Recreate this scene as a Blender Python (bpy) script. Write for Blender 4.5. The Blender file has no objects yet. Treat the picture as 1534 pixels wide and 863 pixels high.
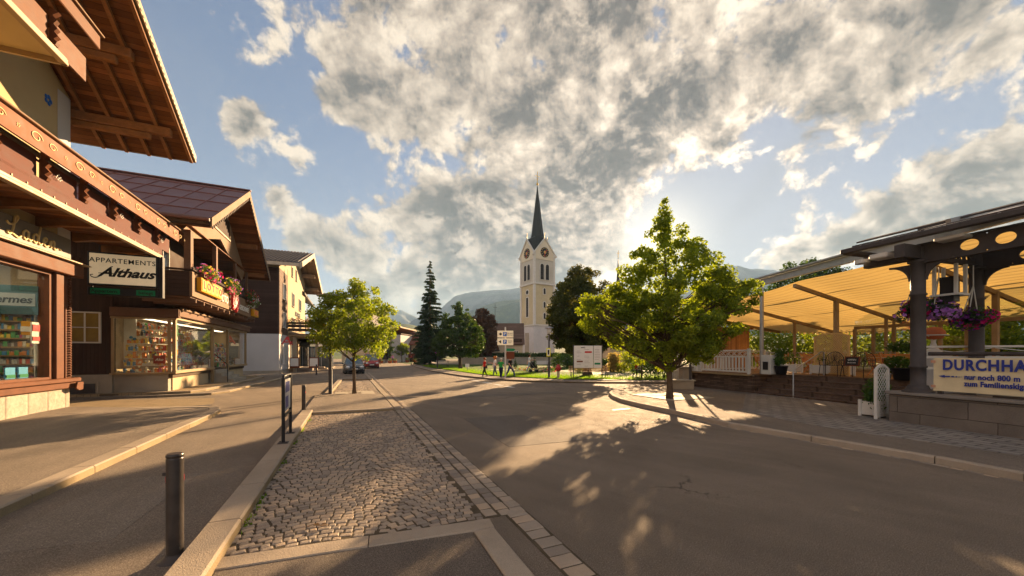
import bpy, math, random
import numpy as np
from mathutils import Vector, Matrix, Euler, noise
R = math.radians
random.seed(7); rng = np.random.default_rng(7)
SC = bpy.context.scene; COL = SC.collection
# ---------------------------------------------------------------- camera
FPX, EYE, HOR = 554.0, 1.9, 530.0        # focal length in photo pixels, eye height, horizon row
cd = bpy.data.cameras.new('camera'); cam = bpy.data.objects.new('camera', cd); COL.objects.link(cam)
cam.location = (0, 0, EYE); cam.rotation_euler = (R(90), 0, 0)
cd.sensor_width = 36; cd.lens = FPX/1534*36; cd.shift_y = (HOR-431.5)/1534
cd.clip_start = .05; cd.clip_end = 20000
SC.camera = cam
# ---------------------------------------------------------------- sun and sky
SUN_AZ, SUN_EL = R(21.3), R(15.2)
sd = Vector((math.sin(SUN_AZ)*math.cos(SUN_EL), math.cos(SUN_AZ)*math.cos(SUN_EL), math.sin(SUN_EL)))
sl = bpy.data.lights.new('sun', 'SUN'); sun = bpy.data.objects.new('sun', sl); COL.objects.link(sun)
sl.energy = 3.7; sl.angle = R(.55); sl.color = (1.0, .67, .36)
sun.rotation_euler = (-sd).to_track_quat('-Z', 'Y').to_euler()
SC.view_settings.view_transform = 'Standard'; SC.view_settings.look = 'None'
SC.view_settings.exposure = 3.0; SC.view_settings.gamma = 1
W = bpy.data.worlds.new('World'); SC.world = W; W.use_nodes = True
class NT:
    """small helper to write node trees"""
    def __init__(s, nt): s.t = nt; nt.nodes.clear()
    def n(s, kind, **kw):
        nd = s.t.nodes.new(kind)
        for k, v in kw.items():
            if k.startswith('i_'):
                key = k[2:]; key = int(key) if key.isdigit() else key
                s.set(nd.inputs[key], v)
            else: setattr(nd, k, v)
        return nd
    def set(s, inp, v):
        if isinstance(v, bpy.types.NodeSocket): s.t.links.new(v, inp)
        elif isinstance(v, bpy.types.Node): s.t.links.new(v.outputs[0], inp)
        else: inp.default_value = v
    def m(s, op, a, b=0.0, c=0.0, clamp=False):
        nd = s.t.nodes.new('ShaderNodeMath'); nd.operation = op; nd.use_clamp = clamp
        s.set(nd.inputs[0], a); s.set(nd.inputs[1], b)
        if op in ('MULTIPLY_ADD',): s.set(nd.inputs[2], c)
        return nd.outputs[0]
    def v(s, op, a, b=(0, 0, 0)):
        nd = s.t.nodes.new('ShaderNodeVectorMath'); nd.operation = op
        s.set(nd.inputs[0], a); s.set(nd.inputs[1], b)
        return nd.outputs['Value'] if op in ('DOT_PRODUCT', 'LENGTH', 'DISTANCE') else nd.outputs[0]
    def mix(s, f, a, b, blend='MIX'):
        nd = s.t.nodes.new('ShaderNodeMix'); nd.data_type = 'RGBA'; nd.blend_type = blend
        s.set(nd.inputs[0], f); s.set(nd.inputs[6], a); s.set(nd.inputs[7], b)
        return nd.outputs[2]
    def ramp(s, f, stops, interp='LINEAR'):
        nd = s.t.nodes.new('ShaderNodeValToRGB'); e = nd.color_ramp.elements; nd.color_ramp.interpolation = interp
        while len(e) < len(stops): e.new(.5)
        for i, (p, c) in enumerate(stops):
            e[i].position = p; e[i].color = (c, c, c, 1) if isinstance(c, (int, float)) else tuple(c)+(1,)
        s.set(nd.inputs[0], f); return nd.outputs[0]
    def ss(s, x, a, b):
        nd = s.t.nodes.new('ShaderNodeMapRange'); nd.interpolation_type = 'SMOOTHSTEP'
        s.set(nd.inputs[0], x); nd.inputs[1].default_value = a; nd.inputs[2].default_value = b
        return nd.outputs[0]
    def noise(s, vec, scale, detail=6, rough=.55, dist=0.0, out=0):
        nd = s.t.nodes.new('ShaderNodeTexNoise'); s.set(nd.inputs['Vector'], vec)
        nd.inputs['Scale'].default_value = scale; nd.inputs['Detail'].default_value = detail
        nd.inputs['Roughness'].default_value = rough; nd.inputs['Distortion'].default_value = dist
        return nd.outputs[out]
def c4(c): return (c[0], c[1], c[2], 1)
def pdir(px, py):
    v = Vector(((px-767)/FPX, 1, (HOR-py)/FPX)); v.normalize(); return tuple(v)
def build_world():
    t = NT(W.node_tree)
    d = t.n('ShaderNodeTexCoord').outputs['Generated']
    d = t.v('NORMALIZE', d)
    sep = t.n('ShaderNodeSeparateXYZ', i_0=d); z = sep.outputs[2]
    sky = t.n('ShaderNodeTexSky', sky_type='NISHITA', sun_disc=False, sun_elevation=SUN_EL, sun_rotation=SUN_AZ,
              altitude=800, air_density=1.0, dust_density=2.2, ozone_density=2.5)
    # plane coordinates of a cloud deck (curved down so the horizon stays finite)
    zz = t.m('ADD', t.m('MAXIMUM', z, 0.0), .48)
    P = t.n('ShaderNodeCombineXYZ', i_0=t.m('DIVIDE', sep.outputs[0], zz), i_1=t.m('DIVIDE', sep.outputs[1], zz), i_2=0.3).outputs[0]
    def field(P_, d_):
        a = t.noise(P_, 3.3, 10, .60, .25); b = t.noise(d_, 8.5, 10, .64, .2)
        return t.m('ADD', t.m('MULTIPLY', a, .50), t.m('MULTIPLY', b, .50))
    f1 = field(P, d)
    f2 = field(t.v('ADD', P, (sd.x*.06, sd.y*.06, 0)), t.v('ADD', d, (sd.x*.022, sd.y*.0, .018)))
    f3 = field(t.v('ADD', P, (sd.x*.022, sd.y*.022, 0)), t.v('ADD', d, (sd.x*.008, 0, .006)))
    cover = None
    # (px, py, sharpness, weight): where the cloud deck is thick or torn open
    blobs = [(720, 140, 7, .075), (840, 320, 30, .09), (950, 180, 26, .05), (640, 330, 60, .06), (540, 40, 30, .07), (900, 40, 14, .05), (700, 420, 50, .07),
             (1150, 140, 34, .13), (1270, 20, 34, .12), (1230, 95, 120, .08), (1370, 40, 160, .08), (368, 180, 700, .30), (335, 235, 900, .14), (440, 240, 900, .18), (470, 390, 200, .13), (405, 295, 900, .20), (455, 330, 900, .14), (560, 420, 120, .08), (500, 110, 120, .10), (430, 20, 200, .10), (1450, 60, 160, .07), (1534, 60, 200, .08), (330, 20, 500, .09), (440, 160, 700, .07),
             (1450, 300, 90, .13), (1250, 380, 160, .13), (1370, 335, 160, .14), (1150, 405, 300, .13), (1534, 275, 90, .12), (1320, 190, 300, .05), (750, 370, 90, .05),
             (250, 60, 16, -.24), (440, 140, 90, -.05), (300, 330, 40, -.05), (1300, 260, 22, -.15), (1480, 100, 12, -.12), (1120, 300, 60, -.10), (990, 60, 400, -.06),
             (760, 60, 700, -.06), (560, 250, 160, -.04), (1040, 345, 130, -.14), (480, 300, 120, -.02), (860, 120, 900, -.06), (700, 190, 1500, -.09), (820, 215, 2500, -.07)]
    for px, py, k, w in blobs:
        g = t.m('EXPONENT', t.m('MULTIPLY', t.m('SUBTRACT', t.v('DOT_PRODUCT', d, pdir(px, py)), 1.0), float(k)))
        cover = t.m('MULTIPLY', g, w) if cover is None else t.m('MULTIPLY_ADD', g, w, cover)
    dens = t.m('ADD', t.m('MULTIPLY_ADD', f1, 1.45, -.225), cover)
    mask = t.ss(dens, .500, .580)
    big = t.m('MULTIPLY', t.m('SUBTRACT', f1, f2), 5.0); small = t.m('MULTIPLY', t.m('SUBTRACT', f1, f3), 4.5)
    lit = t.m('ADD', t.m('ADD', big, small), .50, clamp=True)
    thick = t.ss(dens, .56, .74)
    sdot = t.v('DOT_PRODUCT', d, tuple(sd))
    glow = t.m('EXPONENT', t.m('MULTIPLY', t.m('SUBTRACT', sdot, 1.0), 16.0))
    glow2 = t.m('EXPONENT', t.m('MULTIPLY', t.m('SUBTRACT', sdot, 1.0), 260.0))
    lit2 = t.m('MULTIPLY_ADD', t.m('SUBTRACT', 1.0, thick), .36, t.m('MULTIPLY', lit, .72), clamp=True)
    ccol = t.ramp(lit2, [(0, CL_C[0]), (.32, CL_C[1]), (.62, CL_C[2]), (.95, CL_C[3])])
    gb = t.m('ADD', .85, t.m('MULTIPLY', glow, t.m('MULTIPLY_ADD', t.m('POWER', lit2, 1.5), 1.3, .05)))
    ccol = t.mix(1.0, ccol, t.n('ShaderNodeCombineXYZ', i_0=gb, i_1=gb, i_2=gb).outputs[0], 'MULTIPLY')
    skc = t.mix(1.0, sky.outputs[0], SKY_TINT, 'MULTIPLY')
    # cap the glare round the sun so the sky keeps its tone
    skc = t.v('DIVIDE', skc, t.v('ADD', t.v('MULTIPLY', skc, (.42, .40, .36)), (1, 1, 1)))
    veil = t.m('MULTIPLY', t.ss(t.noise(t.v('MULTIPLY', P, (1.0, .35, 1)), 2.6, 6, .6, .8), .40, .8), .22)
    veil = t.m('ADD', veil, t.m('MULTIPLY', glow, .30), clamp=True)
    skc = t.mix(veil, skc, CL_V)
    col = t.mix(mask, skc, ccol)
    col = t.mix(t.m('MULTIPLY', glow2, .9, clamp=True), col, (5.0, 4.5, 3.7, 1))
    # unseen sky opposite the sun, brightened and warmed as added fill for shaded ground
    bk = t.ss(t.m('MULTIPLY', sdot, -1.0), -.1, .75); col = t.v('MULTIPLY', col, t.n('ShaderNodeCombineXYZ', i_0=t.m('MULTIPLY_ADD', bk, BACK_FILL*1.1, 1.0), i_1=t.m('MULTIPLY_ADD', bk, BACK_FILL*.82, 1.0), i_2=t.m('MULTIPLY_ADD', bk, BACK_FILL*.55, 1.0)).outputs[0])
    low = t.m('SUBTRACT', 1.0, t.ss(z, .0, .22))
    col = t.mix(t.m('MULTIPLY', low, .26), col, (1.9, 1.75, 1.6, 1))
    col = t.mix(1.0, col, (SKY_K, SKY_K, SKY_K, 1), 'MULTIPLY')
    bg = t.n('ShaderNodeBackground', i_0=col, i_1=SKY_STR)
    t.n('ShaderNodeOutputWorld', i_0=bg)
BACK_FILL = 3.0
CL_C = [(.23, .205, .21), (.50, .42, .385), (1.85, 1.48, 1.14), (3.4, 2.82, 2.15)]; CL_V = (1.15, 1.15, 1.18, 1)
SKY_TINT = (.44, .47, .64, 1); SKY_STR = .05; SKY_K = .86
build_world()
# ---------------------------------------------------------------- frames: places measured on the photo become points on the ground
class Fr:
    def __init__(s, o, vpx):
        a = math.atan2(vpx-767, FPX); s.th = -a; s.D = (math.sin(a), math.cos(a)); s.N = (math.cos(a), -math.sin(a)); s.o = o
    def w(s, b, a, z=0): return (s.o[0]+a*s.D[0]+b*s.N[0], s.o[1]+a*s.D[1]+b*s.N[1], z)
    def loc(s, X, Y):
        X -= s.o[0]; Y -= s.o[1]; return X*s.N[0]+Y*s.N[1], X*s.D[0]+Y*s.D[1]
def G(px, py, z=0.0):
    Y = (EYE-z)*FPX/(py-HOR); return ((px-767)/FPX*Y, Y, z)
def P3(px, py, Y): return ((px-767)/FPX*Y, Y, EYE+(HOR-py)/FPX*Y)
ST = Fr((0, 0), 521)          # the street: x = across to the right, y = along, away
TR = Fr((0, 0), 596)          # terrace and pavilion on the right
AP = Fr((-21.6, 34.3), 545)   # pharmacy block
# ---------------------------------------------------------------- materials
MATS = {}
def mat(name, col, rough=.75, var=.18, scale=3.0, bump=.0, bscale=60., metal=0., spec=None, fine=.0, fscale=200., stain=0., extra=None, emit=None):
    if name in MATS: return MATS[name]
    m = bpy.data.materials.new(name); m.use_nodes = True; t = NT(m.node_tree)
    co = t.n('ShaderNodeTexCoord').outputs['Object']
    base = c4(col)
    n1 = t.noise(co, scale, 5, .6)
    c = t.mix(1.0, base, t.ramp(n1, [(.3, 1-var), (.7, 1+var*.6)]), 'MULTIPLY')
    if fine:
        n2 = t.noise(co, fscale, 2, .7)
        c = t.mix(1.0, c, t.ramp(n2, [(.3, 1-fine), (.7, 1+fine)]), 'MULTIPLY')
    if stain:
        n3 = t.ss(t.noise(t.v('MULTIPLY', co, (1, 1, .25)), scale*.8, 6, .65, .6), .52, .72)
        c = t.mix(t.m('MULTIPLY', n3, stain), c, c4([x*.45 for x in col]))
    if extra: c = extra(t, co, c)
    if spec is None: spec = .10 if rough > .5 else .3
    b = t.n('ShaderNodeBsdfPrincipled'); t.set(b.inputs['Base Color'], c)
    b.inputs['Metallic'].default_value = metal; b.inputs['Specular IOR Level'].default_value = spec
    t.set(b.inputs['Roughness'], t.ramp(n1, [(.3, max(.02, rough-.08)), (.7, min(1, rough+.08))]))
    if bump:
        bp = t.n('ShaderNodeBump', i_Strength=bump, i_Distance=.02)
        h = t.noise(co, bscale, 4, .6)
        if hasattr(t, 'h'): h = t.m('ADD', t.m('MULTIPLY', h, .5), t.h)
        t.set(bp.inputs['Height'], h); t.set(b.inputs['Normal'], bp.outputs[0])
    if emit: b.inputs['Emission Color'].default_value = c4(emit[0]); b.inputs['Emission Strength'].default_value = emit[1]
    t.n('ShaderNodeOutputMaterial', i_0=b)
    MATS[name] = m; return m
def planks(axis, w, dark=.45, grain=(1, 1, 1), tone=.3):
    """boards: thin dark joints every w metres along an axis, each board its own tone"""
    def f(t, co, c):
        sp = t.n('ShaderNodeSeparateXYZ', i_0=co); x = t.m('DIVIDE', sp.outputs[axis], w)
        fr = t.m('FRACT', x); idx = t.m('FLOOR', x)
        wn = t.n('ShaderNodeTexWhiteNoise', noise_dimensions='1D'); t.set(wn.inputs['W'], idx)
        tone_ = t.ramp(wn.outputs[0], [(0, 1-tone), (1, 1+tone)])
        c = t.mix(1.0, c, tone_, 'MULTIPLY')
        g = t.noise(t.v('MULTIPLY', co, grain), 9, 5, .65, 1.2)
        c = t.mix(1.0, c, t.ramp(g, [(.3, .72), (.7, 1.22)]), 'MULTIPLY')
        j = t.m('MINIMUM', fr, t.m('SUBTRACT', 1.0, fr))
        jj = t.m('SUBTRACT', 1.0, t.ss(j, .01, .055))
        t.h = t.m('MULTIPLY', t.ss(j, .0, .1), 2.0)
        return t.mix(t.m('MULTIPLY', jj, 1-dark), c, (.012, .008, .006, 1))
    return f
def bricks(w, h, mortar, mcol, plane='xz', off=.5, tone=.25, rot=0):
    def f(t, co, c):
        sp = t.n('ShaderNodeSeparateXYZ', i_0=co); I = {'x': 0, 'y': 1, 'z': 2}
        v = t.n('ShaderNodeCombineXYZ', i_0=sp.outputs[I[plane[0]]], i_1=sp.outputs[I[plane[1]]]).outputs[0]
        if rot: 
            mp = t.n('ShaderNodeMapping'); t.set(mp.inputs[0], v); mp.inputs['Rotation'].default_value = (0, 0, rot); v = mp.outputs[0]
        v = t.v('ADD', v, t.v('MULTIPLY', t.noise(co, 6, 2, .5, 0, 1), (.02, .02, 0)))
        b = t.n('ShaderNodeTexBrick', offset=off); t.set(b.inputs['Vector'], v)
        b.inputs['Color1'].default_value = (1-tone,)*3+(1,); b.inputs['Color2'].default_value = (1+tone,)*3+(1,)
        b.inputs['Mortar'].default_value = (1, 1, 1, 1); b.inputs['Scale'].default_value = 1
        b.inputs['Mortar Size'].default_value = mortar; b.inputs['Mortar Smooth'].default_value = .2
        b.inputs['Brick Width'].default_value = w; b.inputs['Row Height'].default_value = h
        c = t.mix(1.0, c, b.outputs[0], 'MULTIPLY')
        t.h = t.m('MULTIPLY', t.m('SUBTRACT', 1.0, b.outputs[1]), 2.5)
        return t.mix(t.m('MULTIPLY', b.outputs[1], .85), c, c4(mcol))
    return f
def glass(name, tint=(.8, .85, .85), alpha=.75, rough=.02):
    """window pane: mirror-like at grazing angles, lets the inside show through"""
    m = bpy.data.materials.new(name); m.use_nodes = True; t = NT(m.node_tree)
    gb_ = t.n('ShaderNodeNewGeometry'); fr = t.n('ShaderNodeFresnel', i_IOR=t.m('MULTIPLY_ADD', gb_.outputs['Backfacing'], 1/1.52-1.52, 1.52)).outputs[0]
    tr = t.n('ShaderNodeBsdfTransparent', i_0=c4(tint)); gl = t.n('ShaderNodeBsdfGlossy', i_0=(.9, .93, .95, 1)); gl.inputs['Roughness'].default_value = rough
    co = t.n('ShaderNodeTexCoord').outputs['Object']
    bp = t.n('ShaderNodeBump', i_Strength=.03, i_Distance=.02); t.set(bp.inputs['Height'], t.noise(co, 2.5, 2)); t.set(gl.inputs['Normal'], bp.outputs[0])
    mx = t.n('ShaderNodeMixShader'); t.set(mx.inputs[0], t.m('MULTIPLY_ADD', fr, 1.15, 1-alpha, clamp=True)); t.set(mx.inputs[1], tr); t.set(mx.inputs[2], gl)
    t.n('ShaderNodeOutputMaterial', i_0=mx); return m
def leafmat(name, c1, c2, trans=.45, tcol=None):
    m = bpy.data.materials.new(name); m.use_nodes = True; t = NT(m.node_tree)
    g = t.n('ShaderNodeNewGeometry'); co = t.n('ShaderNodeTexCoord').outputs['Object']
    c = t.mix(g.outputs['Random Per Island'], c4(c1), c4(c2))
    c = t.mix(1.0, c, t.ramp(t.noise(co, 1.3, 3), [(.3, .75), (.7, 1.25)]), 'MULTIPLY')
    p = t.n('ShaderNodeBsdfPrincipled'); t.set(p.inputs['Base Color'], c); p.inputs['Roughness'].default_value = .55; p.inputs['Specular IOR Level'].default_value = .3
    tl = t.n('ShaderNodeBsdfTranslucent'); tc = tcol or (2.6, 2.5, .7)
    t.set(tl.inputs[0], t.mix(1.0, c, c4(tc), 'MULTIPLY'))
    mx = t.n('ShaderNodeMixShader', i_0=trans, i_1=p, i_2=tl); t.n('ShaderNodeOutputMaterial', i_0=mx); return m
# ---------------------------------------------------------------- mesh building
def tag(o, label=None, cat=None, group=None, kind=None):
    if label: o['label'] = label
    if cat: o['category'] = cat
    if group: o['group'] = group
    if kind: o['kind'] = kind
    return o
def thing(name, label, cat, loc=(0, 0, 0), rz=0, group=None, fr=None):
    o = bpy.data.objects.new(name, None); COL.objects.link(o); o.empty_display_size = .2
    if fr: loc = fr.w(loc[0], loc[1], loc[2]); rz = rz+fr.th
    o.location = loc; o.rotation_euler = (0, 0, rz); return tag(o, label, cat, group)
def setting(o): o['kind'] = 'structure'; return o
class MB:
    def __init__(s): s.v = []; s.f = []; s.cuts = []; s.fm = []; s.mats = []; s.sm = []; s.cur = 0; s.smooth = False; s.M = None
    def mt(s, m):
        if m not in s.mats: s.mats.append(m)
        s.cur = s.mats.index(m); return s
    def add(s, vs, fs, smooth=None):
        o = len(s.v); s.cuts.append((o, len(s.f)))
        if s.M is not None: vs = [s.M @ Vector(v) for v in vs]
        s.v += [tuple(v) for v in vs]; s.f += [tuple(i+o for i in f) for f in fs]
        s.fm += [s.cur]*len(fs); s.sm += [s.smooth if smooth is None else smooth]*len(fs); return s
    def box(s, x0, x1, y0, y1, z0, z1, bev=0):
        if x1 < x0: x0, x1 = x1, x0
        if y1 < y0: y0, y1 = y1, y0
        if z1 < z0: z0, z1 = z1, z0
        if bev:
            b = min(bev, (x1-x0)*.45, (y1-y0)*.45, (z1-z0)*.45); vs = []
            # chamfered box: three rectangles per axis hull
            for sx in (0, 1):
                for sy in (0, 1):
                    for sz in (0, 1):
                        X, Y, Z = (x0, x1)[sx], (y0, y1)[sy], (z0, z1)[sz]; dx, dy, dz = (b, -b)[sx], (b, -b)[sy], (b, -b)[sz]
                        vs += [(X, Y+dy, Z+dz), (X+dx, Y, Z+dz), (X+dx, Y+dy, Z)]
            def i(a, b_, c, k): return (a*4+b_*2+c)*3+k
            fs = [(i(0,0,0,0), i(0,0,1,0), i(0,1,1,0), i(0,1,0,0)), (i(1,0,0,0), i(1,1,0,0), i(1,1,1,0), i(1,0,1,0)),
                  (i(0,0,0,1), i(1,0,0,1), i(1,0,1,1), i(0,0,1,1)), (i(0,1,0,1), i(0,1,1,1), i(1,1,1,1), i(1,1,0,1)),
                  (i(0,0,0,2), i(0,1,0,2), i(1,1,0,2), i(1,0,0,2)), (i(0,0,1,2), i(1,0,1,2), i(1,1,1,2), i(0,1,1,2))]
            for a in (0, 1):
                for c in (0, 1):
                    fs.append((i(a,c,0,0), i(a,c,1,0), i(a,c,1,1), i(a,c,0,1)))
                    fs.append((i(a,0,c,0), i(a,0,c,2), i(a,1,c,2), i(a,1,c,0)))
                    fs.append((i(0,a,c,1), i(1,a,c,1), i(1,a,c,2), i(0,a,c,2)))
                    for e in (0, 1): fs.append((i(a,c,e,0), i(a,c,e,1), i(a,c,e,2)))
            return s.add(vs, fs)
        vs = [(x0,y0,z0),(x1,y0,z0),(x1,y1,z0),(x0,y1,z0),(x0,y0,z1),(x1,y0,z1),(x1,y1,z1),(x0,y1,z1)]
        return s.add(vs, [(0,3,2,1),(4,5,6,7),(0,1,5,4),(1,2,6,5),(2,3,7,6),(3,0,4,7)])
    def bar(s, p, q, w, h, up=(0, 0, 1)):
        """rectangular bar from p to q, w wide (sideways), h high (along up)"""
        p, q = Vector(p), Vector(q); d = (q-p).normalized(); u = Vector(up)
        if abs(d.dot(u)) > .99: u = Vector((0, 1, 0))
        sx = d.cross(u).normalized()*w/2; sy = sx.cross(d).normalized()*h/2
        vs = [p-sx-sy, p+sx-sy, p+sx+sy, p-sx+sy, q-sx-sy, q+sx-sy, q+sx+sy, q-sx+sy]
        return s.add(vs, [(0,1,2,3),(7,6,5,4),(0,4,5,1),(1,5,6,2),(2,6,7,3),(3,7,4,0)])
    def cyl(s, p, q, r0, r1=None, n=10, caps=True, smooth=True):
        r1 = r0 if r1 is None else r1; p, q = Vector(p), Vector(q); d = (q-p).normalized()
        u = d.orthogonal().normalized(); w = d.cross(u); vs = []
        for c, r in ((p, r0), (q, r1)):
            for k in range(n):
                a = 2*math.pi*k/n; vs.append(c+u*(r*math.cos(a))+w*(r*math.sin(a)))
        s.add(vs, [(k, (k+1) % n, n+(k+1) % n, n+k) for k in range(n)], smooth)
        if caps: s.add(vs[:n], [tuple(range(n-1, -1, -1))], False); s.add(vs[n:], [tuple(range(n))], False)
        return s
    def tube(s, pts, r, n=8, caps=True):
        pts = [Vector(p) for p in pts]; rs = r if isinstance(r, (list, tuple)) else [r]*len(pts)
        vs = []; u = None
        for i, p in enumerate(pts):
            d = (pts[min(i+1, len(pts)-1)]-pts[max(i-1, 0)]).normalized()
            if u is None: u = d.orthogonal().normalized()
            u = (u-d*u.dot(d)).normalized(); w = d.cross(u)
            for k in range(n):
                a = 2*math.pi*k/n; vs.append(p+u*(rs[i]*math.cos(a))+w*(rs[i]*math.sin(a)))
        fs = [(i*n+k, i*n+(k+1) % n, (i+1)*n+(k+1) % n, (i+1)*n+k) for i in range(len(pts)-1) for k in range(n)]
        s.add(vs, fs, True)
        if caps: s.add(vs[:n], [tuple(range(n-1, -1, -1))], False); s.add(vs[-n:], [tuple(range(n))], False)
        return s
    def lathe(s, prof, n=16, c=(0, 0, 0)):
        vs = [(c[0]+r*math.cos(2*math.pi*k/n), c[1]+r*math.sin(2*math.pi*k/n), c[2]+z) for r, z in prof for k in range(n)]
        fs = [(i*n+k, i*n+(k+1) % n, (i+1)*n+(k+1) % n, (i+1)*n+k) for i in range(len(prof)-1) for k in range(n)]
        s.add(vs, fs, True)
        s.add(vs[:n], [tuple(range(n-1, -1, -1))], False); s.add(vs[-n:], [tuple(range(n))], False); return s
    def prism(s, poly, z0, z1):
        """polygon (x,y) counter-clockwise, between two heights"""
        n = len(poly); vs = [(x, y, z0) for x, y in poly]+[(x, y, z1) for x, y in poly]
        return s.add(vs, [tuple(range(n-1, -1, -1)), tuple(range(n, 2*n))]+[(k, (k+1) % n, n+(k+1) % n, n+k) for k in range(n)])
    def ext(s, pts, vec):
        """flat 3D polygon pushed along vec into a solid"""
        n = len(pts); vec = Vector(vec); vs = [Vector(p) for p in pts]; vs += [v+vec for v in vs]
        return s.add(vs, [tuple(range(n-1, -1, -1)), tuple(range(n, 2*n))]+[(k, (k+1) % n, n+(k+1) % n, n+k) for k in range(n)])
    def face(s, pts): return s.add(pts, [tuple(range(len(pts)))])
    def ball(s, c, r, n=10, m=7, sq=(1, 1, 1), jit=0):
        vs = []; fs = []
        for i in range(m+1):
            th = math.pi*i/m
            for k in range(n):
                ph = 2*math.pi*k/n; j = 1+random.uniform(-jit, jit)
                vs.append((c[0]+r*sq[0]*j*math.sin(th)*math.cos(ph), c[1]+r*sq[1]*j*math.sin(th)*math.sin(ph), c[2]+r*sq[2]*j*math.cos(th)))
        for i in range(m):
            for k in range(n): fs.append((i*n+k, (i+1)*n+k, (i+1)*n+(k+1) % n, i*n+(k+1) % n))
        return s.add(vs, fs, True)
    def build(s, name, parent=None, label=None, loc=None, fr=None):
        me = bpy.data.meshes.new(name); me.from_pydata(s.v, [], s.f)
        for m in s.mats: me.materials.append(m)
        if len(s.mats): me.polygons.foreach_set('material_index', s.fm)
        me.polygons.foreach_set('use_smooth', s.sm); me.update()
        o = bpy.data.objects.new(name, me); COL.objects.link(o)
        if parent: o.parent = parent
        if fr: o.location = fr.w(0, 0, 0); o.rotation_euler = (0, 0, fr.th)
        if loc: o.location = loc
        if label: o['label'] = label
        return o
def build_each(b, name, parent):
    """one object for every solid collected in b"""
    c = b.cuts+[(len(b.v), len(b.f))]
    for (v0, f0), (v1, f1) in zip(c, c[1:]):
        k = MB(); k.v = b.v[v0:v1]; k.f = [tuple(i-v0 for i in f) for f in b.f[f0:f1]]; k.fm = b.fm[f0:f1]; k.sm = b.sm[f0:f1]; k.mats = b.mats; k.build(name, parent)
def npmesh(name, V, F, mats, parent=None, fm=None, smooth=False):
    """V (n,3) array, F (m,k) array"""
    me = bpy.data.meshes.new(name); k = F.shape[1]
    me.vertices.add(len(V)); me.vertices.foreach_set('co', V.astype(np.float32).ravel())
    me.loops.add(F.size); me.loops.foreach_set('vertex_index', F.astype(np.int32).ravel())
    me.polygons.add(len(F)); me.polygons.foreach_set('loop_start', np.arange(0, F.size, k, dtype=np.int32))
    for m in mats: me.materials.append(m)
    if fm is not None: me.polygons.foreach_set('material_index', fm.astype(np.int32))
    me.polygons.foreach_set('use_smooth', np.full(len(F), smooth))
    me.update(calc_edges=True); me.validate()
    o = bpy.data.objects.new(name, me); COL.objects.link(o)
    if parent: o.parent = parent
    return o
def kids(o): return [c for c in bpy.data.objects if c.parent == o]
def dup(src, loc, rz, label=None, group=None, fr=None, scale=None):
    r = src.copy(); COL.objects.link(r)
    if fr: loc = fr.w(*loc); rz += fr.th
    r.location = loc; r.rotation_euler = (0, 0, rz)
    if scale: r.scale = (scale,)*3
    if label: r['label'] = label
    if group: r['group'] = group
    def rec(a, b):
        for ch in KID(a):
            c = ch.copy(); COL.objects.link(c); c.parent = b; rec(ch, c)
    rec(src, r); return r
def KID(o): return list(o.children)
def text(s, size, m, parent, loc, rot, ext=.004, bold=0., shear=0., sx=1., align='CENTER', spacing=1., name='lettering', label=None):
    cu = bpy.data.curves.new('t', 'FONT'); cu.body = s; cu.size = size; cu.extrude = ext; cu.offset = bold; cu.shear = shear
    cu.align_x = align; cu.align_y = 'CENTER'; cu.space_character = spacing; cu.resolution_u = 4
    t = bpy.data.objects.new('t', cu); me = bpy.data.meshes.new_from_object(t); bpy.data.objects.remove(t)
    me.materials.clear(); me.materials.append(m)
    o = bpy.data.objects.new(name, me); COL.objects.link(o); o.parent = parent
    o.location = loc; o.rotation_euler = rot; o.scale = (sx, 1, 1)
    if label: o['label'] = label
    return o
FRONT = (R(90), 0, 0)            # lettering that faces -y
SIDE = (R(90), 0, R(90))         # lettering that faces +x
def window(parent, loc, face, w, h, nx=2, ny=1, fw=.06, fm=None, gm=None, sill=None, curtain=None, name='window', depth=.07):
    """window set on a wall: frame with glazing bars, pane as a sub-part. face: rotation about z, local front is -y"""
    fm = fm or M_['white']; gm = gm or M_['winglass']
    a = MB().mt(fm); a.box(-w/2, -w/2+fw, -depth, .02, 0, h, .008).box(w/2-fw, w/2, -depth, .02, 0, h, .008)
    a.box(-w/2+fw, w/2-fw, -depth, .02, 0, fw, .008).box(-w/2+fw, w/2-fw, -depth, .02, h-fw, h, .008)
    for i in range(1, nx):
        x = -w/2+w*i/nx; a.box(x-fw*.4, x+fw*.4, -depth*.8, .015, fw, h-fw, .006)
    for j in range(1, ny):
        z = h*j/ny; a.box(-w/2+fw, w/2-fw, -depth*.7, .01, z-fw*.28, z+fw*.28)
    o = a.build(name, parent); o.location = loc; o.rotation_euler = (0, 0, face)
    g = MB().mt(gm); g.box(-w/2+fw*.8, w/2-fw*.8, -depth*.35, -depth*.35+.012, fw*.8, h-fw*.8); g.build('pane', o)
    if sill:
        b = MB().mt(sill); b.box(-w/2-.06, w/2+.06, -depth-.08, .0, -.06, -.003, .01); b.build('sill', o)
    return o
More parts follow.
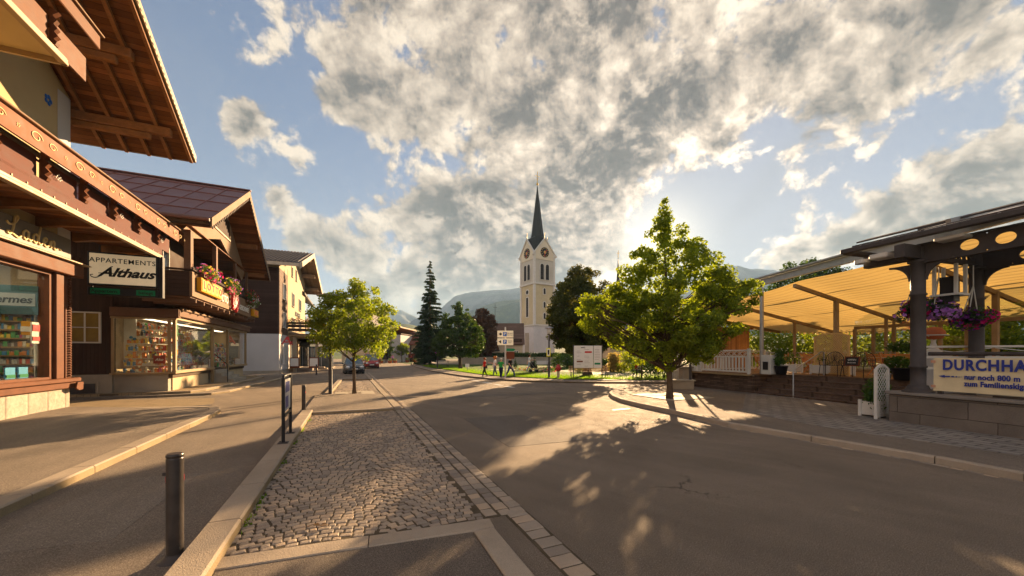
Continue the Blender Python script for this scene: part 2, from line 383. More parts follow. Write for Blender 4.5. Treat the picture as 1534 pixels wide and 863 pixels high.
# ---------------------------------------------------------------- palette
M_ = {}
M_['white'] = mat('white_paint', (.54, .52, .48), .55, .08, 2, .05, 30)
M_['cream'] = mat('cream_render', (.40, .33, .23), .85, .10, .6, .25, 90, stain=.12)
M_['render_white'] = mat('white_render', (.48, .47, .465), .88, .10, .5, .25, 90, stain=.10)
M_['ochre'] = mat('ochre_render', (.45, .35, .19), .88, .10, .5, .25, 90, stain=.1)
M_['tan'] = mat('tan_render', (.36, .25, .15), .88, .12, .8, .3, 60, stain=.15)
M_['stone'] = mat('shop_plinth_stone', (.33, .29, .23), .8, .16, 1.2, .2, 50, stain=.15, extra=planks(1, .75, .6, (1, 1, 1), .06))
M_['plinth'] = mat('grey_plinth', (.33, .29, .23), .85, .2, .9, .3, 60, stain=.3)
M_['darkwood'] = mat('dark_brown_boards', (.050, .027, .018), .7, .2, 2, .4, 40, extra=planks(0, .12, .35, (6, 6, .6), .25))
M_['darkwood_h'] = mat('dark_brown_horizontal_boards', (.055, .032, .024), .7, .2, 2, .5, 40, extra=planks(2, .17, .25, (.6, .6, 8), .25))
M_['siding'] = mat('grey_brown_siding', (.115, .072, .05), .7, .15, 2, .5, 40, extra=planks(2, .12, .25, (.6, .6, 8), .15))
M_['soffit'] = mat('soffit_boards', (.20, .078, .026), .62, .25, 1.5, .4, 40, extra=planks(1, .145, .22, (.5, 6, 1), .38))
M_['beam'] = mat('stained_beam', (.26, .115, .042), .55, .25, 3, .3, 50, extra=planks(2, 3.1, .9, (1.2, 1.2, 9), .05))
M_['panelwood'] = mat('dull_maroon_panel', (.115, .050, .040), .75, .2, 3, .2, 50)
M_['railwood'] = mat('rust_red_rail', (.19, .060, .022), .6, .2, 3, .2, 50)
M_['redwood'] = mat('red_brown_stained_wood', (.125, .046, .020), .55, .2, 3, .2, 50, extra=planks(0, 7, .9, (6, .5, 6), .03))
M_['brownpaint'] = mat('brown_painted_wood', (.16, .085, .05), .6, .16, 2, .2, 50, extra=planks(0, 5.1, .9, (5, .5, 5), .03))
M_['tanpaint'] = mat('tan_painted_wood', (.205, .125, .072), .65, .14, 2, .2, 50)
M_['gold'] = mat('pale_yellow_trim', (.29, .195, .095), .5, .12, 2, .1, 50)
M_['metalroof'] = mat('brown_metal_roof', (.15, .070, .058), .5, .15, .8, .08, 20, spec=.3)
M_['tileroof'] = mat('grey_tile_roof', (.09, .075, .07), .6, .2, 1, .2, 40)
M_['redroof'] = mat('red_tile_roof', (.19, .075, .05), .75, .2, .6, .3, 20, extra=planks(2, .3, .5, (1, 1, 1), .12))
M_['brownroof'] = mat('brown_tile_roof', (.12, .075, .055), .8, .2, .6, .3, 20, extra=planks(2, .3, .5, (1, 1, 1), .12))
M_['darkroof'] = mat('spire_copper', (.017, .021, .020), .5, .25, .5, .2, 8, metal=.2)
M_['iron'] = mat('dark_iron', (.060, .052, .050), .6, .2, 4, .25, 40, spec=.15, stain=.3)
M_['black'] = mat('black_metal', (.02, .02, .022), .45, .15, 4, .05, 40, metal=.3)
M_['steel'] = mat('galvanised_steel', (.36, .36, .36), .42, .15, 6, .08, 40, metal=.7)
M_['granite'] = mat('granite_kerb', (.33, .27, .205), .85, .16, 1.1, .45, 70, fine=.28, fscale=160, stain=.25)
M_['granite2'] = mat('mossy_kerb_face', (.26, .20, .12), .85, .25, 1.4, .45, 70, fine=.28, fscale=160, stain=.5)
M_['glass'] = glass('shop_glass', (.93, .95, .93), .97)
M_['clearglass'] = glass('clear_glass', (.9, .93, .92), .93)
M_['winglass'] = mat('window_glass', (.035, .042, .05), .06, .4, 1.2, spec=.9)
M_['roofglass'] = mat('roof_glass', (.42, .44, .42), .12, .08, 2, spec=.7)
M_['bark'] = mat('bark', (.105, .075, .05), .9, .3, 6, .9, 30, extra=lambda t, co, c: t.mix(1.0, c, t.ramp(t.noise(t.v('MULTIPLY', co, (8, 8, 1)), 3, 5, .7), [(.3, .55), (.7, 1.3)]), 'MULTIPLY'))
M_['interior'] = mat('shop_interior', (.10, .075, .055), .9, .25, 1)
M_['paper'] = mat('white_paper', (.72, .70, .64), .7, .05, 5)
def plain(n, c, r=.5, **k): 
    M_[n] = mat(n, c, r, .08, 4, **k); return M_[n]
plain('red_gloss', (.55, .03, .03), .35); plain('green_sign', (.0, .20, .07), .5); plain('blue_sign', (.02, .12, .45), .4); plain('navy_ink', (.02, .035, .22), .5)
plain('black_ink', (.012, .011, .01), .5); plain('yellow_box', (.62, .29, .012), .6); plain('pink_ink', (.50, .03, .06), .6); plain('signcream_glow', (.74, .60, .39), .5, emit=((1, .80, .5), .03))  # faint emission added to the cream sign faces to brighten them
plain('banner', (.62, .52, .33), .6); plain('violet', (.25, .05, .35), .5); plain('yellow_sign', (.75, .70, .02), .4); plain('terracotta', (.42, .13, .06), .7)
plain('orange_wood', (.50, .19, .06), .5); plain('brown_sign', (.16, .05, .025), .6); plain('goldleaf', (.65, .42, .10), .35, metal=.6); plain('skin', (.50, .27, .18), .6)
plain('rubber', (.02, .02, .02), .8); plain('signgrey', (.15, .13, .105), .5); plain('script_cream', (.66, .50, .22), .5)
GR = {}
# ---------------------------------------------------------------- ground surfaces
def asphalt(name, col, spk=.85, patch=.16, gloss=.86):
    def ex(t, co, c):
        s = t.noise(co, 95, 3, .85); c = t.mix(1.0, c, t.ramp(s, [(.25, 1-spk), (.5, 1), (.78, 1+spk*1.5)]), 'MULTIPLY')
        gr = t.ss(t.noise(co, 62, 3, .75), .55, .70); c = t.mix(t.m('MULTIPLY', gr, .75), c, c4([min(.6, x*2.3) for x in col]))
        gd = t.ss(t.noise(co, 48, 3, .75), .57, .70); c = t.mix(t.m('MULTIPLY', gd, .6), c, c4([x*.35 for x in col]))
        p = t.noise(co, .42, 5, .6, .6); c = t.mix(1.0, c, t.ramp(p, [(.3, 1-patch), (.7, 1+patch)]), 'MULTIPLY')
        st = t.noise(t.v('MULTIPLY', t.n('ShaderNodeVectorRotate', rotation_type='Z_AXIS', i_Vector=co, i_Angle=-ST.th if name == 'road_asphalt' else 0.0).outputs[0], (1, .07, 1)), 1.5, 4, .6)
        c = t.mix(1.0, c, t.ramp(st, [(.3, .88), (.7, 1.12)]), 'MULTIPLY')
        sp_ = t.ss(t.noise(co, 1.7, 6, .7, .3), .62, .72); c = t.mix(t.m('MULTIPLY', sp_, .28), c, (.05, .04, .032, 1))
        vo = t.n('ShaderNodeTexVoronoi', feature='DISTANCE_TO_EDGE'); vo.inputs['Scale'].default_value = .16
        t.set(vo.inputs['Vector'], t.v('ADD', co, t.v('MULTIPLY', t.noise(co, .9, 5, .65, 0, 1), (1.6, 1.6, 0))))
        ck = t.m('SUBTRACT', 1.0, t.ss(vo.outputs[0], .0005, .0045))
        ck = t.m('MULTIPLY', ck, t.ss(t.noise(co, .21, 3), .52, .62))
        c = t.mix(t.m('MULTIPLY', ck, .6), c, (.02, .018, .015, 1))
        t.h = t.m('MULTIPLY', s, 1.6); return c
    return mat(name, col, gloss, .08, 2.2, .75, 130, spec=.18, extra=ex)
GR['road'] = asphalt('road_asphalt', (.200, .158, .118))
GR['walk'] = asphalt('pavement_asphalt', (.20, .163, .128), .8, .12, .88)
GR['fore'] = asphalt('old_coarse_asphalt', (.15, .122, .098), 1.0, .2, .86)
def grassx(t, co, c):
    c = t.mix(1.0, c, t.ramp(t.noise(co, 14, 4, .7), [(.3, .55), (.7, 1.4)]), 'MULTIPLY'); return c
GR['lawn'] = mat('lawn_green', (.055, .10, .014), .9, .25, .7, .8, 40, extra=grassx)
GR['meadow'] = mat('meadow', (.07, .10, .03), .95, .3, .02, .5, 5, extra=grassx)
def pxpoly(pts, z=0.0): return [G(px, py, z)[:2] for px, py in pts]
def slab(name, poly, z0, z1, m, fr=None):
    b = MB().mt(m); 
    a = sum(poly[i][0]*poly[(i+1) % len(poly)][1]-poly[(i+1) % len(poly)][0]*poly[i][1] for i in range(len(poly)))
    if a < 0: poly = poly[::-1]
    b.prism(poly, z0, z1); return setting(b.build(name, fr=fr))
# the one ground sheet, out to the horizon
def ground():
    n = 120; xs = np.linspace(-1, 1, n); g = np.sign(xs)*np.abs(xs)**3*5000
    X, Y = np.meshgrid(g, np.where(g < 0, g*.08, g)); Z = np.full_like(X, -.02)
    V = np.stack([X, Y, Z], -1).reshape(-1, 3); i = np.arange(n*n).reshape(n, n)
    F = np.stack([i[:-1, :-1], i[:-1, 1:], i[1:, 1:], i[1:, :-1]], -1).reshape(-1, 4)
    return setting(npmesh('ground', V, F, [GR['meadow']]))
ground()
slab('road', [(-14, -12), (30, -12), (34, 16), (60, 22), (60, 34), (26, 26), (18, 34), (10.2, 48), (10.0, 90), (16, 140), (-4, 150), (-16, 60), (-14, 20)], -.015, 0, GR['road'], fr=ST)
# --- kerbs
def arc_path(pts, r=.35):
    return pts
def kerb(name, pts, w=.28, h=.12, z=0.0, L=1.0, m=None, closed=False, side=1, gap=.018, m2=None, fr=None):
    """row of kerb stones following a path; the path is the outer (road) edge, stones lie to its left (side=1)"""
    m = m or M_['granite']; m2 = m2 or M_['granite2']
    P = [Vector((p[0], p[1], 0)) for p in pts]; b = MB()
    seg = []
    for i in range(len(P)-1):
        d = P[i+1]-P[i]; n = max(1, round(d.length/L))
        for k in range(n): seg.append(P[i]+d*(k/n))
    seg.append(P[-1])
    N = []
    for i in range(len(seg)):
        d = (seg[min(i+1, len(seg)-1)]-seg[max(i-1, 0)]).normalized(); N.append(Vector((-d.y, d.x, 0))*side)
    for i in range(len(seg)-1):
        a, c = seg[i], seg[i+1]; d = (c-a).normalized()*gap/2; j = random.uniform(-.003, .004); ch = .022
        q = [a+d, c-d]; nn = [N[i], N[i+1]]
        vs = []
        for p, n_ in zip(q, nn):
            vs += [p+Vector((0, 0, z-.1)), p+Vector((0, 0, z+h-ch+j)), p+n_*ch+Vector((0, 0, z+h+j)), p+n_*(w-.01)+Vector((0, 0, z+h+j)), p+n_*w+Vector((0, 0, z+h-.01+j)), p+n_*w+Vector((0, 0, z-.1))]
        F1 = [(0, 1, 7, 6)]; F2 = [(1, 2, 8, 7), (2, 3, 9, 8), (3, 4, 10, 9), (4, 5, 11, 10), (5, 4, 3, 2, 1, 0), (6, 7, 8, 9, 10, 11)]
        if side < 0: F1 = [f[::-1] for f in F1]; F2 = [f[::-1] for f in F2]
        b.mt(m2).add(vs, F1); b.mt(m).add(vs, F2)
    return setting(b.build(name, fr=fr))
# left pavement in front of the first shop (street coordinates: x across, y along)
KL = [(-3.68, -6), (-3.68, 13.2), (-3.72, 14.6), (-3.95, 15.35), (-4.5, 15.8), (-5.3, 16.0), (-8.3, 16.9)]
def left_pavement():
    b = MB().mt(GR['walk']); ys = [-6, 0, 4, 8, 10, 12, 13.2]; Q = []
    for y in ys: Q.append([(-3.95, y, .118), (-5.5, y, .118), (-8.25, y, .12+max(0, (y-12))*.035), (-12, y, .12)])
    Q.append([(-4.0, 14.6, .118), (-5.5, 14.9, .12), (-8.25, 15.4, .2), (-12, 15.4, .2)])
    Q.append([(-4.2, 15.2, .118), (-5.5, 15.75, .12), (-8.25, 16.7, .2), (-12, 17.2, .2)])
    V = [p for r in Q for p in r]; F = [(i*4+k, i*4+k+4, i*4+k+5, i*4+k+1) for i in range(len(Q)-1) for k in range(3)]
    b.add(V, F); setting(b.build('pavement', fr=ST))
left_pavement()
kerb('kerb', KL, .28, .125, side=1, L=1.3, fr=ST)
# block-paved strip between the two shops
GR['blocks'] = mat('block_paving', (.30, .225, .135), .8, .15, 1.2, .5, 60, fine=.2, extra=bricks(.22, .11, .008, (.08, .06, .04), 'xy', .5, .14))
slab('paved_strip', [(-5.4, 16.4), (-4.7, 17.6), (-5.2, 19.6), (-14, 21.6), (-14, 17.3), (-8.2, 17.2)], 0, .006, GR['blocks'], fr=ST)
# drain grating lying in the lane
g = MB().mt(M_['iron']); g.box(-.35, .35, -.012, .012, 0, .012)
for k in range(12): g.box(-.34+k*.059, -.31+k*.059, -.16, .16, .002, .014)
g.box(-.37, .37, -.18, -.16, 0, .014).box(-.37, .37, .16, .18, 0, .014)
o = g.build('drain_grating'); o.location = G(296, 609); o.rotation_euler = (0, 0, ST.th); tag(o, 'iron slotted drain grating set in the lane beside the brick-paved strip', 'grating')
# the camera shop's two-step apron with its curved kerbs
AP1 = [(-11.5, 21.2), (-7.6, 21.0), (-5.75, 21.2), (-5.3, 22.2), (-5.15, 24.5), (-4.8, 28.5), (-4.3, 34.0), (-4.2, 37.5), (-4.9, 38.8), (-7, 39.6), (-11.5, 39.6)]
slab('apron', [(x-.05 if x > -11 else x, y) for x, y in AP1], -.01, .085, GR['walk'], fr=ST)
kerb('kerb', AP1[1:-1], .26, .095, side=1, L=1.1, fr=ST)
AP2 = [(-11.4, 21.5), (-8.0, 21.4), (-6.6, 21.5), (-6.3, 22.4), (-6.1, 25), (-5.9, 29), (-5.8, 33.2), (-6.3, 34.6), (-7.4, 35.4), (-11.4, 35.6)]
slab('apron_step', [(x-.05 if x > -11 else x, y) for x, y in AP2], .08, .185, GR['blocks'], fr=ST)
kerb('kerb', AP2[1:-1], .26, .11, z=.083, side=1, L=1.1, fr=ST)
# --- cobbled parking bay: every sett modelled
def setts(name, poly, size=.105, seed=3, fr=ST, arc=True, mm=None, aspect=1.25, zt=.012, rowdir=1, single=None):
    r = np.random.default_rng(seed)
    xs = [p[0] for p in poly]; ys = [p[1] for p in poly]; x0, x1, y0, y1 = min(xs), max(xs), min(ys), max(ys)
    def inside(x, y):
        c = False; n = len(poly)
        for i in range(n):
            a, b_ = poly[i], poly[(i+1) % n]
            if (a[1] > y) != (b_[1] > y) and x < (b_[0]-a[0])*(y-a[1])/(b_[1]-a[1])+a[0]: c = not c
        return c
    V = []; F = []; row = 0; y = y0-.6
    while y < y1+.6:
        sh = r.uniform(0, size*aspect); x = x0-.1+sh*.5-size; rh = size*r.uniform(.9, 1.1)
        while x < x1+.1:
            w = size*aspect*r.uniform(.75, 1.28); cx = x+w/2
            yy = y+rh/2+(.30*abs(math.sin((cx-x0)*math.pi/1.45))-.15 if arc else 0)+.03*math.sin(cx*1.7+y*.6)
            if inside(cx, yy):
                hx, hy = w/2-.0045, rh/2-.0045; zt_ = zt+r.uniform(-.004, .004); tx, ty = r.uniform(-.015, .015, 2)
                k = len(V); ang = r.uniform(-.07, .07)+(math.cos((cx-x0)*math.pi/1.45)*.28*math.copysign(1, math.sin((cx-x0)*math.pi/1.45)) if arc else 0)
                ca, sa = math.cos(ang), math.sin(ang)
                for inset, zz in ((0, -.035), (0, -.009), (.007, -.001), (.022, .001)):
                    for sx, sy in ((-1, -1), (1, -1), (1, 1), (-1, 1)):
                        lx = sx*(hx-inset)+r.uniform(-.004, .004); ly = sy*(hy-inset)+r.uniform(-.004, .004)
                        V.append((cx+lx*ca-ly*sa, yy+lx*sa+ly*ca, zt_+zz+lx*tx+ly*ty))
                for L_ in range(3):
                    for q in range(4): F.append((k+L_*4+q, k+L_*4+(q+1) % 4, k+L_*4+4+(q+1) % 4, k+L_*4+4+q))
                F.append((k+12, k+13, k+14, k+15))
            x += w
        y += rh; row += 1
    o = npmesh(name, np.array(V), np.array(F), [mm or GR['sett']]); o.location = fr.w(0, 0); o.rotation_euler = (0, 0, fr.th)
    return setting(o)
def settx(t, co, c):
    g = t.n('ShaderNodeNewGeometry'); c = t.mix(1.0, c, t.ramp(g.outputs['Random Per Island'], [(0, (.62, .60, .60)), (.5, (1, .97, .93)), (1, (1.35, 1.2, 1.02))]), 'MULTIPLY')
    t.h = t.m('MULTIPLY', t.noise(co, 45, 3, .7), 1.2); return c
GR['sett'] = mat('granite_setts', (.30, .25, .20), .7, .12, 2, .5, 120, fine=.22, fscale=220, spec=.3, extra=settx)
GR['joint'] = mat('joint_sand', (.10, .078, .052), .95, .3, 3, .6, 120)
bay = [(-1.08, 4.25), (1.42, 4.02), (1.42, 12.86), (-1.02, 12.98)]
slab('bay_bed', [(-1.15, 4.2), (1.69, 4.0), (1.705, .4), (1.965, .4), (1.99, 12.9), (-1.1, 13.0)], -.012, .0045, GR['joint'], fr=ST)
setts('cobblestones', bay, .086, 3)
def sett_rows(name, cols, m=None, seed=1, fr=ST, loc=None, th=None, L=(.16, .21), zt=.012):
    """neat border: every column one stone wide. cols: (x0, x1, y0, y1)"""
    r = np.random.default_rng(seed); V = []; F = []
    for x0, x1, y0, y1 in cols:
        y = y0
        while y < y1:
            l = r.uniform(*L); k = len(V); cx, cy = (x0+x1)/2+r.normal(0, .004), y+l/2; hx, hy = (x1-x0)/2-.005, l/2-.005; z = zt+r.uniform(-.004, .004); tx, ty = r.uniform(-.02, .02, 2)
            for inset, zz in ((0, -.035), (0, -.010), (.010, -.001), (.030, .002)):
                for sx, sy in ((-1, -1), (1, -1), (1, 1), (-1, 1)):
                    lx = sx*(hx-inset)+r.uniform(-.005, .005); ly = sy*(hy-inset)+r.uniform(-.005, .005); V.append((cx+lx, cy+ly, z+zz+lx*tx+ly*ty))
            for q_ in range(3):
                for q in range(4): F.append((k+q_*4+q, k+q_*4+(q+1) % 4, k+q_*4+4+(q+1) % 4, k+q_*4+4+q))
            F.append((k+12, k+13, k+14, k+15)); y += l
    o = npmesh(name, np.array(V), np.array(F), [GR['sett']]); o.location = loc or fr.w(0, 0); o.rotation_euler = (0, 0, fr.th if th is None else th); return setting(o)
sett_rows('gutter_setts', [(1.46, 1.62, 4.05, 12.75), (1.63, 1.79, 4.0, 12.8), (1.712, 1.955, .4, 3.96), (1.80, 1.97, 4.0, 40)], seed=5)
# forecourt in front of the bay, edged with flat stone
slab('forecourt', [(-1.05, -6), (1.2, -6), (1.2, 3.75), (-1.05, 4.0)], -.01, .012, GR['fore'], fr=ST)
def flatedge(pts, w, fr=ST, z=.0, h=.022, L=1.6, side=1): return kerb('edging', pts, w, h, z=z, L=L, side=side, fr=fr, m2=M_['granite'], gap=.010)
flatedge([(-1.10, 3.98), (1.46, 3.74)], .24)
flatedge([(1.46, 3.74), (1.46, -4)], .24, side=-1)
# raised edge on the left of the bay, worn granite lengths
kerb('kerb', [(-1.06, 3.65), (-1.02, 13.4)], .30, .115, L=1.15, side=1, fr=ST)
kerb('kerb', [(-1.0, 12.98), (1.4, 12.88)], .16, .09, L=.95, side=1, fr=ST)
slab('lane', [(-1.36, -6), (-1.36, 13.3), (-3.6, 13.3), (-3.6, -6)], -.012, .004, GR['walk'], fr=ST)
# asphalt crossing, then the tree bay
slab('crossing', [(-1.3, 13.0), (1.42, 13.04), (1.42, 18.0), (-.92, 19.0), (-1.3, 19.0)], -.01, .06, GR['walk'], fr=ST)
flatedge([(1.70, 13.0), (1.70, 18.0)], .26, h=.066)
bay2 = [(-.72, 18.95), (1.45, 18.0), (1.45, 28.2), (-.4, 28.9)]
slab('bay_bed', [(-.8, 19.0), (1.75, 17.9), (1.75, 28.2), (-.5, 29.0)], -.01, .004, GR['joint'], fr=ST)
setts('cobblestones', bay2, .16, 9)
kerb('kerb', [(-.72, 18.9), (-.35, 29.0)], .26, .11, side=1, L=1.2, fr=ST)
kerb('kerb', [(-.6, 29.0), (1.6, 28.3)], .2, .11, side=1, L=1.2, fr=ST)
flatedge([(1.70, 18.0), (1.70, 60.0)], .26, h=.03)
GR['pale'] = mat('pale_concrete', (.38, .33, .26), .8, .12, 1.5, .2, 60, stain=.15)
def treegrate(c, sz, fr, lab, rot=0):
    b = MB().mt(GR['pale']); h = sz/2; r_ = .28
    for (x0, x1, y0, y1) in ((-h, -r_, -h, h), (r_, h, -h, h), (-r_, r_, -h, -r_), (-r_, r_, r_, h)): b.box(x0+.004, x1-.004, y0+.004, y1-.004, -.02, .022, .006)
    o = b.build('tree_surround'); o.location = c; o.rotation_euler = (0, 0, fr.th+rot); tag(o, lab, 'tree surround')
    s = MB().mt(GR['joint']); s.box(-r_, r_, -r_, r_, -.02, .006); s.build('soil', o); return o
treegrate((-7.50, 17.62, .004), 1.75, ST, 'pale square slab round the slim tree in the left cobbled bay')
treegrate((6.62, 15.45, .125), 2.3, ST, 'bright square slab round the tall tree on the right pavement corner')
# --- right pavement with the curved kerb nose (path runs from the near right end round the nose)
RK = [(1534, 722), (1400, 695), (1215, 662), (1090, 640), (1040, 628), (1000, 618.5), (960, 610), (930, 602.5), (917, 597), (912, 592), (916, 588.5), (930, 585.8), (955, 584), (1000, 582.6)]
rk = [G(x, y)[:2] for x, y in RK]
d0 = Vector(rk[0])-Vector(rk[1]); d0.normalize(); near = Vector(rk[0])+d0*14
path = [tuple(near)]+rk
def shrink(path, w, side):
    out = []
    for i, p in enumerate(path):
        a = Vector(path[max(0, i-1)]); c = Vector(path[min(len(path)-1, i+1)]); d = (c-a).normalized(); n = Vector((-d.y, d.x))*side
        out.append((p[0]+n.x*w, p[1]+n.y*w))
    return out
kerb('kerb', path, .145, .13, side=-1, L=1.25, m2=M_['granite'])
inner = shrink(path, .135, -1)
slab('pavement', inner+[(26, 21), (30, 10), (22, -8)], -.01, .122, GR['walk'])
# paving stones in front of the steps and the pavilion wall
GR['flags'] = mat('grey_paving_stones', (.235, .21, .185), .8, .15, 1.0, .4, 60, fine=.25, extra=bricks(.42, .26, .018, (.05, .045, .04), 'yx', .5, .16))
slab('paving_stones', [TR.loc(*G(x, y, .12)[:2]) for x, y in [(1112, 616), (1180, 630), (1246, 642), (1400, 664), (1534, 684)]]+[(11.6, 1), (11.5, -2), (15.7, -2), (15.7, 13.4)], .12, .127, GR['flags'], fr=TR)
# worn sett row at the foot of the right kerb
for i in range(1, 5):
    a_, c_ = Vector(rk[i]), Vector(rk[i-1]); sett_rows('gutter_setts', [(.012, .10, 0, (c_-a_).length-.1)], seed=20+i, loc=(a_.x, a_.y, 0), th=math.atan2((c_-a_).y, (c_-a_).x)-math.pi/2, zt=.006)
# old repair patches in the asphalt
GR['patch'] = asphalt('asphalt_patch', (.15, .125, .102), .8, .1, .85)
GR['patch2'] = asphalt('pale_asphalt_patch', (.215, .18, .145), .7, .1, .85)
slab('asphalt_patch', [(3.0, 6.9), (4.9, 6.8), (4.95, 10.4), (3.1, 10.5)], 0, .0035, GR['patch'], fr=ST)
slab('asphalt_patch', [(-3.3, 5.2), (-2.2, 5.1), (-2.15, 7.4), (-3.2, 7.5)], 0, .0075, GR['patch2'], fr=ST)
slab('asphalt_patch', [(4.3, 15.5), (9.6, 15.2), (9.6, 16.0), (4.3, 16.3)], 0, .0035, GR['patch'], fr=ST)
# white road markings where the side road leaves
mk = MB().mt(M_['white'])
for i in range(5):
    a = G(690+i*17, 566.3+i*3.1); c = G(701+i*17, 568.3+i*3.1); mk.bar((a[0], a[1], .001), (c[0], c[1], .001), .28, .008)
a = G(918, 614.5); c = G(942, 612); mk.bar((a[0], a[1], .001), (c[0], c[1], .001), .12, .008)
setting(mk.build('road_marking'))
# --- the lawn, its path and the pavement along it
LAWN = [(633, 549), (640, 551.5), (660, 554.2), (690, 558.5), (720, 563), (745, 565.6), (790, 568.2), (850, 570.8), (920, 571.6), (1010, 572), (1100, 572)]
lawnp = [G(x, y)[:2] for x, y in LAWN]
slab('park_pavement', [G(x, y)[:2] for x, y in [(617, 546.6), (621, 550), (650, 557.5), (690, 564), (740, 569.5), (800, 572.5), (870, 574.3), (1010, 575), (1120, 575)]]+[(60, 27), (60, 120), (-26, 120)], -.01, .10, GR['walk'])
kerb('kerb', [G(x, y)[:2] for x, y in [(1120, 575), (1010, 575), (870, 574.3), (800, 572.5), (740, 569.5), (690, 564), (650, 557.5), (621, 550), (617, 546.6), (617.5, 544)]], .2, .11, side=-1, L=1.5)
slab('lawn', lawnp+[(46, 25), (46, 62), (-16, 62)], .08, .14, GR['lawn'])
slab('park_path', [G(x, y, .14)[:2] for x, y in [(896, 569.6), (975, 567.3), (952, 561), (905, 557.5), (870, 555.6), (800, 554.2), (735, 553), (735, 554), (800, 555.3), (862, 557.2), (885, 560)]], .139, .146, GR['pale'])
def blades(name, polyf, n, h, m, parent=None, z=.14, seed=1):
    r = np.random.default_rng(seed); C = polyf(n, r); n = len(C)
    a = r.uniform(0, 2*np.pi, n); w = r.uniform(.006, .014, n)*2; hh = h*r.uniform(.5, 1.2, n); l = r.normal(0, .3, (n, 2))*hh[:, None]
    dx = np.stack([np.cos(a)*w, np.sin(a)*w], 1)
    A = np.column_stack([C-dx, np.full(n, z)]); B = np.column_stack([C+dx, np.full(n, z)]); T = np.column_stack([C+l, z+hh])
    V = np.stack([A, B, T], 1).reshape(-1, 3); F = np.arange(3*n).reshape(n, 3)
    return npmesh(name, V, F, [m], parent)
M_['grassleaf'] = leafmat('grass_blades', (.06, .13, .012), (.13, .20, .02), .5, (2.4, 2.4, .6))
def lawnpts(n, r):
    out = []
    for i in range(n):
        t = r.uniform(0, len(lawnp)-1.001); k = int(t); a, c = lawnp[k], lawnp[k+1]; f = t-k
        d = r.exponential(2.2); out.append((a[0]+(c[0]-a[0])*f+.3*d*.2, a[1]+(c[1]-a[1])*f+d+.05))
    return np.array(out)
tag(blades('grass', lawnpts, 26000, .08, M_['grassleaf']), 'short backlit grass along the front edge of the park lawn', 'grass', kind='stuff')
# weeds growing in the joint by the bay kerb
def weedpts(n, r):
    out = []
    for c in [5.0, 5.6, 7.4, 9.0, 10.5, 11.8]:
        for i in range(n//6):
            p = ST.w(-1.04+abs(r.normal(0, .03)), c+r.normal(0, .14)); out.append(p[:2])
    return np.array(out)
tag(blades('weeds', weedpts, 150, .045, M_['grassleaf'], z=.0, seed=4), 'small grass weeds in the joint between the bay kerb and the cobbles', 'weeds', kind='stuff')
# ---------------------------------------------------------------- mountains
def mtn_mat(name, c1, c2, sc):
    def ex(t, co, c):
        n1 = t.noise(co, sc, 8, .65, .4); c = t.mix(t.ss(n1, .42, .6), c, c4(c2))
        return t.mix(1.0, c, t.ramp(t.noise(co, sc*12, 4, .7), [(.3, .65), (.7, 1.3)]), 'MULTIPLY')
    return mat(name, c1, .95, .1, sc, .0, extra=ex)
def mountain(name, ridge, Y, depth, m, rough=1.0, seed=0, base=-1.0):
    xs = [p[0] for p in ridge]; n = 260; R_ = 34
    px = np.linspace(xs[0], xs[-1], n); py = np.interp(px, xs, [p[1] for p in ridge])
    V = np.zeros((R_+8, n, 3))
    for j in range(R_+8):
        for i in range(n):
            X0 = (px[i]-767)/FPX*Y; H0 = EYE+(HOR-py[i])/FPX*Y
            if j <= R_:
                t = j/R_; y = Y-depth*(1-t); h = H0*(t**1.25)
                k = math.sin(math.pi*min(1, t*1.02))
            else:
                t = 1-(j-R_)/8; y = Y+depth*(1-t)*.9; h = H0*t; k = 0.25*(1-t)
            nz = noise.fractal(Vector((X0/Y*9+seed, y/Y*9, seed)), 1.0, 2.1, 6)
            nr = noise.fractal(Vector((X0/Y*34+seed, 3.3, seed*2)), .9, 2.1, 5)
            V[j, i] = (X0*(y/Y), y, max(base, h+H0*.26*rough*nz*k+(H0*.012*rough*nr if t > .9 else 0)))
    i = np.arange((R_+8)*n).reshape(R_+8, n)
    F = np.stack([i[:-1, :-1], i[:-1, 1:], i[1:, 1:], i[1:, :-1]], -1).reshape(-1, 4)
    return setting(npmesh(name, V.reshape(-1, 3), F, [m], smooth=True))
mA = mtn_mat('far_ridge', (.05, .07, .07), (.11, .12, .12), .004)
mB = mtn_mat('forest_ridge', (.035, .055, .028), (.07, .09, .04), .006)
mC = mtn_mat('hill_forest', (.035, .060, .025), (.09, .12, .045), .012)
mountain('mountains', [(380, 510), (470, 492), (540, 478), (575, 470), (592, 465), (602, 464), (612, 470), (626, 476), (640, 486), (660, 500)], 3200, 900, mA, 1, 1)
mountain('mountains', [(600, 500), (618, 480), (640, 469), (652, 470), (668, 455), (682, 443), (700, 438), (730, 436), (765, 433), (783, 430), (830, 424), (880, 428), (930, 436), (980, 442), (1040, 430), (1070, 408), (1090, 400), (1108, 398), (1126, 403), (1150, 403), (1165, 406), (1190, 420), (1230, 424), (1290, 408), (1380, 398), (1480, 402), (1600, 420), (1750, 450)], 2400, 1000, mA, .8, 2)
mountain('mountains', [(560, 512), (600, 498), (640, 492), (680, 482), (715, 462), (745, 452), (783, 448), (840, 446), (900, 450), (960, 460), (1040, 455), (1120, 450), (1200, 448), (1300, 446), (1400, 450), (1500, 440), (1650, 450), (1800, 480)], 1500, 620, mB, 1, 3)
mountain('hills', [(250, 520), (400, 512), (480, 504), (560, 492), (585, 487), (605, 485), (620, 487), (640, 494), (665, 505), (700, 512), (780, 514), (860, 512), (950, 508), (1100, 504), (1300, 500), (1500, 500), (1700, 508), (1900, 520)], 700, 380, mC, .8, 5)
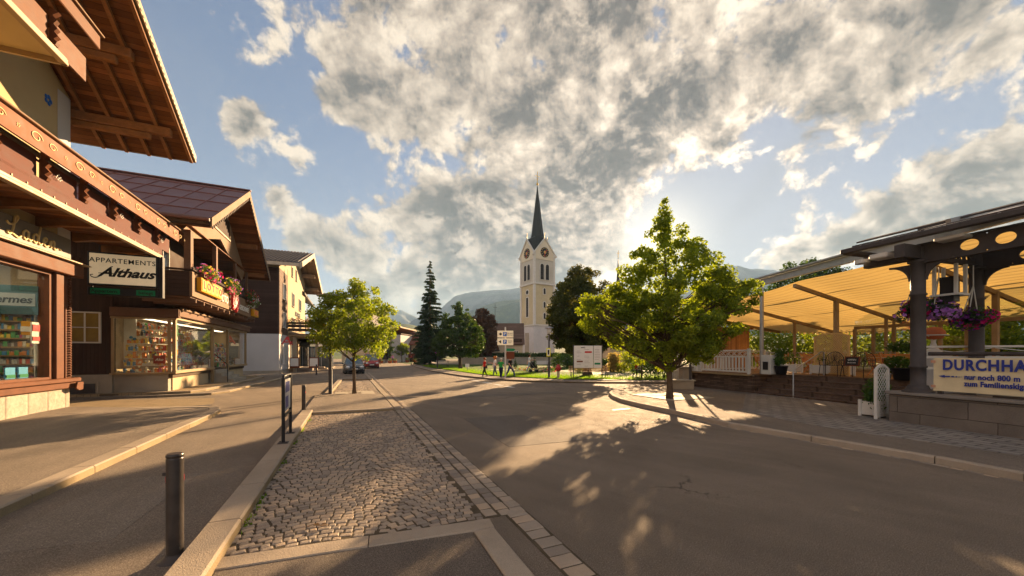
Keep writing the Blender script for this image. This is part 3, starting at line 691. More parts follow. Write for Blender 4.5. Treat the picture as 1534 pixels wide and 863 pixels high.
# ================================================================ the near chalet on the left (street coordinates, wall at x=-8.2)
def goods_row(b, x0, x1, y, z, pal, hmin, hmax, face='x', dmin=.05):
    """packets, tins and bottles side by side"""
    p = x0
    while p < x1-.04:
        w = random.uniform(.04, .11); h = random.uniform(hmin, hmax); d = random.uniform(dmin, dmin+.06)
        b.mt(random.choice(pal))
        if face == 'x': b.box(y-d, y, p, p+w*.92, z, z+h, .004)
        else: b.box(p, p+w*.92, y, y+d, z, z+h, .004)
        p += w
PAL = [mat('pack_%d' % i, c, .5, .15, 14) for i, c in enumerate([(.55, .08, .05), (.7, .5, .1), (.08, .25, .45), (.6, .58, .5), (.1, .35, .12), (.65, .25, .08), (.35, .3, .25), (.75, .7, .55), (.45, .1, .2), (.12, .1, .09)])]
PAL2 = [PAL[i] for i in (0, 1, 5, 7, 3, 5, 6, 7)]
H1 = thing('chalet', 'near chalet shop with carved red-brown balcony and boarded roof overhang at left edge', 'house', (0, 0, 0), fr=ST)
w = MB().mt(M_['ochre']); yE = 16.7
w.box(-18, -8.2, 2, yE, 5.45, 9.6)                                       # upper storeys
w.add([(-8.2, 2, 9.6), (-8.2, yE, 9.6), (-8.2, yE, 10.15), (-8.2, 9.35, 14.1), (-8.2, 2, 10.15), (-18, 2, 9.6), (-18, yE, 9.6), (-18, yE, 10.15), (-18, 9.35, 14.1), (-18, 2, 10.15)],
      [(0, 1, 2, 3, 4), (9, 8, 7, 6, 5), (1, 6, 7, 2), (0, 4, 9, 5)])
w.mt(M_['render_white']).box(-18, -8.19, yE-.55, yE+.012, 5.45, 10.1)  # grey-white corner: the wall's shaded part put into the colour
w.mt(M_['darkwood']).box(-18, -8.5, 2, 2.3, 0, 5.45).box(-18, -17.7, 2.3, yE, 0, 5.45)
w.box(-17.7, -8.45, yE-.3, yE-.02, .1, 5.45)
w.build('wall', H1)
b = MB().mt(M_['stone']); b.box(-8.6, -8.2, 2, yE, 0, .98, .01); b.mt(M_['plinth']).box(-8.65, -8.24, 2, yE-.05, .985, 1.0); b.build('plinth', H1)
# roof: two planes over purlins and rafters, gable facing the street, verge at x=-5.5
def gable_roof(root, xa, xb, yr, zr, yl, zl, yR, zR, th, top, under, fascia, name='roof', fas=.24, boards=True):
    """ridge along x from xa (wall end) to xb (verge); eaves at yl and yR"""
    r = MB()
    for (ye, ze) in ((yl, zl), (yR, zR)):
        r.mt(top).ext([(xa, yr, zr+th), (xa, ye, ze+th), (xb, ye, ze+th), (xb, yr, zr+th)] if ye < yr else [(xa, yr, zr+th), (xb, yr, zr+th), (xb, ye, ze+th), (xa, ye, ze+th)], (0, 0, -th*.5))
        r.mt(under).ext([(xa, yr, zr+th*.48), (xa, ye, ze+th*.48), (xb-.02, ye, ze+th*.48), (xb-.02, yr, zr+th*.48)] if ye < yr else [(xa, yr, zr+th*.48), (xb-.02, yr, zr+th*.48), (xb-.02, ye, ze+th*.48), (xa, ye, ze+th*.48)], (0, 0, -th*.46))
    o = r.build(name, root)
    f = MB().mt(fascia)
    for (ye, ze) in ((yl, zl), (yR, zR)):
        q = [(xb+.005, yr, zr+th+.03), (xb+.005, ye, ze+th+.03), (xb+.005, ye, ze+th-fas), (xb+.005, yr, zr+th-fas)]
        if ye > yr: q = q[::-1]
        f.ext(q, (.05, 0, 0))
        sg = 1 if ye > yr else -1
        f.box(xa, xb, ye, ye+sg*.05, ze-.02, ze+th+.0)
    f.build('verge_board', o)
    return o
rf = gable_roof(H1, -19, -5.45, 9.35, 14.25, .6, 9.35, 18.15, 9.36, .2, M_['brownroof'], M_['soffit'], M_['gold'])
b = MB().mt(M_['beam']); sl_ = (14.25-9.36)/(18.15-9.35)
for y in (17.0, 14.9, 12.3, 9.35):                                       # purlins poking out of the gable wall
    z = 14.25-(abs(y-9.35))*sl_-.03; ww = .2 if y != 14.9 else .24
    b.box(-8.3, -5.75 if y != 14.9 else -5.95, y-ww/2, y+ww/2, z-.34, z-.06, .02)
    b.box(-8.3, -6.3, y-ww/2+.03, y+ww/2-.03, z-.56, z-.345, .03)
build_each(b, 'purlin', rf)
b = MB().mt(M_['beam'])
for x in np.arange(-8.0, -5.5, .62):
    b.bar((x, 9.35, 14.22-.07), (x, 18.1, 9.34-.03), .1, .13)
build_each(b, 'rafter', rf)
g = MB().mt(M_['black'])                                                  # ornamental tooth strip along the verge and a gutter
for k in range(60):
    t_ = k/60; y = 9.35+t_*8.8; z = 14.25-t_*4.89+.02
    g.box(-5.395, -5.385, y, y+.075, z-.05, z+.0)
g.tube([(-5.45, 18.26, 9.43), (-12, 18.26, 9.43)], .055, 8); g.build('gutter', rf)
# blue sundial-like ornament on the upper wall
b = MB().mt(M_['blue_sign'])
for k in range(5): b.ball((-8.19, 15.75+.1*math.cos(k*1.25), 9.5+.1*math.sin(k*1.25)), .07, 8, 5, (.2, 1, 1))
b.build('wall_ornament', H1)
# lower balcony: front at x=-6.6, floor edge z 5.55
def scroll(b, y, z, s, x, r=.012):
    pts = []
    for k in range(26):
        a = k/25*math.pi*2.2; rr = s*(1-.62*k/25); pts.append((x, y+math.cos(a)*rr*1.5, z+math.sin(a)*rr))
    b.tube(pts, r, 5, False)
def balcony(root, y0, y1, zf, xw=-8.2, xf=-6.6, rail=7.02, label=None, scrolls=True):
    bl = MB().mt(M_['beam']).box(xw, xf+.02, y0, y1-.02, zf+.34, zf+.40)                  # deck boards
    bl.mt(M_['panelwood']).box(xf-.06, xf+.02, y0, y1, zf+.16, zf+.46)
    o = bl.build('balcony', root, label)
    t_ = MB().mt(M_['gold'])
    t_.box(xf-.08, xf+.06, y0, y1+.02, zf, zf+.075, .01).box(xf-.05, xf+.04, y0, y1+.01, zf+.078, zf+.155, .01); t_.box(xw, xf+.03, y1-.02, y1+.04, zf, zf+.12)
    y = y0
    while y < y1: t_.box(xf+.021, xf+.034, y, y+.03, zf+.16, zf+.21); y += .42
    t_.build('trim', o)
    j = MB().mt(M_['beam']); y = y0+.5
    while y < y1:
        j.ext([(xw, y-.09, zf+.30), (xw, y-.09, zf+.02), (xw+.5, y-.09, zf+.10), (xf-.35, y-.09, zf+.16), (xf-.12, y-.09, zf+.30)], (0, .18, 0)); y += 1.55
    j.build('joist', o)
    un = MB().mt(M_['soffit']).box(xw, xf-.07, y0, y1-.03, zf+.305, zf+.335); un.build('underside', o)
    pp_ = MB(); p = MB().mt(M_['redwood']); y = y0+.1                                                 # carved panels between wavy posts
    while y < y1-.1:
        pr = [(.0, .0), (.10, .02), (.13, .10), (.07, .16), (.15, .24), (.08, .34), (.14, .42), (.07, .52), (.13, .62), (.05, .72), (.16, .82), (.16, .92), (0, .92)]
        q = [(xf-.07+a_, y-.055, zf+.46+h_*1.0) for a_, h_ in pr]; p.ext(q[::-1], (0, .11, 0))
        pp_.mt(M_['panelwood']).box(xf-.16, xf-.11, y+.07, y+1.32, zf+.47, zf+1.02); y += 1.42
    build_each(p, 'carved_post', o); build_each(pp_, 'panel', o)
    c = MB().mt(M_['paper']); y = y0+.1
    while y < y1-.3:
        for (dy, dz) in ((0, 0), (.05, .03), (-.05, .03), (.03, -.04), (-.03, -.04), (0, .07), (.08, -.01), (-.08, -.01)):
            c.ball((xf-.062, y+.55+dy*1.2, zf+.78+dz*1.2), .02, 6, 4, (.3, 1, 1))
        y += 2.84
    c.build('carved_flowers', o)
    u = MB().mt(M_['steel']).tube([(xf-.22, y0, zf+1.0), (xf-.22, y1-.2, zf+1.0)], .03, 6); u.mt(M_['black']).box(xf-.30, xf-.14, y0, y1-.3, zf+1.12, zf+1.17); u.build('light_strip', o)
    h = MB().mt(M_['railwood']); h.ext([(xf+.20, y0, rail-.52), (xf+.245, y0, rail-.52), (xf+.245, y0, rail-.06), (xf+.20, y0, rail-.06)], (0, y1+.85-y0, 0))
    h.ext([(xf+.18, y1+.85, rail-.5), (xf+.18, y1+1.02, rail-.33), (xf+.18, y1+.85, rail-.10)], (.05, 0, 0))
    h.mt(M_['tanpaint']).box(xf+.05, xf+.32, y0, y1+.87, rail-.05, rail, .012)
    h.mt(M_['redwood']).box(xf-.1, xf+.19, y0, y1+.6, rail-.10, rail-.055); h.build('handrail', o)
    if scrolls:
        s_ = MB().mt(M_['script_cream']); y = y0+.6
        while y < y1+.5:
            scroll(s_, y, rail-.28, .12, xf+.25, .013); scroll(s_, y+.5, rail-.27, .09, xf+.25, .011)
            for k in range(5): s_.ball((xf+.25, y+.95+.035*math.cos(k*1.257), rail-.29+.035*math.sin(k*1.257)), .016, 6, 4, (.4, 1, 1))
            y += 1.45
        s_.build('carving', o)
    return o
balcony(H1, 4, 18.6, 5.55)
ub = MB().mt(M_['ochre']).box(-8.2, -6.45, 4, 12.85, 9.18, 9.30); o2 = ub.build('balcony', H1)
t_ = MB().mt(M_['gold']); t_.box(-6.5, -6.36, 4, 12.92, 9.06, 9.14, .01).box(-6.47, -6.38, 4, 12.9, 9.143, 9.24, .01).box(-8.2, -6.38, 12.86, 12.93, 9.06, 9.22)
t_.build('trim', o2)
p = MB().mt(M_['redwood']); y = 4.1
while y < 12.9:
    pr = [(.0, .0), (.10, .02), (.13, .10), (.07, .16), (.15, .24), (.08, .34), (.14, .42), (.07, .52), (.13, .62), (.05, .72), (.16, .82), (0, .92)]
    p.ext([(-6.52+a_, y-.055, 9.3+h_) for a_, h_ in pr][::-1], (0, .11, 0)); p.box(-6.57, -6.52, y+.07, y+1.3, 9.31, 9.95); y += 1.42
p.build('carved_post', o2)
h = MB().mt(M_['redwood']); h.box(-6.27, -6.22, 4, 13.9, 10.25, 10.62, .02).mt(M_['tanpaint']).box(-6.45, -6.15, 4, 13.95, 10.63, 10.68, .01); h.build('handrail', o2)
# shop window: red-brown frame, posts with carved rope edge, interior
b = MB().mt(M_['redwood'])
b.box(-8.75, -8.02, 2, 16.9, 1.0, 1.13, .02).box(-8.5, -8.1, 2, 16.85, .80, .995, .02)       # sill beams
b.box(-8.5, -7.98, 2, 16.95, 4.38, 4.78, .02)                                               # lintel beam
b.box(-8.5, -8.12, 15.95, 16.28, 1.13, 4.38, .01).box(-8.5, -8.16, 16.42, 16.7, 1.13, 4.38, .01)
b.box(-8.46, -8.2, 15.8, 15.95, 1.13, 4.38, .01).box(-8.46, -8.2, 2, 15.8, 4.28, 4.38).box(-8.46, -8.2, 2, 15.8, 1.131, 1.2)
for k in range(40): b.ball((-8.13, 16.56, 1.2+k*.079), .045, 7, 5, (1, 1.3, .75))
b.ext([(-8.02, 16.9, .98), (-8.02, 16.62, .98), (-8.02, 16.55, .8), (-8.02, 16.7, .72), (-8.02, 16.88, .74)], (.05, 0, 0))
sf = b.build('window_frame', H1)
LAMPP = mat('lit_ceiling_panel', (.8, .7, .5), .5, emit=((1, .78, .5), .7))
b = MB().mt(M_['gold']).box(-8.46, -7.85, 2, 17.05, 4.785, 4.82); b.build('flashing', sf)
b = MB().mt(M_['glass']).box(-8.33, -8.318, 2, 15.8, 1.2, 4.28); b.build('pane', sf)
b = MB().mt(M_['interior']); b.box(-11.6, -11.5, 2.3, yE-.32, .9, 4.8).box(-11.5, -8.6, 2.3, yE-.32, .9, 1.0).mt(M_['paper']).box(-11.5, -8.5, 2.3, yE-.32, 4.62, 4.7)
b.mt(LAMPP).box(-10.5, -8.7, 12.2, 15.2, 4.585, 4.60).mt(M_['cream']).box(-11.49, -8.5, yE-.4, yE-.33, 1.0, 4.6); b.build('shop_room', H1)
def shelf_unit(name, loc, w, h, n, pal, label, rz=0, group=None, hh=.2):
    root = thing(name, label, 'shelf', loc, rz, group, fr=ST)
    f = MB().mt(M_['paper']).box(-w/2, w/2, .30, .33, 0, h).box(-w/2-.03, -w/2, 0, .33, 0, h).box(w/2, w/2+.03, 0, .33, 0, h); f.build('frame', root)
    for k in range(n):
        z = h*k/n+.04; s = MB().mt(M_['paper']).box(-w/2, w/2, 0, .299, z, z+.025); s.mt(M_['gold']).box(-w/2, w/2, -.012, -.001, z-.01, z+.035); s.build('board', root)
        g_ = MB(); goods_row(g_, -w/2+.02, w/2-.02, .03, z+.026, pal, hh*.45, hh, 'y', .08); tag(g_.build('packets', root), kind='stuff')
    return root
shelf_unit('goods_shelf', (-9.15, 15.95, 1.02), 1.1, 2.55, 10, PAL, 'tall white shelf rack packed with small coloured packets behind the near shop window', R(0), 'shelf racks in the near shop')
shelf_unit('goods_shelf', (-9.5, 14.9, 1.02), .8, 1.5, 6, PAL, 'lower pale rack of cartons at the very left edge of the near shop window', R(20), 'shelf racks in the near shop')
shelf_unit('goods_shelf', (-10.9, 12.6, 1.02), 2.6, 2.2, 7, PAL, 'long low shelf rack along the back wall of the near shop', R(90), 'shelf racks in the near shop')
def board(name, label, cat, loc, w, h, m, rz=0, fr=ST, frame=None, t=.03, rx=0, group=None):
    """flat sign board, local front is -y"""
    root = thing(name, label, cat, loc, rz, group, fr=fr)
    if rx: root.rotation_euler = (rx, 0, root.rotation_euler[2])
    b = MB().mt(m).box(-w/2, w/2, -t/2, t/2, 0, h, .006); b.build('panel', root)
    if frame:
        f = MB().mt(frame); e = .03
        f.box(-w/2-e, w/2+e, -t/2-.012, t/2+.012, -e, 0).box(-w/2-e, w/2+e, -t/2-.012, t/2+.012, h, h+e)
        f.box(-w/2-e, -w/2, -t/2-.012, t/2+.012, 0, h).box(w/2, w/2+e, -t/2-.012, t/2+.012, 0, h); f.build('frame', root)
    return root
hb = board('shop_sign', 'teal and white lettered panel hanging inside the near shop window', 'sign', (-9.05, 15.75, 3.05), 1.3, .85, mat('teal_panel', (.025, .085, .10), .5), 0)
b = MB().mt(mat('dull_panel', (.30, .33, .33), .6)).box(-.65, .6, -.032, -.02, .25, .62); b.build('stripe', hb)
text('Hermes', .3, M_['black_ink'], hb, (.05, -.04, .43), FRONT, .003, .006, .2)
yp = board('poster', 'small red and white notice stuck inside the near shop glass', 'poster', (-8.36, 15.55, 2.2), .3, .62, M_['paper'], R(90))
b = MB().mt(M_['red_gloss']).box(-.13, .13, -.03, -.018, .36, .55).box(-.13, .13, -.03, -.018, .08, .2); b.build('print', yp)
yy = board('poster', 'small yellow leaflet on the rack in the near shop window', 'poster', (-8.62, 15.7, 2.45), .2, .4, M_['yellow_box'], R(10))
b = MB().mt(M_['paper']).box(-.1, .1, -.03, -.018, .1, .25); b.build('print', yy)
# postcards on the window sill inside
for i, (y, lb) in enumerate(((14.9, 'left'), (15.35, 'right'))):
    pc = board('postcard', 'blue landscape postcard on the near shop sill, %s of the pair' % lb, 'postcard', (-8.5, y, 1.2), .34, .32, mat('postcard_blue', (.08, .35, .6), .5), R(90), group='postcards on the near shop sill')
    MB().mt(M_['green_sign']).box(-.15, .15, -.03, -.018, .03, .12).build('print', pc)
# name board over the shop, cursive gold lettering
nb = thing('shop_sign', 'dark board with cursive cream lettering above the near shop window', 'sign', (-7.95, 11.5, 4.86), R(90), fr=ST)
MB().mt(M_['signgrey']).box(-4.5, 4.75, 0, .06, 0, .62, .01).build('panel', nb)
def stroke(pts, m, parent, r=.022, y=-.02, name='lettering', sc=1., ox=0, oz=0, flat=.5):
    """hand-lettered stroke: smooth curve through points (x, z)"""
    P = [Vector((ox+p[0]*sc, y, oz+p[1]*sc)) for p in pts]; out = []
    for i in range(len(P)-1):
        p0, p1, p2, p3 = P[max(0, i-1)], P[i], P[i+1], P[min(len(P)-1, i+2)]
        for k in range(6):
            t = k/6; out.append(.5*((2*p1)+(-p0+p2)*t+(2*p0-5*p1+4*p2-p3)*t*t+(-p0+3*p1-3*p2+p3)*t**3))
    out.append(P[-1]); return out
lt = MB().mt(M_['script_cream'])
def S(pts, ox, oz=.12, sc=.42, r=.026): lt.tube(stroke(pts, None, None, sc=sc, ox=ox, oz=oz, y=-.015), r, 6)
L_ = {'t': [(0, .1), (.25, .5), (.32, .95), (.22, .5), (.2, .1), (.35, 0), (.6, .15)], 't2': [(.05, .68), (.55, .72)],
      'e': [(0, .15), (.25, .3), (.42, .48), (.3, .6), (.12, .4), (.15, .1), (.35, 0), (.6, .15)],
      'L': [(-.25, .75), (.0, .62), (.35, .8), (.6, 1.15), (.52, 1.3), (.35, 1.1), (.28, .6), (.12, .15), (-.1, .02), (-.22, .12), (-.05, .2), (.2, .08), (.6, -.05), (.85, .15)],
      'a': [(.5, .5), (.3, .6), (.08, .4), (.1, .08), (.3, .02), (.48, .35), (.52, .55), (.48, .2), (.58, .0), (.8, .15)],
      'd': [(.5, .48), (.3, .6), (.08, .4), (.1, .08), (.3, .02), (.5, .4), (.72, 1.15), (.55, .4), (.55, .05), (.7, 0), (.85, .15)],
      'n': [(0, .15), (.12, .55), (.12, .02), (.18, .4), (.38, .58), (.46, .4), (.42, .08), (.55, 0), (.85, .18), (1.1, .12)]}
x = 4.35-3.35
for ch, adv in (('B', 0), ('e', .24), ('t', .24), ('e', .24), (' ', .18), ('L', .36), ('a', .32), ('d', .34), ('e', .24), ('n', .3)):
    pass
for ch, x in (('t', 1.55), ('e', 1.83), ('L', 2.42), ('a', 2.82), ('d', 3.16), ('e', 3.52), ('n', 3.80)):
    S(L_[ch], x)
    if ch == 't': S(L_['t2'], x)
lt.build('lettering', nb)
# hanging sign under the balcony end, facing the camera
sg = thing('hanging_sign', 'large cream sign box with black lettering hanging under the near balcony end', 'sign', (-7.46, 18.15, 4.02), 0, fr=ST)
b = MB().mt(M_['black']).box(-.96, .96, -.11, .11, .33, 1.52, .01).box(-.96, .96, -.10, .10, -.02, .26, .01).box(-.9, -.86, -.02, .02, .26, .33).box(.86, .9, -.02, .02, .26, .33)
b.box(.97, 1.0, -.1, .1, -.02, 1.52).box(1.03, 1.09, -.09, .09, -.02, 1.52).box(-.7, -.66, -.03, .03, 1.52, 1.75).box(.66, .7, -.03, .03, 1.52, 1.75); b.build('case', sg)
MB().mt(M_['signcream_glow']).box(-.9, .9, -.125, -.111, .39, 1.46).build('face_panel', sg)
text('APPARTEMENTS', .235, M_['black_ink'], sg, (0, -.13, 1.22), FRONT, .003, .002, 0, .98, spacing=1.12)
text('Althaus', .44, M_['black_ink'], sg, (.10, -.13, .80), FRONT, .003, .016, .42, 1.12)
q = MB().mt(M_['black_ink']); q.tube(stroke([(-.84, .62), (-.72, .60), (-.55, .72), (-.35, .98), (-.28, 1.02)], 0, 0, y=-.13), .016, 5); q.tube(stroke([(-.66, .76), (-.4, .78), (-.2, .76)], 0, 0, y=-.13), .012, 5); q.tube(stroke([(-.84, .62), (-.87, .68), (-.8, .7)], 0, 0, y=-.13), .014, 5); q.build('flourish', sg)
MB().mt(M_['green_sign']).box(-.88, -.1, -.115, -.101, .03, .22).build('lower_panel', sg)
MB().mt(M_['green_sign']).box(.35, .88, -.115, -.101, .03, .22).build('lower_panel', sg)
text('Appartem.', .17, M_['black_ink'], sg, (-.5, -.12, .125), FRONT, .002, .003); text('belegt', .17, M_['black_ink'], sg, (.62, -.12, .125), FRONT, .002, .003)
# ================================================================ the second chalet: photo and gift shop
H2 = thing('chalet', 'second chalet with brown metal roof, flower-decked balcony and lit shop windows', 'house', (0, 0, 0), fr=ST)
b = MB().mt(M_['darkwood'])
b.box(-18, -8.0, 21.95, 31.2, 4.0, 7.6); b.box(-18, -9.4, 21.85, 22.1, 1.0, 6.0)
b.box(-18, -9.45, 22.1, 35, 3.8, 4.0)
b.mt(M_['darkwood_h']).box(-17.9, -8.3, 30.9, 31.0, 0, 4)
b.mt(M_['plinth']).box(-18, -9.4, 21.8, 22.0, 0, 1.0)
b.build('wall', H2)
b = MB().mt(M_['tanpaint'])                                               # rendered gable triangle in the balcony front plane
xg = -6.55; q = [(xg, 20.6, 7.15), (xg, 30.9, 7.1), (xg, 25.85, 11.0)]
b.add([(xg, 20.5, 7.3), (xg, 21.3, 7.15), (xg, 25.7, 8.35), (xg, 30.3, 6.85), (xg, 31.0, 7.5), (xg, 25.85, 10.9),
       (xg-.12, 20.5, 7.3), (xg-.12, 21.3, 7.15), (xg-.12, 25.7, 8.35), (xg-.12, 30.3, 6.85), (xg-.12, 31.0, 7.5), (xg-.12, 25.85, 10.9)],
      [(0, 1, 2, 5), (2, 3, 4, 5), (6, 11, 8, 7), (8, 11, 10, 9), (0, 6, 7, 1), (1, 7, 8, 2), (2, 8, 9, 3), (3, 9, 10, 4)])
gb = b.build('gable_panel', H2)
b = MB().mt(M_['darkwood']).box(xg+.005, xg+.02, 24.2, 27.4, 8.75, 9.85).mt(M_['gold']).box(xg+.02, xg+.05, 24.1, 27.5, 8.68, 8.78).box(xg+.02, xg+.05, 24.1, 24.2, 8.78, 9.8).box(xg+.02, xg+.05, 27.4, 27.5, 8.78, 9.6); b.build('vent', gb)
rf2 = gable_roof(H2, -19, -5.3, 26.1, 11.15, 19.45, 7.35, 32.3, 7.3, .28, M_['metalroof'], M_['soffit'], M_['tanpaint'], fas=.34)
b = MB().mt(mat('rust_seam', (.20, .07, .05), .5, .2, 3))
sl2 = (11.15-7.35)/(26.1-19.45)
for y in (20.6, 22.3, 24.0, 25.5): z = 7.35+(y-19.45)*sl2+.285; b.box(-19, -5.32, y-.02, y+.02, z, z+.03)
for k, x in enumerate(np.arange(-18.6, -5.4, .95)): b.bar((x, 19.5, 7.35+.30), (x, 26.05, 11.12+.31), .03, .035)
b.build('seam', rf2)
b = MB().mt(M_['darkwood_h']); b.box(-19, -5.3, 19.4, 19.55, 7.28, 7.52); b.mt(M_['metalroof']).tube([(-19, 19.33, 7.52), (-5.3, 19.33, 7.52)], .07, 8); b.box(-19, -5.2, 25.98, 26.22, 11.44, 11.5); b.build('gutter', rf2)
b = MB().mt(M_['darkwood'])                                               # carved scallops under the verge
for k in range(26):
    t_ = k/26; y = 19.6+t_*6.4; z = 7.35+(y-19.45)*sl2-.13; b.cyl((-5.29, y, z), (-5.25, y, z), .085, .085, 8)
for k in range(26):
    t_ = k/26; y = 26.2+t_*6.0; z = 11.15-(y-26.1)*(3.85/6.2)-.13; b.cyl((-5.29, y, z), (-5.25, y, z), .085, .085, 8)
b.build('scallops', rf2)
b = MB().mt(M_['beam'])
for y, z in ((26.1, 10.9), (29.3, 8.95), (31.6, 7.5), (22.6, 8.9), (20.3, 7.6)): b.box(-8.2, -5.5, y-.1, y+.1, z-.14, z+.16, .02)
build_each(b, 'purlin', rf2)
MB().mt(M_['black']).cyl((-17.5, 25.8, 11.3), (-17.5, 25.8, 12.3), .07, .07, 8).build('flue', rf2)
# balcony
b = MB().mt(M_['tanpaint']); xf = -6.2
b.box(xf-.10, xf, 20.4, 32.4, 4.42, 5.5, .01); b.mt(M_['darkwood_h']).box(-9.4, xf-.1, 20.4, 20.5, 4.42, 5.5).box(-8.6, xf-.1, 32.3, 32.4, 4.42, 5.5)
b.mt(M_['brownpaint']).box(-8.0, xf-.1, 20.5, 32.3, 4.36, 4.44)
bo = b.build('balcony', H2)
b = MB().mt(M_['darkwood_h']).box(-9.4, xf+.06, 20.34, 20.52, 5.54, 5.60).box(xf-.16, xf+.07, 20.4, 32.45, 5.54, 5.60, .01).box(xf-.03, xf+.02, 20.4, 32.4, 5.64, 5.68); b.build('handrail', bo)
b = MB().mt(M_['brownpaint']); 
for y in np.arange(20.8, 32.4, 1.02): b.box(-8.0, xf+.02, y-.06, y+.06, 4.16, 4.34, .015)
b.build('joist', bo)
b = MB().mt(M_['brownpaint'])
for y, wd in ((20.75, .34), (24.4, .26), (28.2, .22), (31.2, .2)):
    b = MB().mt(M_['brownpaint']).box(xf-.35, xf-.35+wd*.7, y-wd/2, y+wd/2, 5.50, 7.35 if y < 21 else 7.6, .015); b.build('post', H2)
b = MB().mt(M_['soffit']).box(-8.0, xf-.2, 20.6, 31.0, 7.62, 7.66); b.build('loggia_ceiling', H2)
window(H2, (-8.0, 22.6, 5.6), R(90), 1.3, 1.5, 2, 1); window(H2, (-8.0, 26.6, 4.6), R(90), 1.0, 2.2, 1, 1, name='balcony_door'); window(H2, (-8.0, 28.9, 5.5), R(90), 1.3, 1.4, 2, 1)
window(H2, (-10.25, 21.84, 2.35), 0, 1.0, 1.35, 2, 2, fm=M_['white'], gm=mat('amber_curtain_glass', (.22, .15, .04), .15, .3, 2))
MB().mt(M_['plinth']).box(-10.9, -9.8, 21.76, 21.8, .12, .7).mt(M_['iron']).box(-10.8, -9.9, 21.74, 21.76, .2, .62).build('cellar_grille', H2)
# shop bay below the balcony
b = MB().mt(M_['plinth']); b.box(-9.5, -7.55, 21.95, 22.3, 0, 1.0).mt(mat('shop_plinth_sunny', (.44, .34, .21), .85, .15, 1, .3, 50, stain=.2)).box(-7.7, -7.5, 22.3, 27.2, 0, 1.0).box(-7.7, -7.5, 30.2, 35, 0, 1.05); b.box(-9.5, -7.5, 34.9, 35, 0, 3.7)  # street-side plinth: sunlight put into a lighter, warmer copy of the colour
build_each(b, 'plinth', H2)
b = MB().mt(M_['brownpaint']); b.box(-9.45, -7.1, 21.72, 22.02, 3.55, 3.95, .02).box(-7.42, -7.08, 21.8, 35.2, 3.62, 3.92, .02); b.mt(M_['tanpaint']).box(-7.3, -7.0, 21.9, 35.3, 3.92, 3.98)
for y in np.arange(22.1, 35, .66): b.cyl((-7.1, y, 3.98), (-7.1, y+.42, 3.98), .07, .07, 6)
b.build('fascia', H2)
b = MB().mt(M_['gold'])
b.box(-9.45, -7.2, 21.78, 21.94, 3.46, 3.54, .01).box(-9.45, -7.2, 21.72, 21.95, .98, 1.06, .01).box(-9.42, -9.35, 21.8, 21.9, 1.06, 3.46).box(-7.52, -7.42, 21.8, 21.9, 1.06, 3.46)
b.box(-7.38, -7.22, 21.8, 27.3, .98, 1.12, .01).box(-7.38, -7.24, 21.9, 35, 3.48, 3.61, .01).box(-7.38, -7.26, 21.9, 22.05, 1.12, 3.48).box(-7.38, -7.26, 27.1, 27.3, .2, 3.48).box(-7.38, -7.26, 30.1, 30.3, .2, 3.48)
b.box(-7.38, -7.22, 30.3, 35.05, .98, 1.12, .01).box(-7.38, -7.26, 34.85, 35, 1.12, 3.48)
sw = b.build('shop_window_frame', H2)
MB().mt(M_['glass']).box(-9.35, -7.52, 21.86, 21.872, 1.06, 3.46).build('pane', sw)
MB().mt(M_['glass']).box(-7.34, -7.328, 22.05, 27.1, 1.12, 3.48).build('pane', sw)
MB().mt(M_['glass']).box(-7.34, -7.328, 30.3, 34.85, 1.12, 3.48).build('pane', sw)
MB().mt(M_['gold']).box(-8.3, -8.25, 27.3, 30.1, .75, 3.4).mt(M_['glass']).box(-8.24, -8.23, 27.5, 29.9, .95, 3.3).build('shop_door', H2)
b = MB().mt(M_['interior']).box(-9.4, -7.4, 22.0, 34.85, .8, .98).mt(mat('display_back', (.42, .33, .22), .9, .3, 2)).box(-9.45, -9.4, 22.1, 34.85, 1, 3.6).mt(M_['paper']).box(-9.4, -7.45, 22.0, 34.85, 3.56, 3.6).box(-9.38, -8.95, 22.7, 22.75, 1.4, 3.5).mt(LAMPP).box(-8.9, -8.6, 22.6, 34.4, 3.545, 3.556); b.build('display_room', H2)
b = MB().mt(M_['plinth'])
for k in range(4): b.box(-7.5, -6.35+.28*(-k), 27.3, 30.1-.1*k, .18+.19*k-.02, .18+.19*(k+1)-.02, .01) if k else b.box(-7.5, -6.3, 27.3, 30.3, .1, .36, .01)
b.build('steps', H2)
MB().mt(M_['black']).tube([(-6.6, 27.25, .2), (-6.6, 27.25, 1.25), (-7.2, 27.25, 1.85)], .025, 6).build('stair_rail', H2)
# shop displays: small goods on tiers (each display one rack of souvenirs)
def display(loc, rz, w, rows, label, pal, hmax=.28, depth=.5):
    root = thing('souvenir_display', label, 'display', loc, rz, 'souvenir displays in the gift shop windows', fr=ST)
    b = MB().mt(M_['paper'])
    for k in range(rows): b.box(-w/2, w/2, k*depth/rows, k*depth/rows+.16, k*.34, k*.34+.02)
    b.build('tiers', root)
    g_ = MB()
    for k in range(rows):
        goods_row(g_, -w/2, w/2, k*depth/rows+.02, k*.34+.021, pal, .08, hmax, 'y', .05)
        for _ in range(int(w*5)): g_.mt(random.choice(pal)); g_.ball((random.uniform(-w/2, w/2), k*depth/rows+.04, k*.34+random.uniform(.08, .3)), random.uniform(.03, .07), 7, 5)
    tag(g_.build('souvenirs', root), kind='stuff'); return root
display((-8.3, 22.35, 1.0), 0, 1.3, 7, 'crowded red and gold souvenir tiers in the camera-facing gift shop window', PAL2, .3, .9)
display((-9.05, 22.3, 1.0), 0, .4, 6, 'narrow stack of yellow boxes at the left of the camera-facing gift shop window', [PAL[1], PAL[5], PAL[2]], .3, .5)
display((-7.9, 24.6, 1.0), R(90), 4.6, 7, 'long tiers of figurines behind the long street-side gift shop window', PAL, .3, .9)
display((-8.6, 28.7, .9), R(90), 2.2, 7, 'dense pale ornaments hung around the gift shop door', PAL2, .3, .3)
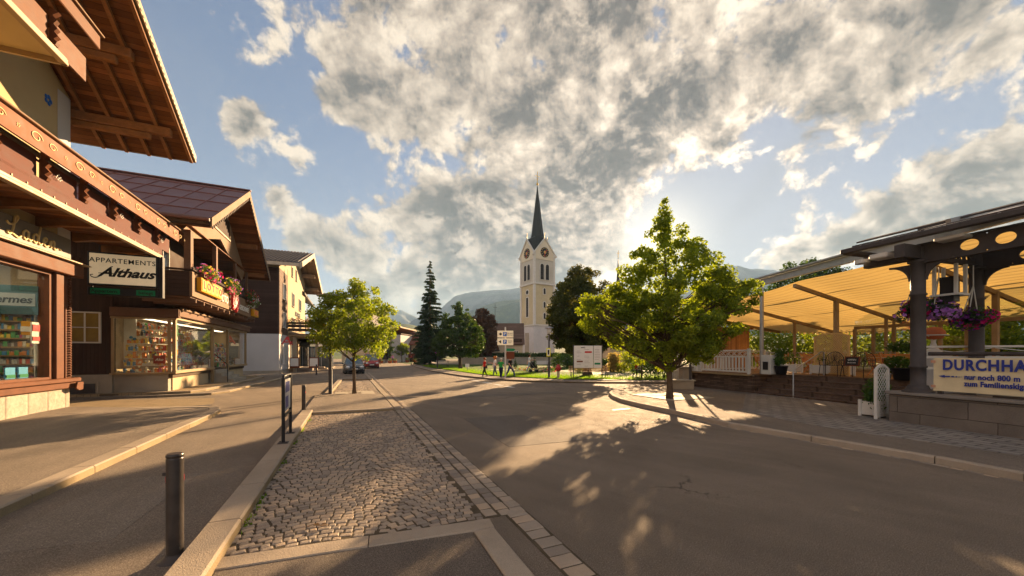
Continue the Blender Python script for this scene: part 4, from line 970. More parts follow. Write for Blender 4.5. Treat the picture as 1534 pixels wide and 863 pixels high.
display((-7.9, 32.6, 1.0), R(90), 4.2, 5, 'low tiers of trinkets behind the far gift shop window', PAL, .3, .9)
pl = board('notice', 'dark red notice with pale scribble in the camera-facing gift shop window', 'notice', (-7.85, 21.93, 1.45), .42, .36, mat('maroon', (.25, .02, .02), .5), 0)
text('Alto', .16, M_['paper'], pl, (0, -.02, .18), FRONT, .002, .002, .3)
pg = board('poster', 'green and white triangular poster behind the corner pane of the gift shop', 'poster', (-7.42, 22.35, 2.55), .5, .75, M_['paper'], R(90))
MB().mt(M_['green_sign']).ext([(-.22, -.02, .72), (.23, -.02, .72), (.23, -.02, .12)], (0, -.012, 0)).build('print', pg)
MB().mt(M_['red_gloss']).box(-.2, -.06, -.03, -.02, .2, .28).build('print', pg)
pg = board('poster', 'blue and yellow landscape poster below the green one on the gift shop corner pane', 'poster', (-7.42, 22.35, 1.8), .5, .68, mat('poster_blue', (.2, .4, .6), .5), R(90))
MB().mt(M_['yellow_box']).box(-.2, .2, -.03, -.02, .06, .3).build('print', pg)
# lettering on the balcony front: things fixed to it
def shopsign(name, label, loc, w, h, m, ch, chm, size, box=.18, group=None, sp=1.0, sx=1.0):
    root = thing(name, label, 'sign', loc, R(90), fr=ST, group=group)
    if m: MB().mt(m).box(-w/2, w/2, -box, 0, 0, h, .02).build('light_box', root)
    if ch: text(ch, size, chm, root, (0, -box-.012 if m else -.03, h/2), FRONT, .01, .006, 0, sx, spacing=sp)
    return root
r_ = shopsign('shop_sign', 'yellow light box with pink capital letters on the second balcony', (-6.19, 22.35, 4.72), 3.0, .62, M_['yellow_box'], None, None, .4)
for k, c_ in enumerate('LOTTO'):
    MB().mt(mat('pale_yellow', (.62, .42, .10), .6)).box(-1.42+k*.58, -.92+k*.58, -.20, -.182, .07, .55).build('letter_tile', r_); text(c_, .48, M_['pink_ink'], r_, (-1.17+k*.58, -.21, .31), FRONT, .006, .01)
shopsign('shop_sign', 'white capital letters beside the yellow light box on the second balcony', (-6.17, 24.75, 4.62), 1.6, .5, None, 'FOTO', M_['paper'], .52, sp=1.02)
sc_ = thing('shop_sign', 'red script emblem in the middle of the second balcony', 'sign', (-6.15, 26.6, 4.5), R(90), fr=ST)
q = MB().mt(M_['red_gloss'])
for pts in ([(-.6, .2), (-.45, .9), (-.2, 1.15), (-.1, .8), (-.4, .2), (-.55, .0), (-.2, .1), (.1, .7), (.3, 1.2), (.4, .9), (.1, .2), (.3, .05), (.6, .3), (.75, .5)], [(-.7, .55), (-.1, .62), (.5, .6)], [(.2, .3), (.5, .75), (.62, .5), (.4, .1), (.15, -.1)]):
    q.tube(stroke(pts, 0, 0, y=-.08), .075, 6)
q.build('lettering', sc_)
shopsign('shop_sign', 'row of small white capitals right of the red emblem on the second balcony', (-6.17, 29.0, 4.55), 2.6, .5, None, 'GESCHENKE', M_['paper'], .42, sp=1.0)
shopsign('shop_sign', 'small orange light box at the far end of the second balcony', (-6.19, 31.75, 4.55), 1.5, .5, M_['yellow_box'], 'FILME', mat('orange_ink', (.8, .2, .02), .4), .4)
# ================================================================ pharmacy block (third building)
H3 = thing('apartment_house', 'three-storey pharmacy building with white base, brown boarded side and tiled roof', 'house', (0, 0, 0), fr=AP)
b = MB().mt(M_['render_white']).box(-12, 0, 0, 5.3, 0, 3.75).mt(M_['plinth']).box(-12, .01, -.012, 5.3, 0, .35)
b.mt(M_['darkwood_h']).box(-12, -.02, -.02, 5.0, 3.75, 9.9).mt(M_['siding']).box(-.06, .03, -.03, 4.1, 3.76, 9.9)
b.mt(M_['ochre']).box(-.2, .02, 4.1, 5.3, 3.76, 10.6).mt(M_['cream']).box(-12, 0, 5.3, 16.3, 0, 9.7)
b.add([(0, 4.1, 9.7), (0, 16.3, 9.7), (0, 16.3, 11.4), (0, 9.4, 13.4), (0, 4.1, 11.6), (-.3, 4.1, 9.7), (-.3, 16.3, 9.7), (-.3, 16.3, 11.4), (-.3, 9.4, 13.4), (-.3, 4.1, 11.6)], [(0, 1, 2, 3, 4), (9, 8, 7, 6, 5), (1, 6, 7, 2)])
b.add([(0, 0, 9.7), (0, 4.1, 9.7), (0, 4.1, 11.6), (0, 0, 10.2), (-12, 0, 9.7), (-12, 0, 10.2), (-.3, 4.1, 11.6), (-.3, 4.1, 9.7)], [(0, 1, 2, 3), (4, 0, 3, 5)])
b.build('wall', H3)
rf3 = gable_roof(H3, -13, 1.8, 9.4, 13.45, -1.0, 9.95, 19.3, 10.3, .28, M_['tileroof'], mat('grey_soffit', (.17, .13, .10), .7, .2, 2, .3, 40, extra=planks(0, .15, .3, (6, 1, 1), .2)), mat('weathered_board', (.46, .38, .28), .7, .15, 2), fas=.5)
b = MB().mt(M_['tileroof']); s3 = (13.45-9.95)/(9.4+1.0)
for k in range(46):
    x = -12.9+k*.32; b.bar((x, -1.02, 9.95+.32), (x, 9.35, 13.43+.33), .13, .07)
b.build('tile_rolls', rf3)
b = MB().mt(mat('weathered_beam', (.24, .18, .13), .7, .2, 2))
for y, z in ((9.4, 13.0), (13.4, 11.85), (17.0, 10.75), (4.2, 11.5)): b.box(-.1, 1.5, y-.18, y+.18, z-.32, z+.1, .03)
build_each(b, 'purlin', rf3)
for (y, z, h_, w_, n_) in ((2.1, 7.2, 1.55, 1.3, 2), (2.1, 4.45, 1.5, 1.3, 2), (7.2, 7.1, 1.5, 1.35, 2), (11.9, 7.15, 1.4, 1.6, 2), (7.2, 4.6, 1.3, 1.35, 2), (11.9, 4.7, 1.2, 1.5, 2), (6.6, 10.3, 1.1, .7, 1), (9.2, 10.3, 1.3, .7, 1)):
    window(H3, (.03 if y < 4 else 0, y, z), R(90), w_, h_, n_, 1, sill=M_['white'])
window(H3, (-7.6, -.02, 1.3), 0, 3.0, 1.7, 2, 1, sill=M_['white']); 
for y in (1.0, 2.9): window(H3, (0, y, .9), R(90), .62, 1.9, 1, 1)
ap = thing('pharmacy_sign', 'large red letter A emblem on the white corner of the pharmacy', 'sign', (.62, -.15, 2.75), R(12), fr=AP)
q = MB().mt(M_['red_gloss']); q.bar((-.55, -.12, .0), (.1, -.12, 1.1), .16, .2, (0, 1, 0)).bar((.1, -.14, 1.1), (.45, -.14, .1), .16, .24, (0, 1, 0)).bar((-.35, -.15, .35), (.7, -.15, .35), .14, .16, (0, 1, 0)); q.cyl((.1, -.05, .85), (.1, -.2, .85), .24, .24, 12); q.box(.35, .75, -.2, -.05, .0, .14); q.build('letter', ap); ap.scale = (.68, .68, .68)
tx = thing('shop_sign', 'small dark capital letters high on the cream pharmacy wall', 'sign', (.03, 10.2, 6.45), R(90), fr=AP); text('APOTHEKE', .72, M_['black_ink'], tx, (0, -.02, 0), FRONT, .02, .012)
# jutting balcony with geraniums over the entrance
b = MB().mt(M_['siding']).box(0, 2.2, 4.3, 16.8, 3.9, 4.0).box(2.1, 2.2, 4.3, 16.8, 4.25, 4.55).box(2.1, 2.2, 4.3, 16.8, 4.65, 4.95).box(0, 2.1, 4.3, 4.4, 4.25, 4.55).box(0, 2.1, 4.3, 4.4, 4.65, 4.95); b.mt(M_['gold']).box(-.0, 2.25, 4.2, 16.9, 3.72, 3.9, .02).box(2.18, 2.25, 4.2, 16.9, 4.98, 5.05).box(0, 2.1, 4.2, 4.3, 4.98, 5.05)
b.mt(M_['cream']).box(.4, .7, 4.6, 5.0, 0, 3.72).box(1.8, 2.1, 11.0, 11.3, 0, 3.72)
b.build('balcony', H3)
b = MB().mt(M_['winglass']).box(.0, .03, 5.6, 8.2, .2, 3.3).box(.0, .03, 10.2, 16, .2, 3.3).mt(M_['white']).box(.02, .08, 6.8, 6.9, .2, 3.3).box(.02, .08, 5.5, 5.6, .2, 3.3).box(.02, .08, 8.2, 8.3, .2, 3.3); b.mt(M_['gold']).box(.05, .35, 8.35, 10.1, .1, 3.4); b.build('shop_front', H3)
# raised walk, ramp, railings by the pharmacy
b = MB().mt(M_['granite']).box(.35, .7, 5.0, 16, 0, .42).box(1.9, 2.15, 9, 15, 0, .4); b.mt(GR['walk']).box(0.0, 1.9, 5.0, 16, 0, .38); setting(b.build('raised_walk', fr=AP))
def railing(label, pts, h=1.0, n=6, m=None, fr=AP):
    root = thing('railing', label, 'railing', (0, 0, 0), fr=fr); m = m or M_['steel']
    b = MB().mt(m).tube([(x, y, z+h) for x, y, z in pts], .03, 6).tube([(x, y, z+h*.5) for x, y, z in pts], .018, 6); b.build('handrail', root)
    p0, p1 = Vector(pts[0]), Vector(pts[-1])
    for k in range(n): p = p0.lerp(p1, k/(n-1)); MB().mt(m).cyl(p, p+Vector((0, 0, h)), .02, .02, 6).build('post', root)
    return root
railing('silver handrail slanting up beside the pharmacy entrance ramp', [(2.3, 5.2, .0), (2.0, 9.4, .38)], 1.0, 5)
for k in range(2):
    st = thing('steps', 'short flight of pale steps by the pharmacy ramp, %s one' % ('near', 'far')[k], 'steps', (2.6, 10.6+k*2.6, 0), fr=AP); MB().mt(M_['granite']).box(-.5, .5, 0, 1.8, 0, .15, .01).box(-.5, .2, 0, 1.8, .155, .3, .01).build('treads', st)
for lb, (px, py) in (('left', (441, 545)), ('right', (470, 541))):
    a = thing('sandwich_board', 'brown framed street board outside the pharmacy, %s of two' % lb, 'sandwich board', P3(px, py, 38)[:2]+(.38,), ST.th, 'street boards by the pharmacy')
    MB().mt(M_['brown_sign']).box(-.45, .45, 0, .05, .05, 1.15, .01).mt(M_['paper']).box(-.36, .36, -.01, -.001, .25, 1.05).build('panel', a)
    MB().mt(M_['brown_sign']).bar((-.4, .05, 1.1), (-.4, .5, 0), .04, .04).bar((.4, .05, 1.1), (.4, .5, 0), .04, .04).build('stand', a)
# ================================================================ terrace on the right (terrace coordinates TR: x across, y away)
BX = 15.35
M_['decking'] = mat('terrace_deck', (.26, .16, .09), .6, .2, 2, .3, 40, extra=planks(1, .14, .3, (5, .5, 1), .2))
M_['stepwood'] = mat('brown_step_boards', (.125, .085, .065), .55, .25, 2, .35, 40, extra=planks(1, 1.3, .5, (6, .5, 1), .15))
M_['brick'] = mat('brown_slate_bricks', (.115, .075, .052), .75, .2, 2, .6, 40, extra=bricks(.42, .085, .006, (.03, .02, .016), 'yz', .5, .35))
M_['yellowcloth'] = None
def cloth():
    m = bpy.data.materials.new('yellow_pleated_cloth'); m.use_nodes = True; t = NT(m.node_tree)
    co = t.n('ShaderNodeTexCoord').outputs['Object']; c = t.mix(t.noise(co, .7, 3), (.50, .345, .115, 1), (.60, .43, .16, 1))
    sp = t.n('ShaderNodeSeparateXYZ', i_0=co)
    p = t.n('ShaderNodeBsdfPrincipled'); t.set(p.inputs['Base Color'], c); p.inputs['Roughness'].default_value = .8
    tl = t.n('ShaderNodeBsdfTranslucent'); t.set(tl.inputs[0], c)
    mx = t.n('ShaderNodeMixShader', i_0=.34, i_1=p, i_2=tl); t.n('ShaderNodeOutputMaterial', i_0=mx); return m
M_['yellowcloth'] = cloth()
T1 = thing('terrace', 'raised restaurant terrace with dark brown steps and slate brick front', 'terrace', (0, 0, 0), fr=TR)
b = MB().mt(M_['plinth']).box(BX+.05, 30, 12.75, 16.3, 0, .93).box(16.6, 30, 16.3, 19.8, 0, .93).box(16.6, 30, 0, 12.75, 0, .93); b.build('base', T1); MB().mt(M_['brick']).box(BX+.05, 17.0, 12.70, 12.748, 0, .93).build('brick_cheek', T1)
MB().mt(M_['brick']).box(BX-.05, BX+.05, 12.75, 16.3, 0, .88).box(BX, 16.6, 16.3, 16.4, 0, .88).build('brick_front', T1)
b = MB().mt(M_['decking']).box(BX-.02, 30, 12.8, 16.3, .93, 1.0).box(16.6, 30, 16.3, 19.8, .93, 1.0).box(16.5, 30, 0, 12.8, .93, 1.0); b.build('deck', T1)
MB().mt(M_['gold']).box(BX-.22, BX+.1, 12.8, 16.45, .885, .965, .01).build('coping', T1)
b = MB().mt(M_['stepwood'])
for k in range(5):
    x = BX-.05+k*.26; z = .2*(k+1)-.0
    b.box(x, 17.0, 7.2, 12.69, z-.2 if k else 0, z-.035); b.box(x-.04, x+.30, 7.15, 12.695, z-.033, z, .008)
b.build('steps', T1)
# balustrades: white posts, balusters and crossed top band
def balustrade(label, p, q, h=.98, z=1.0, n=14, cross=8, group='white terrace balustrades', scale=1.0, fr=TR, posts=(1, 1)):
    root = thing('balustrade', label, 'balustrade', (p[0], p[1], z), 0, group, fr=fr)
    d = Vector((q[0]-p[0], q[1]-p[1], 0)); L = d.length; root.rotation_euler = (0, 0, fr.th+math.atan2(d.y, d.x)); m = M_['white']
    b = MB().mt(m).box(0, L, -.035, .035, h-.06, h, .01).box(0, L, -.025, .025, h-.36, h-.30).box(0, L, -.03, .03, .06, .14, .008); b.build('rail', root)
    if posts[0]: MB().mt(m).box(-.06, .06, -.06, .06, 0, h+.05, .01).build('post', root)
    if posts[1]: MB().mt(m).box(L-.06, L+.06, -.06, .06, 0, h+.05, .01).build('post', root)
    bl = MB().mt(m).box(.12, .20, -.012, .012, .14, h-.36)
    for k in range(n):
        x = .12+(L-.3)*k/(n-1); MB().mt(m).box(x-.0, x+.075, -.012, .012, .14, h-.362).build('baluster', root) if k else bl.build('baluster', root)
    b = MB().mt(m)
    for k in range(cross):
        x0 = L*k/cross+.05; x1 = L*(k+1)/cross-.02
        b.bar((x0, 0, h-.29), (x1, 0, h-.07), .018, .02).bar((x0, .019, h-.07), (x1, .019, h-.29), .018, .02)
    b.build('lattice', root); return root
balustrade('white front balustrade with crossed top band above the slate brick wall', (BX-.02, 15.75), (BX-.02, 12.95), 1.12, .965, 15, 9)
balustrade('white balustrade running away from the terrace corner, edge-on', (BX+.1, 16.35), (20.5, 16.35), 1.12, .965, 20, 12)
pb = thing('pillar', 'square white corner pillar with a flower box on the terrace front', 'pillar', (BX+.02, 16.05, .965), fr=TR)
MB().mt(M_['white']).box(-.2, .2, -.25, .25, 0, 1.12, .02).box(-.25, .25, -.3, .3, 1.125, 1.2, .01).build('shaft', pb)
wp = thing('pillar', 'white boxed pillar beside the grey awning post at the top of the steps', 'pillar', (BX+.25, 12.2, 1.0), fr=TR)
MB().mt(M_['white']).box(-.22, .22, -.22, .22, 0, .85, .02).build('shaft', wp); MB().mt(M_['black']).box(-.235, -.221, -.12, .12, .2, .55).build('plate', wp)
# awning on posts: grey front beam, cross beams, rods and pleated cloth
AW = thing('awning', 'large yellow pleated awning stretched on grey and wooden beams over the terrace', 'awning', (0, 0, 0), fr=TR)
def zf_(y): return 4.72+(14.3-y)*.085 if y < 14.3 else 4.72-(y-14.3)*.02
def za(x, y): 
    t = (x-15.6)/8.6; zb = 3.25+max(0, (12-y))*.09+max(0, y-15)*.1
    return zf_(y)*(1-t)+zb*t
ys = np.linspace(19.5, 2, 176); xs = np.linspace(15.75, 24.2, 60)
V = np.array([(x, y, za(x, y)-.09+.0*math.sin(y)+(.045*math.sin((x-15.6)*2*math.pi/.29)-.06*abs(math.sin((y-.5)*math.pi/3.5)))+.02*math.sin(y*1.9)) for y in ys[::4] for x in np.linspace(15.75, 24.2, 233)])
nx_, ny_ = 233, len(ys[::4]); ii = np.arange(nx_*ny_).reshape(ny_, nx_)
F = np.stack([ii[:-1, :-1], ii[:-1, 1:], ii[1:, 1:], ii[1:, :-1]], -1).reshape(-1, 4)
npmesh('cloth', V, F, [M_['yellowcloth']], AW, smooth=True)
b = MB().mt(M_['yellowcloth']); y = 19.5
while y > 12.5: b.add([(24.22, y, za(24.2, y)-.08), (24.22, y-.24, za(24.2, y-.24)-.08), (24.22, y-.2, za(24.2, y)-.30), (24.22, y-.04, za(24.2, y)-.30)], [(0, 1, 2, 3)]); y -= .25
b.build('valance', AW)
b = MB().mt(M_['steel']).bar((15.6, 19.6, zf_(19.6)+.02), (15.6, 2, zf_(2)+.02), .16, .26); b.bar((15.5, 19.6, zf_(19.6)+.20), (15.5, 2, zf_(2)+.20), .34, .05); b.build('front_beam', AW)
woodb = mat('awning_wood', (.30, .215, .12), .6, .2, 3)
for y in (18.2, 14.6, 11.2, 7.6, 4.0): MB().mt(woodb).bar((15.7, y, za(15.7, y)-.24), (24.2, y, za(24.2, y)-.24), .10, .15).build('cross_beam', AW)
for x in (18.0, 20.6, 23.6): MB().mt(M_['iron']).bar((x, 19.5, za(x, 19.5)-.16), (x, 2, za(x, 2)-.16), .05, .05).build('rod', AW)
for x, y, m_, r_ in ((15.6, 12.55, M_['steel'], .12), (20.5, 14.6, woodb, .11), (18.2, 11.2, woodb, .15), (24.1, 14.6, woodb, .11), (20.6, 7.6, woodb, .15), (24.1, 11.2, woodb, .12), (21.5, 11.2, woodb, .10), (24.1, 7.6, woodb, .12)):
    MB().mt(m_).box(x-r_/2, x+r_/2, y-r_/2, y+r_/2, 1.0, za(x, y)-.2 if x > 16 else za(x, y)+.1, .01).build('post', AW)
# glazed wind screen at the back, tan timber frames
GS = thing('glass_screen', 'tan framed folding glass screen at the back of the terrace', 'glass screen', (0, 0, 0), fr=TR)
yb0, yb1, xb = 4.2, 12.6, 21.8; n = 11
b = MB().mt(woodb).box(xb-.06, xb+.06, yb0, yb1, 3.12, 3.26).box(xb-.05, xb+.05, yb0, yb1, 1.0, 1.12).box(xb-.05, xb+.05, yb0, yb1, 4.6, 4.7); b.build('frame', GS)
for k in range(n+1):
    y = yb0+(yb1-yb0)*k/n; MB().mt(woodb).box(xb-.05, xb+.05, y-.06, y+.06, 1.12, 3.12).build('stile', GS)
for k in range(n):
    y = yb0+(yb1-yb0)*k/n; MB().mt(M_['clearglass']).box(xb, xb+.012, y+.07, y+(yb1-yb0)/n-.07, 1.13, 3.11).build('pane', GS)
MB().mt(M_['clearglass']).box(xb, xb+.012, yb0, yb1, 3.27, 4.58).build('pane', GS)
b = MB().mt(woodb); 
for k in range(0, n+1, 3): y = yb0+(yb1-yb0)*k/n; b.box(xb-.04, xb+.04, y-.04, y+.04, 3.26, 4.6)
b.build('transom', GS)
# slatted wooden hut behind the balustrade
HT = thing('wooden_hut', 'orange-brown slatted timber bar hut behind the terrace balustrade', 'hut', (18.9, 17.4, 1.0), fr=TR)
MB().mt(mat('slats_orange', (.42, .20, .07), .6, .2, 2, .3, 40, extra=planks(0, .13, .3, (6, 1, .6), .25))).box(-1.2, 1.6, -.1, 1.4, 0, 2.35).build('wall', HT)
MB().mt(M_['beam']).box(-1.3, 1.7, -.3, 1.5, 2.36, 2.46).box(-1.3, 1.7, -.26, -.12, .85, .95).build('counter', HT)
# handrail on the steps
hr = thing('handrail', 'thin pale steel handrail rising over the middle of the brown steps', 'handrail', (0, 0, 0), fr=TR)
MB().mt(M_['steel']).tube([(BX-.05, 10.95, .13), (BX-.05, 10.95, 1.18), (BX+.05, 10.95, 1.26), (BX+1.55, 10.95, 1.98), (BX+1.7, 10.95, 1.98), (BX+1.7, 10.95, 1.0)], .028, 8).build('tube', hr)
# --- plants: leaves scattered through a volume
def leafcloud(name, centers, radii, n, size, mats, parent=None, seed=0, flat=.0, up=.25, fm=None, squash=1.0, shell=.55):
    """n small folded leaves through balls at centers; every leaf is two triangles"""
    r = np.random.default_rng(seed); C = np.array(centers, float); Rr = np.array(radii, float)
    p = Rr**2.2; p = p/p.sum(); k = r.choice(len(C), n, p=p)
    d = r.normal(size=(n, 3)); d /= np.linalg.norm(d, axis=1)[:, None]; rad = r.uniform(shell**3, 1, n)**(1/3)
    rad = np.where(r.random(n) < .8, rad, r.random(n)); d[:, 2] *= squash
    pos = C[k]+d*(rad*Rr[k])[:, None]
    nrm = d*.6+r.normal(size=(n, 3))*.6+np.array([0, 0, up]); nrm /= np.linalg.norm(nrm, axis=1)[:, None]
    t = np.cross(nrm, r.normal(size=(n, 3))); t /= np.linalg.norm(t, axis=1)[:, None]+1e-9; u = np.cross(nrm, t)
    s = size*r.uniform(.55, 1.25, n)[:, None]
    A = pos-t*s*.55; B = pos+u*s*.34+nrm*s*.07; Cc = pos+t*s*.6-nrm*s*.10; D = pos-u*s*.34+nrm*s*.07
    V = np.stack([A, B, Cc, D], 1).reshape(-1, 3); base = np.arange(n)[:, None]*4
    F = np.concatenate([base+np.array([[0, 1, 2]]), base+np.array([[0, 2, 3]])], 1).reshape(-1, 3)
    fmi = None
    if len(mats) > 1: fmi = np.repeat(r.choice(len(mats), n, p=fm), 2)
    return npmesh(name, V, F, mats, parent, fm=fmi)
LF = dict(plant=leafmat('plant_leaves', (.03, .075, .015), (.07, .13, .025), .35), dark=leafmat('dark_plant_leaves', (.018, .045, .012), (.04, .08, .02), .3),
          magenta=leafmat('magenta_petals', (.35, .008, .10), (.55, .02, .18), .35, (1.4, .7, 1.1)), violet=leafmat('violet_petals', (.33, .13, .48), (.52, .26, .62), .35, (1.3, 1, 1.3)),
          purple=leafmat('dark_purple_petals', (.07, .008, .12), (.14, .02, .2), .3, (1.2, .7, 1.2)), red=leafmat('red_petals', (.5, .03, .02), (.6, .08, .05), .35, (1.4, .7, .6)),
          pink=leafmat('pink_petals', (.65, .12, .25), (.75, .3, .4), .35, (1.3, .9, 1)), yellow=leafmat('yellow_petals', (.6, .45, .05), (.7, .6, .15), .4, (1.3, 1.2, .6)), white=leafmat('white_petals', (.6, .6, .55), (.75, .75, .7), .3, (1.2, 1.2, 1.1)))
def flowers(name, centers, radii, n, size, m, parent, seed=0, squash=1.0):
    """five-petal blossoms facing outward"""
    r = np.random.default_rng(seed); C = np.array(centers, float); Rr = np.array(radii, float); k = r.choice(len(C), n)
    d = r.normal(size=(n, 3)); d[:, 2] *= .8; d /= np.linalg.norm(d, axis=1)[:, None]; d2 = d.copy(); d2[:, 2] *= squash; pos = C[k]+d2*(Rr[k]*r.uniform(.9, 1.1, n))[:, None]
    t = np.cross(d, r.normal(size=(n, 3))); t /= np.linalg.norm(t, axis=1)[:, None]; u = np.cross(d, t); s = size*r.uniform(.7, 1.2, n)
    V = []; F = []
    for i in range(n):
        o = len(V); V.append(pos[i]-d[i]*s[i]*.25)
        for q in range(10):
            a = q*math.pi/5; rr = s[i]*(.55 if q % 2 == 0 else .42); V.append(pos[i]+t[i]*rr*math.cos(a)+u[i]*rr*math.sin(a)+d[i]*s[i]*.1*(q % 2))
        F += [(o, o+1+q, o+1+(q+1) % 10) for q in range(10)]
    return npmesh(name, np.array(V), np.array(F), [m], parent)
def pot_plant(label, loc, ph, pr, h, w, seed, fl=None, pm=None, fr=TR, group=None, n=900, leaf='plant'):
    root = thing('potted_plant', label, 'potted plant', loc, 0, group, fr=fr)
    MB().mt(pm or M_['black']).lathe([(pr*.72, 0), (pr*.78, .02), (pr, ph-.04), (pr*1.07, ph-.03), (pr*1.07, ph), (pr*.9, ph), (pr*.88, ph-.05)], 18).build('pot', root)
    cs = [(random.uniform(-w, w)*.55, random.uniform(-w, w)*.55, ph+h*random.uniform(.12, .95)*(1)) for _ in range(9)]
    leafcloud('leaves', cs, [w*.55*(1-.4*(c[2]-ph)/h) for c in cs], n, .085, [LF[leaf]], root, seed)
    if fl: flowers('blossoms', cs, [w*.55]*9, 26, .05, LF[fl], root, seed+1)
    return root
pot_plant('dark potted shrub with white blossoms at the left top of the steps', (BX+.35, 11.75, 1.0), .38, .24, .75, .36, 41, 'white')
pot_plant('big black pot with a bushy flowering shrub at the right top of the steps', (16.35, 8.05, 1.0), .42, .30, .95, .42, 42, 'white', n=1300)
pot_plant('small grey-green trailing plant beside the big black pot', (16.3, 8.5, 1.0), .22, .15, .25, .26, 43, 'white', M_['white'], n=420)
pot_plant('flower box plants spilling over the white corner pillar', (BX+.02, 16.05, 2.17), .12, .22, .22, .28, 44, 'pink', M_['terracotta'], n=500)
def planter(label, loc, w, d, h, seed, rz=0, fr=TR, ph=.35, n=700, group=None):
    root = thing('planter_box', label, 'planter', loc, rz, group, fr=fr)
    b = MB().mt(M_['white']).box(-w/2, w/2, -d/2, d/2, .05, h, .01)
    for sx in (-1, 1):
        for sy in (-1, 1): b.box(sx*w/2-.035, sx*w/2+.035, sy*d/2-.035, sy*d/2+.035, 0, h+.05, .008)
    b.build('box', root)
    cs = [(random.uniform(-w, w)*.4, random.uniform(-d, d)*.3, h+random.uniform(.05, ph)) for _ in range(10)]
    leafcloud('leaves', cs, [.2]*10, n, .07, [LF['plant']], root, seed); return root
planter('white square planter with lush herbs standing before the pavilion wall', (12.98, 7.0, .125), .62, .42, .42, 51, R(4), ph=.42, n=1600)
planter('white planter box on the terrace behind the wrought iron chairs', (17.6, 11.0, 1.0), 1.4, .4, .4, 52, R(90), n=500)
planter('white planter box on the terrace left of the lattice screen', (17.9, 13.2, 1.0), 1.3, .4, .4, 53, R(90), n=500)
# lattice panels
def lattice(name, label, loc, w, h, rz, m, step=.085, arch=.12, fr=TR, tilt=0, sw=.013):
    root = thing(name, label, 'trellis', loc, rz, fr=fr)
    if tilt: root.rotation_euler = Euler((tilt, 0, root.rotation_euler[2]), 'XYZ')
    b = MB().mt(m).box(-w/2-.03, -w/2+.03, -.03, .03, 0, h).box(w/2-.03, w/2+.03, -.03, .03, 0, h).box(-w/2, w/2, -.02, .02, .04, .10)
    P = [(-w/2+w*k/10, 0, h-.02+arch*math.sin(math.pi*k/10)) for k in range(11)]
    for k in range(10): b.bar(P[k], P[k+1], .04, .06)
    b.build('frame', root)
    q = MB().mt(m); n_ = int((w+h)/step)
    def top(x): return h-.02+arch*math.sin(math.pi*(x+w/2)/w)
    for k in range(1, n_+3):
        for sg in (1, -1):
            c = -w/2+k*step  # line x + z = c (mirrored)
            pts = []
            for s_ in range(41):
                x = -w/2+w*s_/40; z = c+w/2-(x+w/2)
                if .08 < z < top(x): pts.append((sg*x, .006*sg, z))
            if len(pts) > 1: q.bar(pts[0], pts[-1], .008, sw)
    q.build('slats', root); return root
lattice('lattice_screen', 'honey-coloured arched lattice screen standing on the terrace', (17.4, 10.9, 1.0), 1.5, 1.65, R(78), mat('honey_wood', (.55, .36, .15), .6, .15, 3), .1, sw=.034)
lattice('trellis', 'white arched trellis leaning beside the planter at the pavilion wall', (12.72, 6.72, .13), .62, 1.36, R(6), M_['white'], .125, .12, sw=.011)
# climbing plant on it
vn = thing('climbing_plant', 'leafy climber growing up the white trellis by the pavilion wall', 'climber', (12.85, 6.86, .13), fr=TR)
leafcloud('leaves', [(random.uniform(-.2, .25), random.uniform(-.02, .12), z) for z in np.linspace(.3, 1.05, 8)], [.17]*8, 800, .075, [LF['plant']], vn, 55)
# wrought iron chairs with open backs
def iron_chair(label, loc, rz, wide=1.0):
    root = thing('iron_chair', label, 'chair', loc, rz, 'black wrought iron seats on the terrace', fr=TR); m = M_['black']; W_ = .27*wide
    MB().mt(m).box(-W_, W_, -.24, .24, .43, .45).build('seat', root)
    for sx in (-1, 1):
        for sy in (-1, 1): MB().mt(m).cyl((sx*W_*.95, sy*.22, .43), (sx*W_*1.05, sy*.27, 0), .013, .013, 6).build('leg', root)
        MB().mt(m).tube([(sx*W_, -.22, .43), (sx*W_*1.08, -.22, .62), (sx*W_*1.1, 0, .67), (sx*W_, .24, .66)], .013, 6).build('armrest', root)
    b = MB().mt(m).tube([(-W_, .24, .43)]+[(-W_*math.cos(math.pi*k/12), .27+.03*math.sin(math.pi*k/12), .62+.36*math.sin(math.pi*k/12)) for k in range(13)]+[(W_, .24, .43)], .014, 6)
    for k in range(-4, 5):
        x = k/5*W_; zt = .62+.36*math.sqrt(max(0, 1-(x/W_)**2)); b.cyl((x, .25, .45), (x*.8, .29, zt), .007, .007, 5)
        b.cyl((x, .25, .45), (-x*.6, .28, .45+(zt-.45)*.8), .006, .006, 5)
    b.build('backrest', root); return root
iron_chair('wide black wrought iron chair carrying a small chalk notice in front of the lattice screen', (16.6, 9.5, 1.0), R(-100), 1.5)
iron_chair('black wrought iron chair left of the one with the notice', (16.7, 10.45, 1.0), R(-80), 1.1)
nt = board('chalk_notice', 'small black chalk notice propped on the wide wrought iron chair', 'notice', (16.35, 9.55, 1.47), .42, .3, M_['black'], R(-90), fr=TR, frame=M_['brown_sign'], rx=R(-12))
text('OFFEN', .09, M_['paper'], nt, (0, -.02, .2), FRONT, .001, .001); text('BIS 22 UHR', .055, M_['paper'], nt, (0, -.02, .09), FRONT, .001, .001)
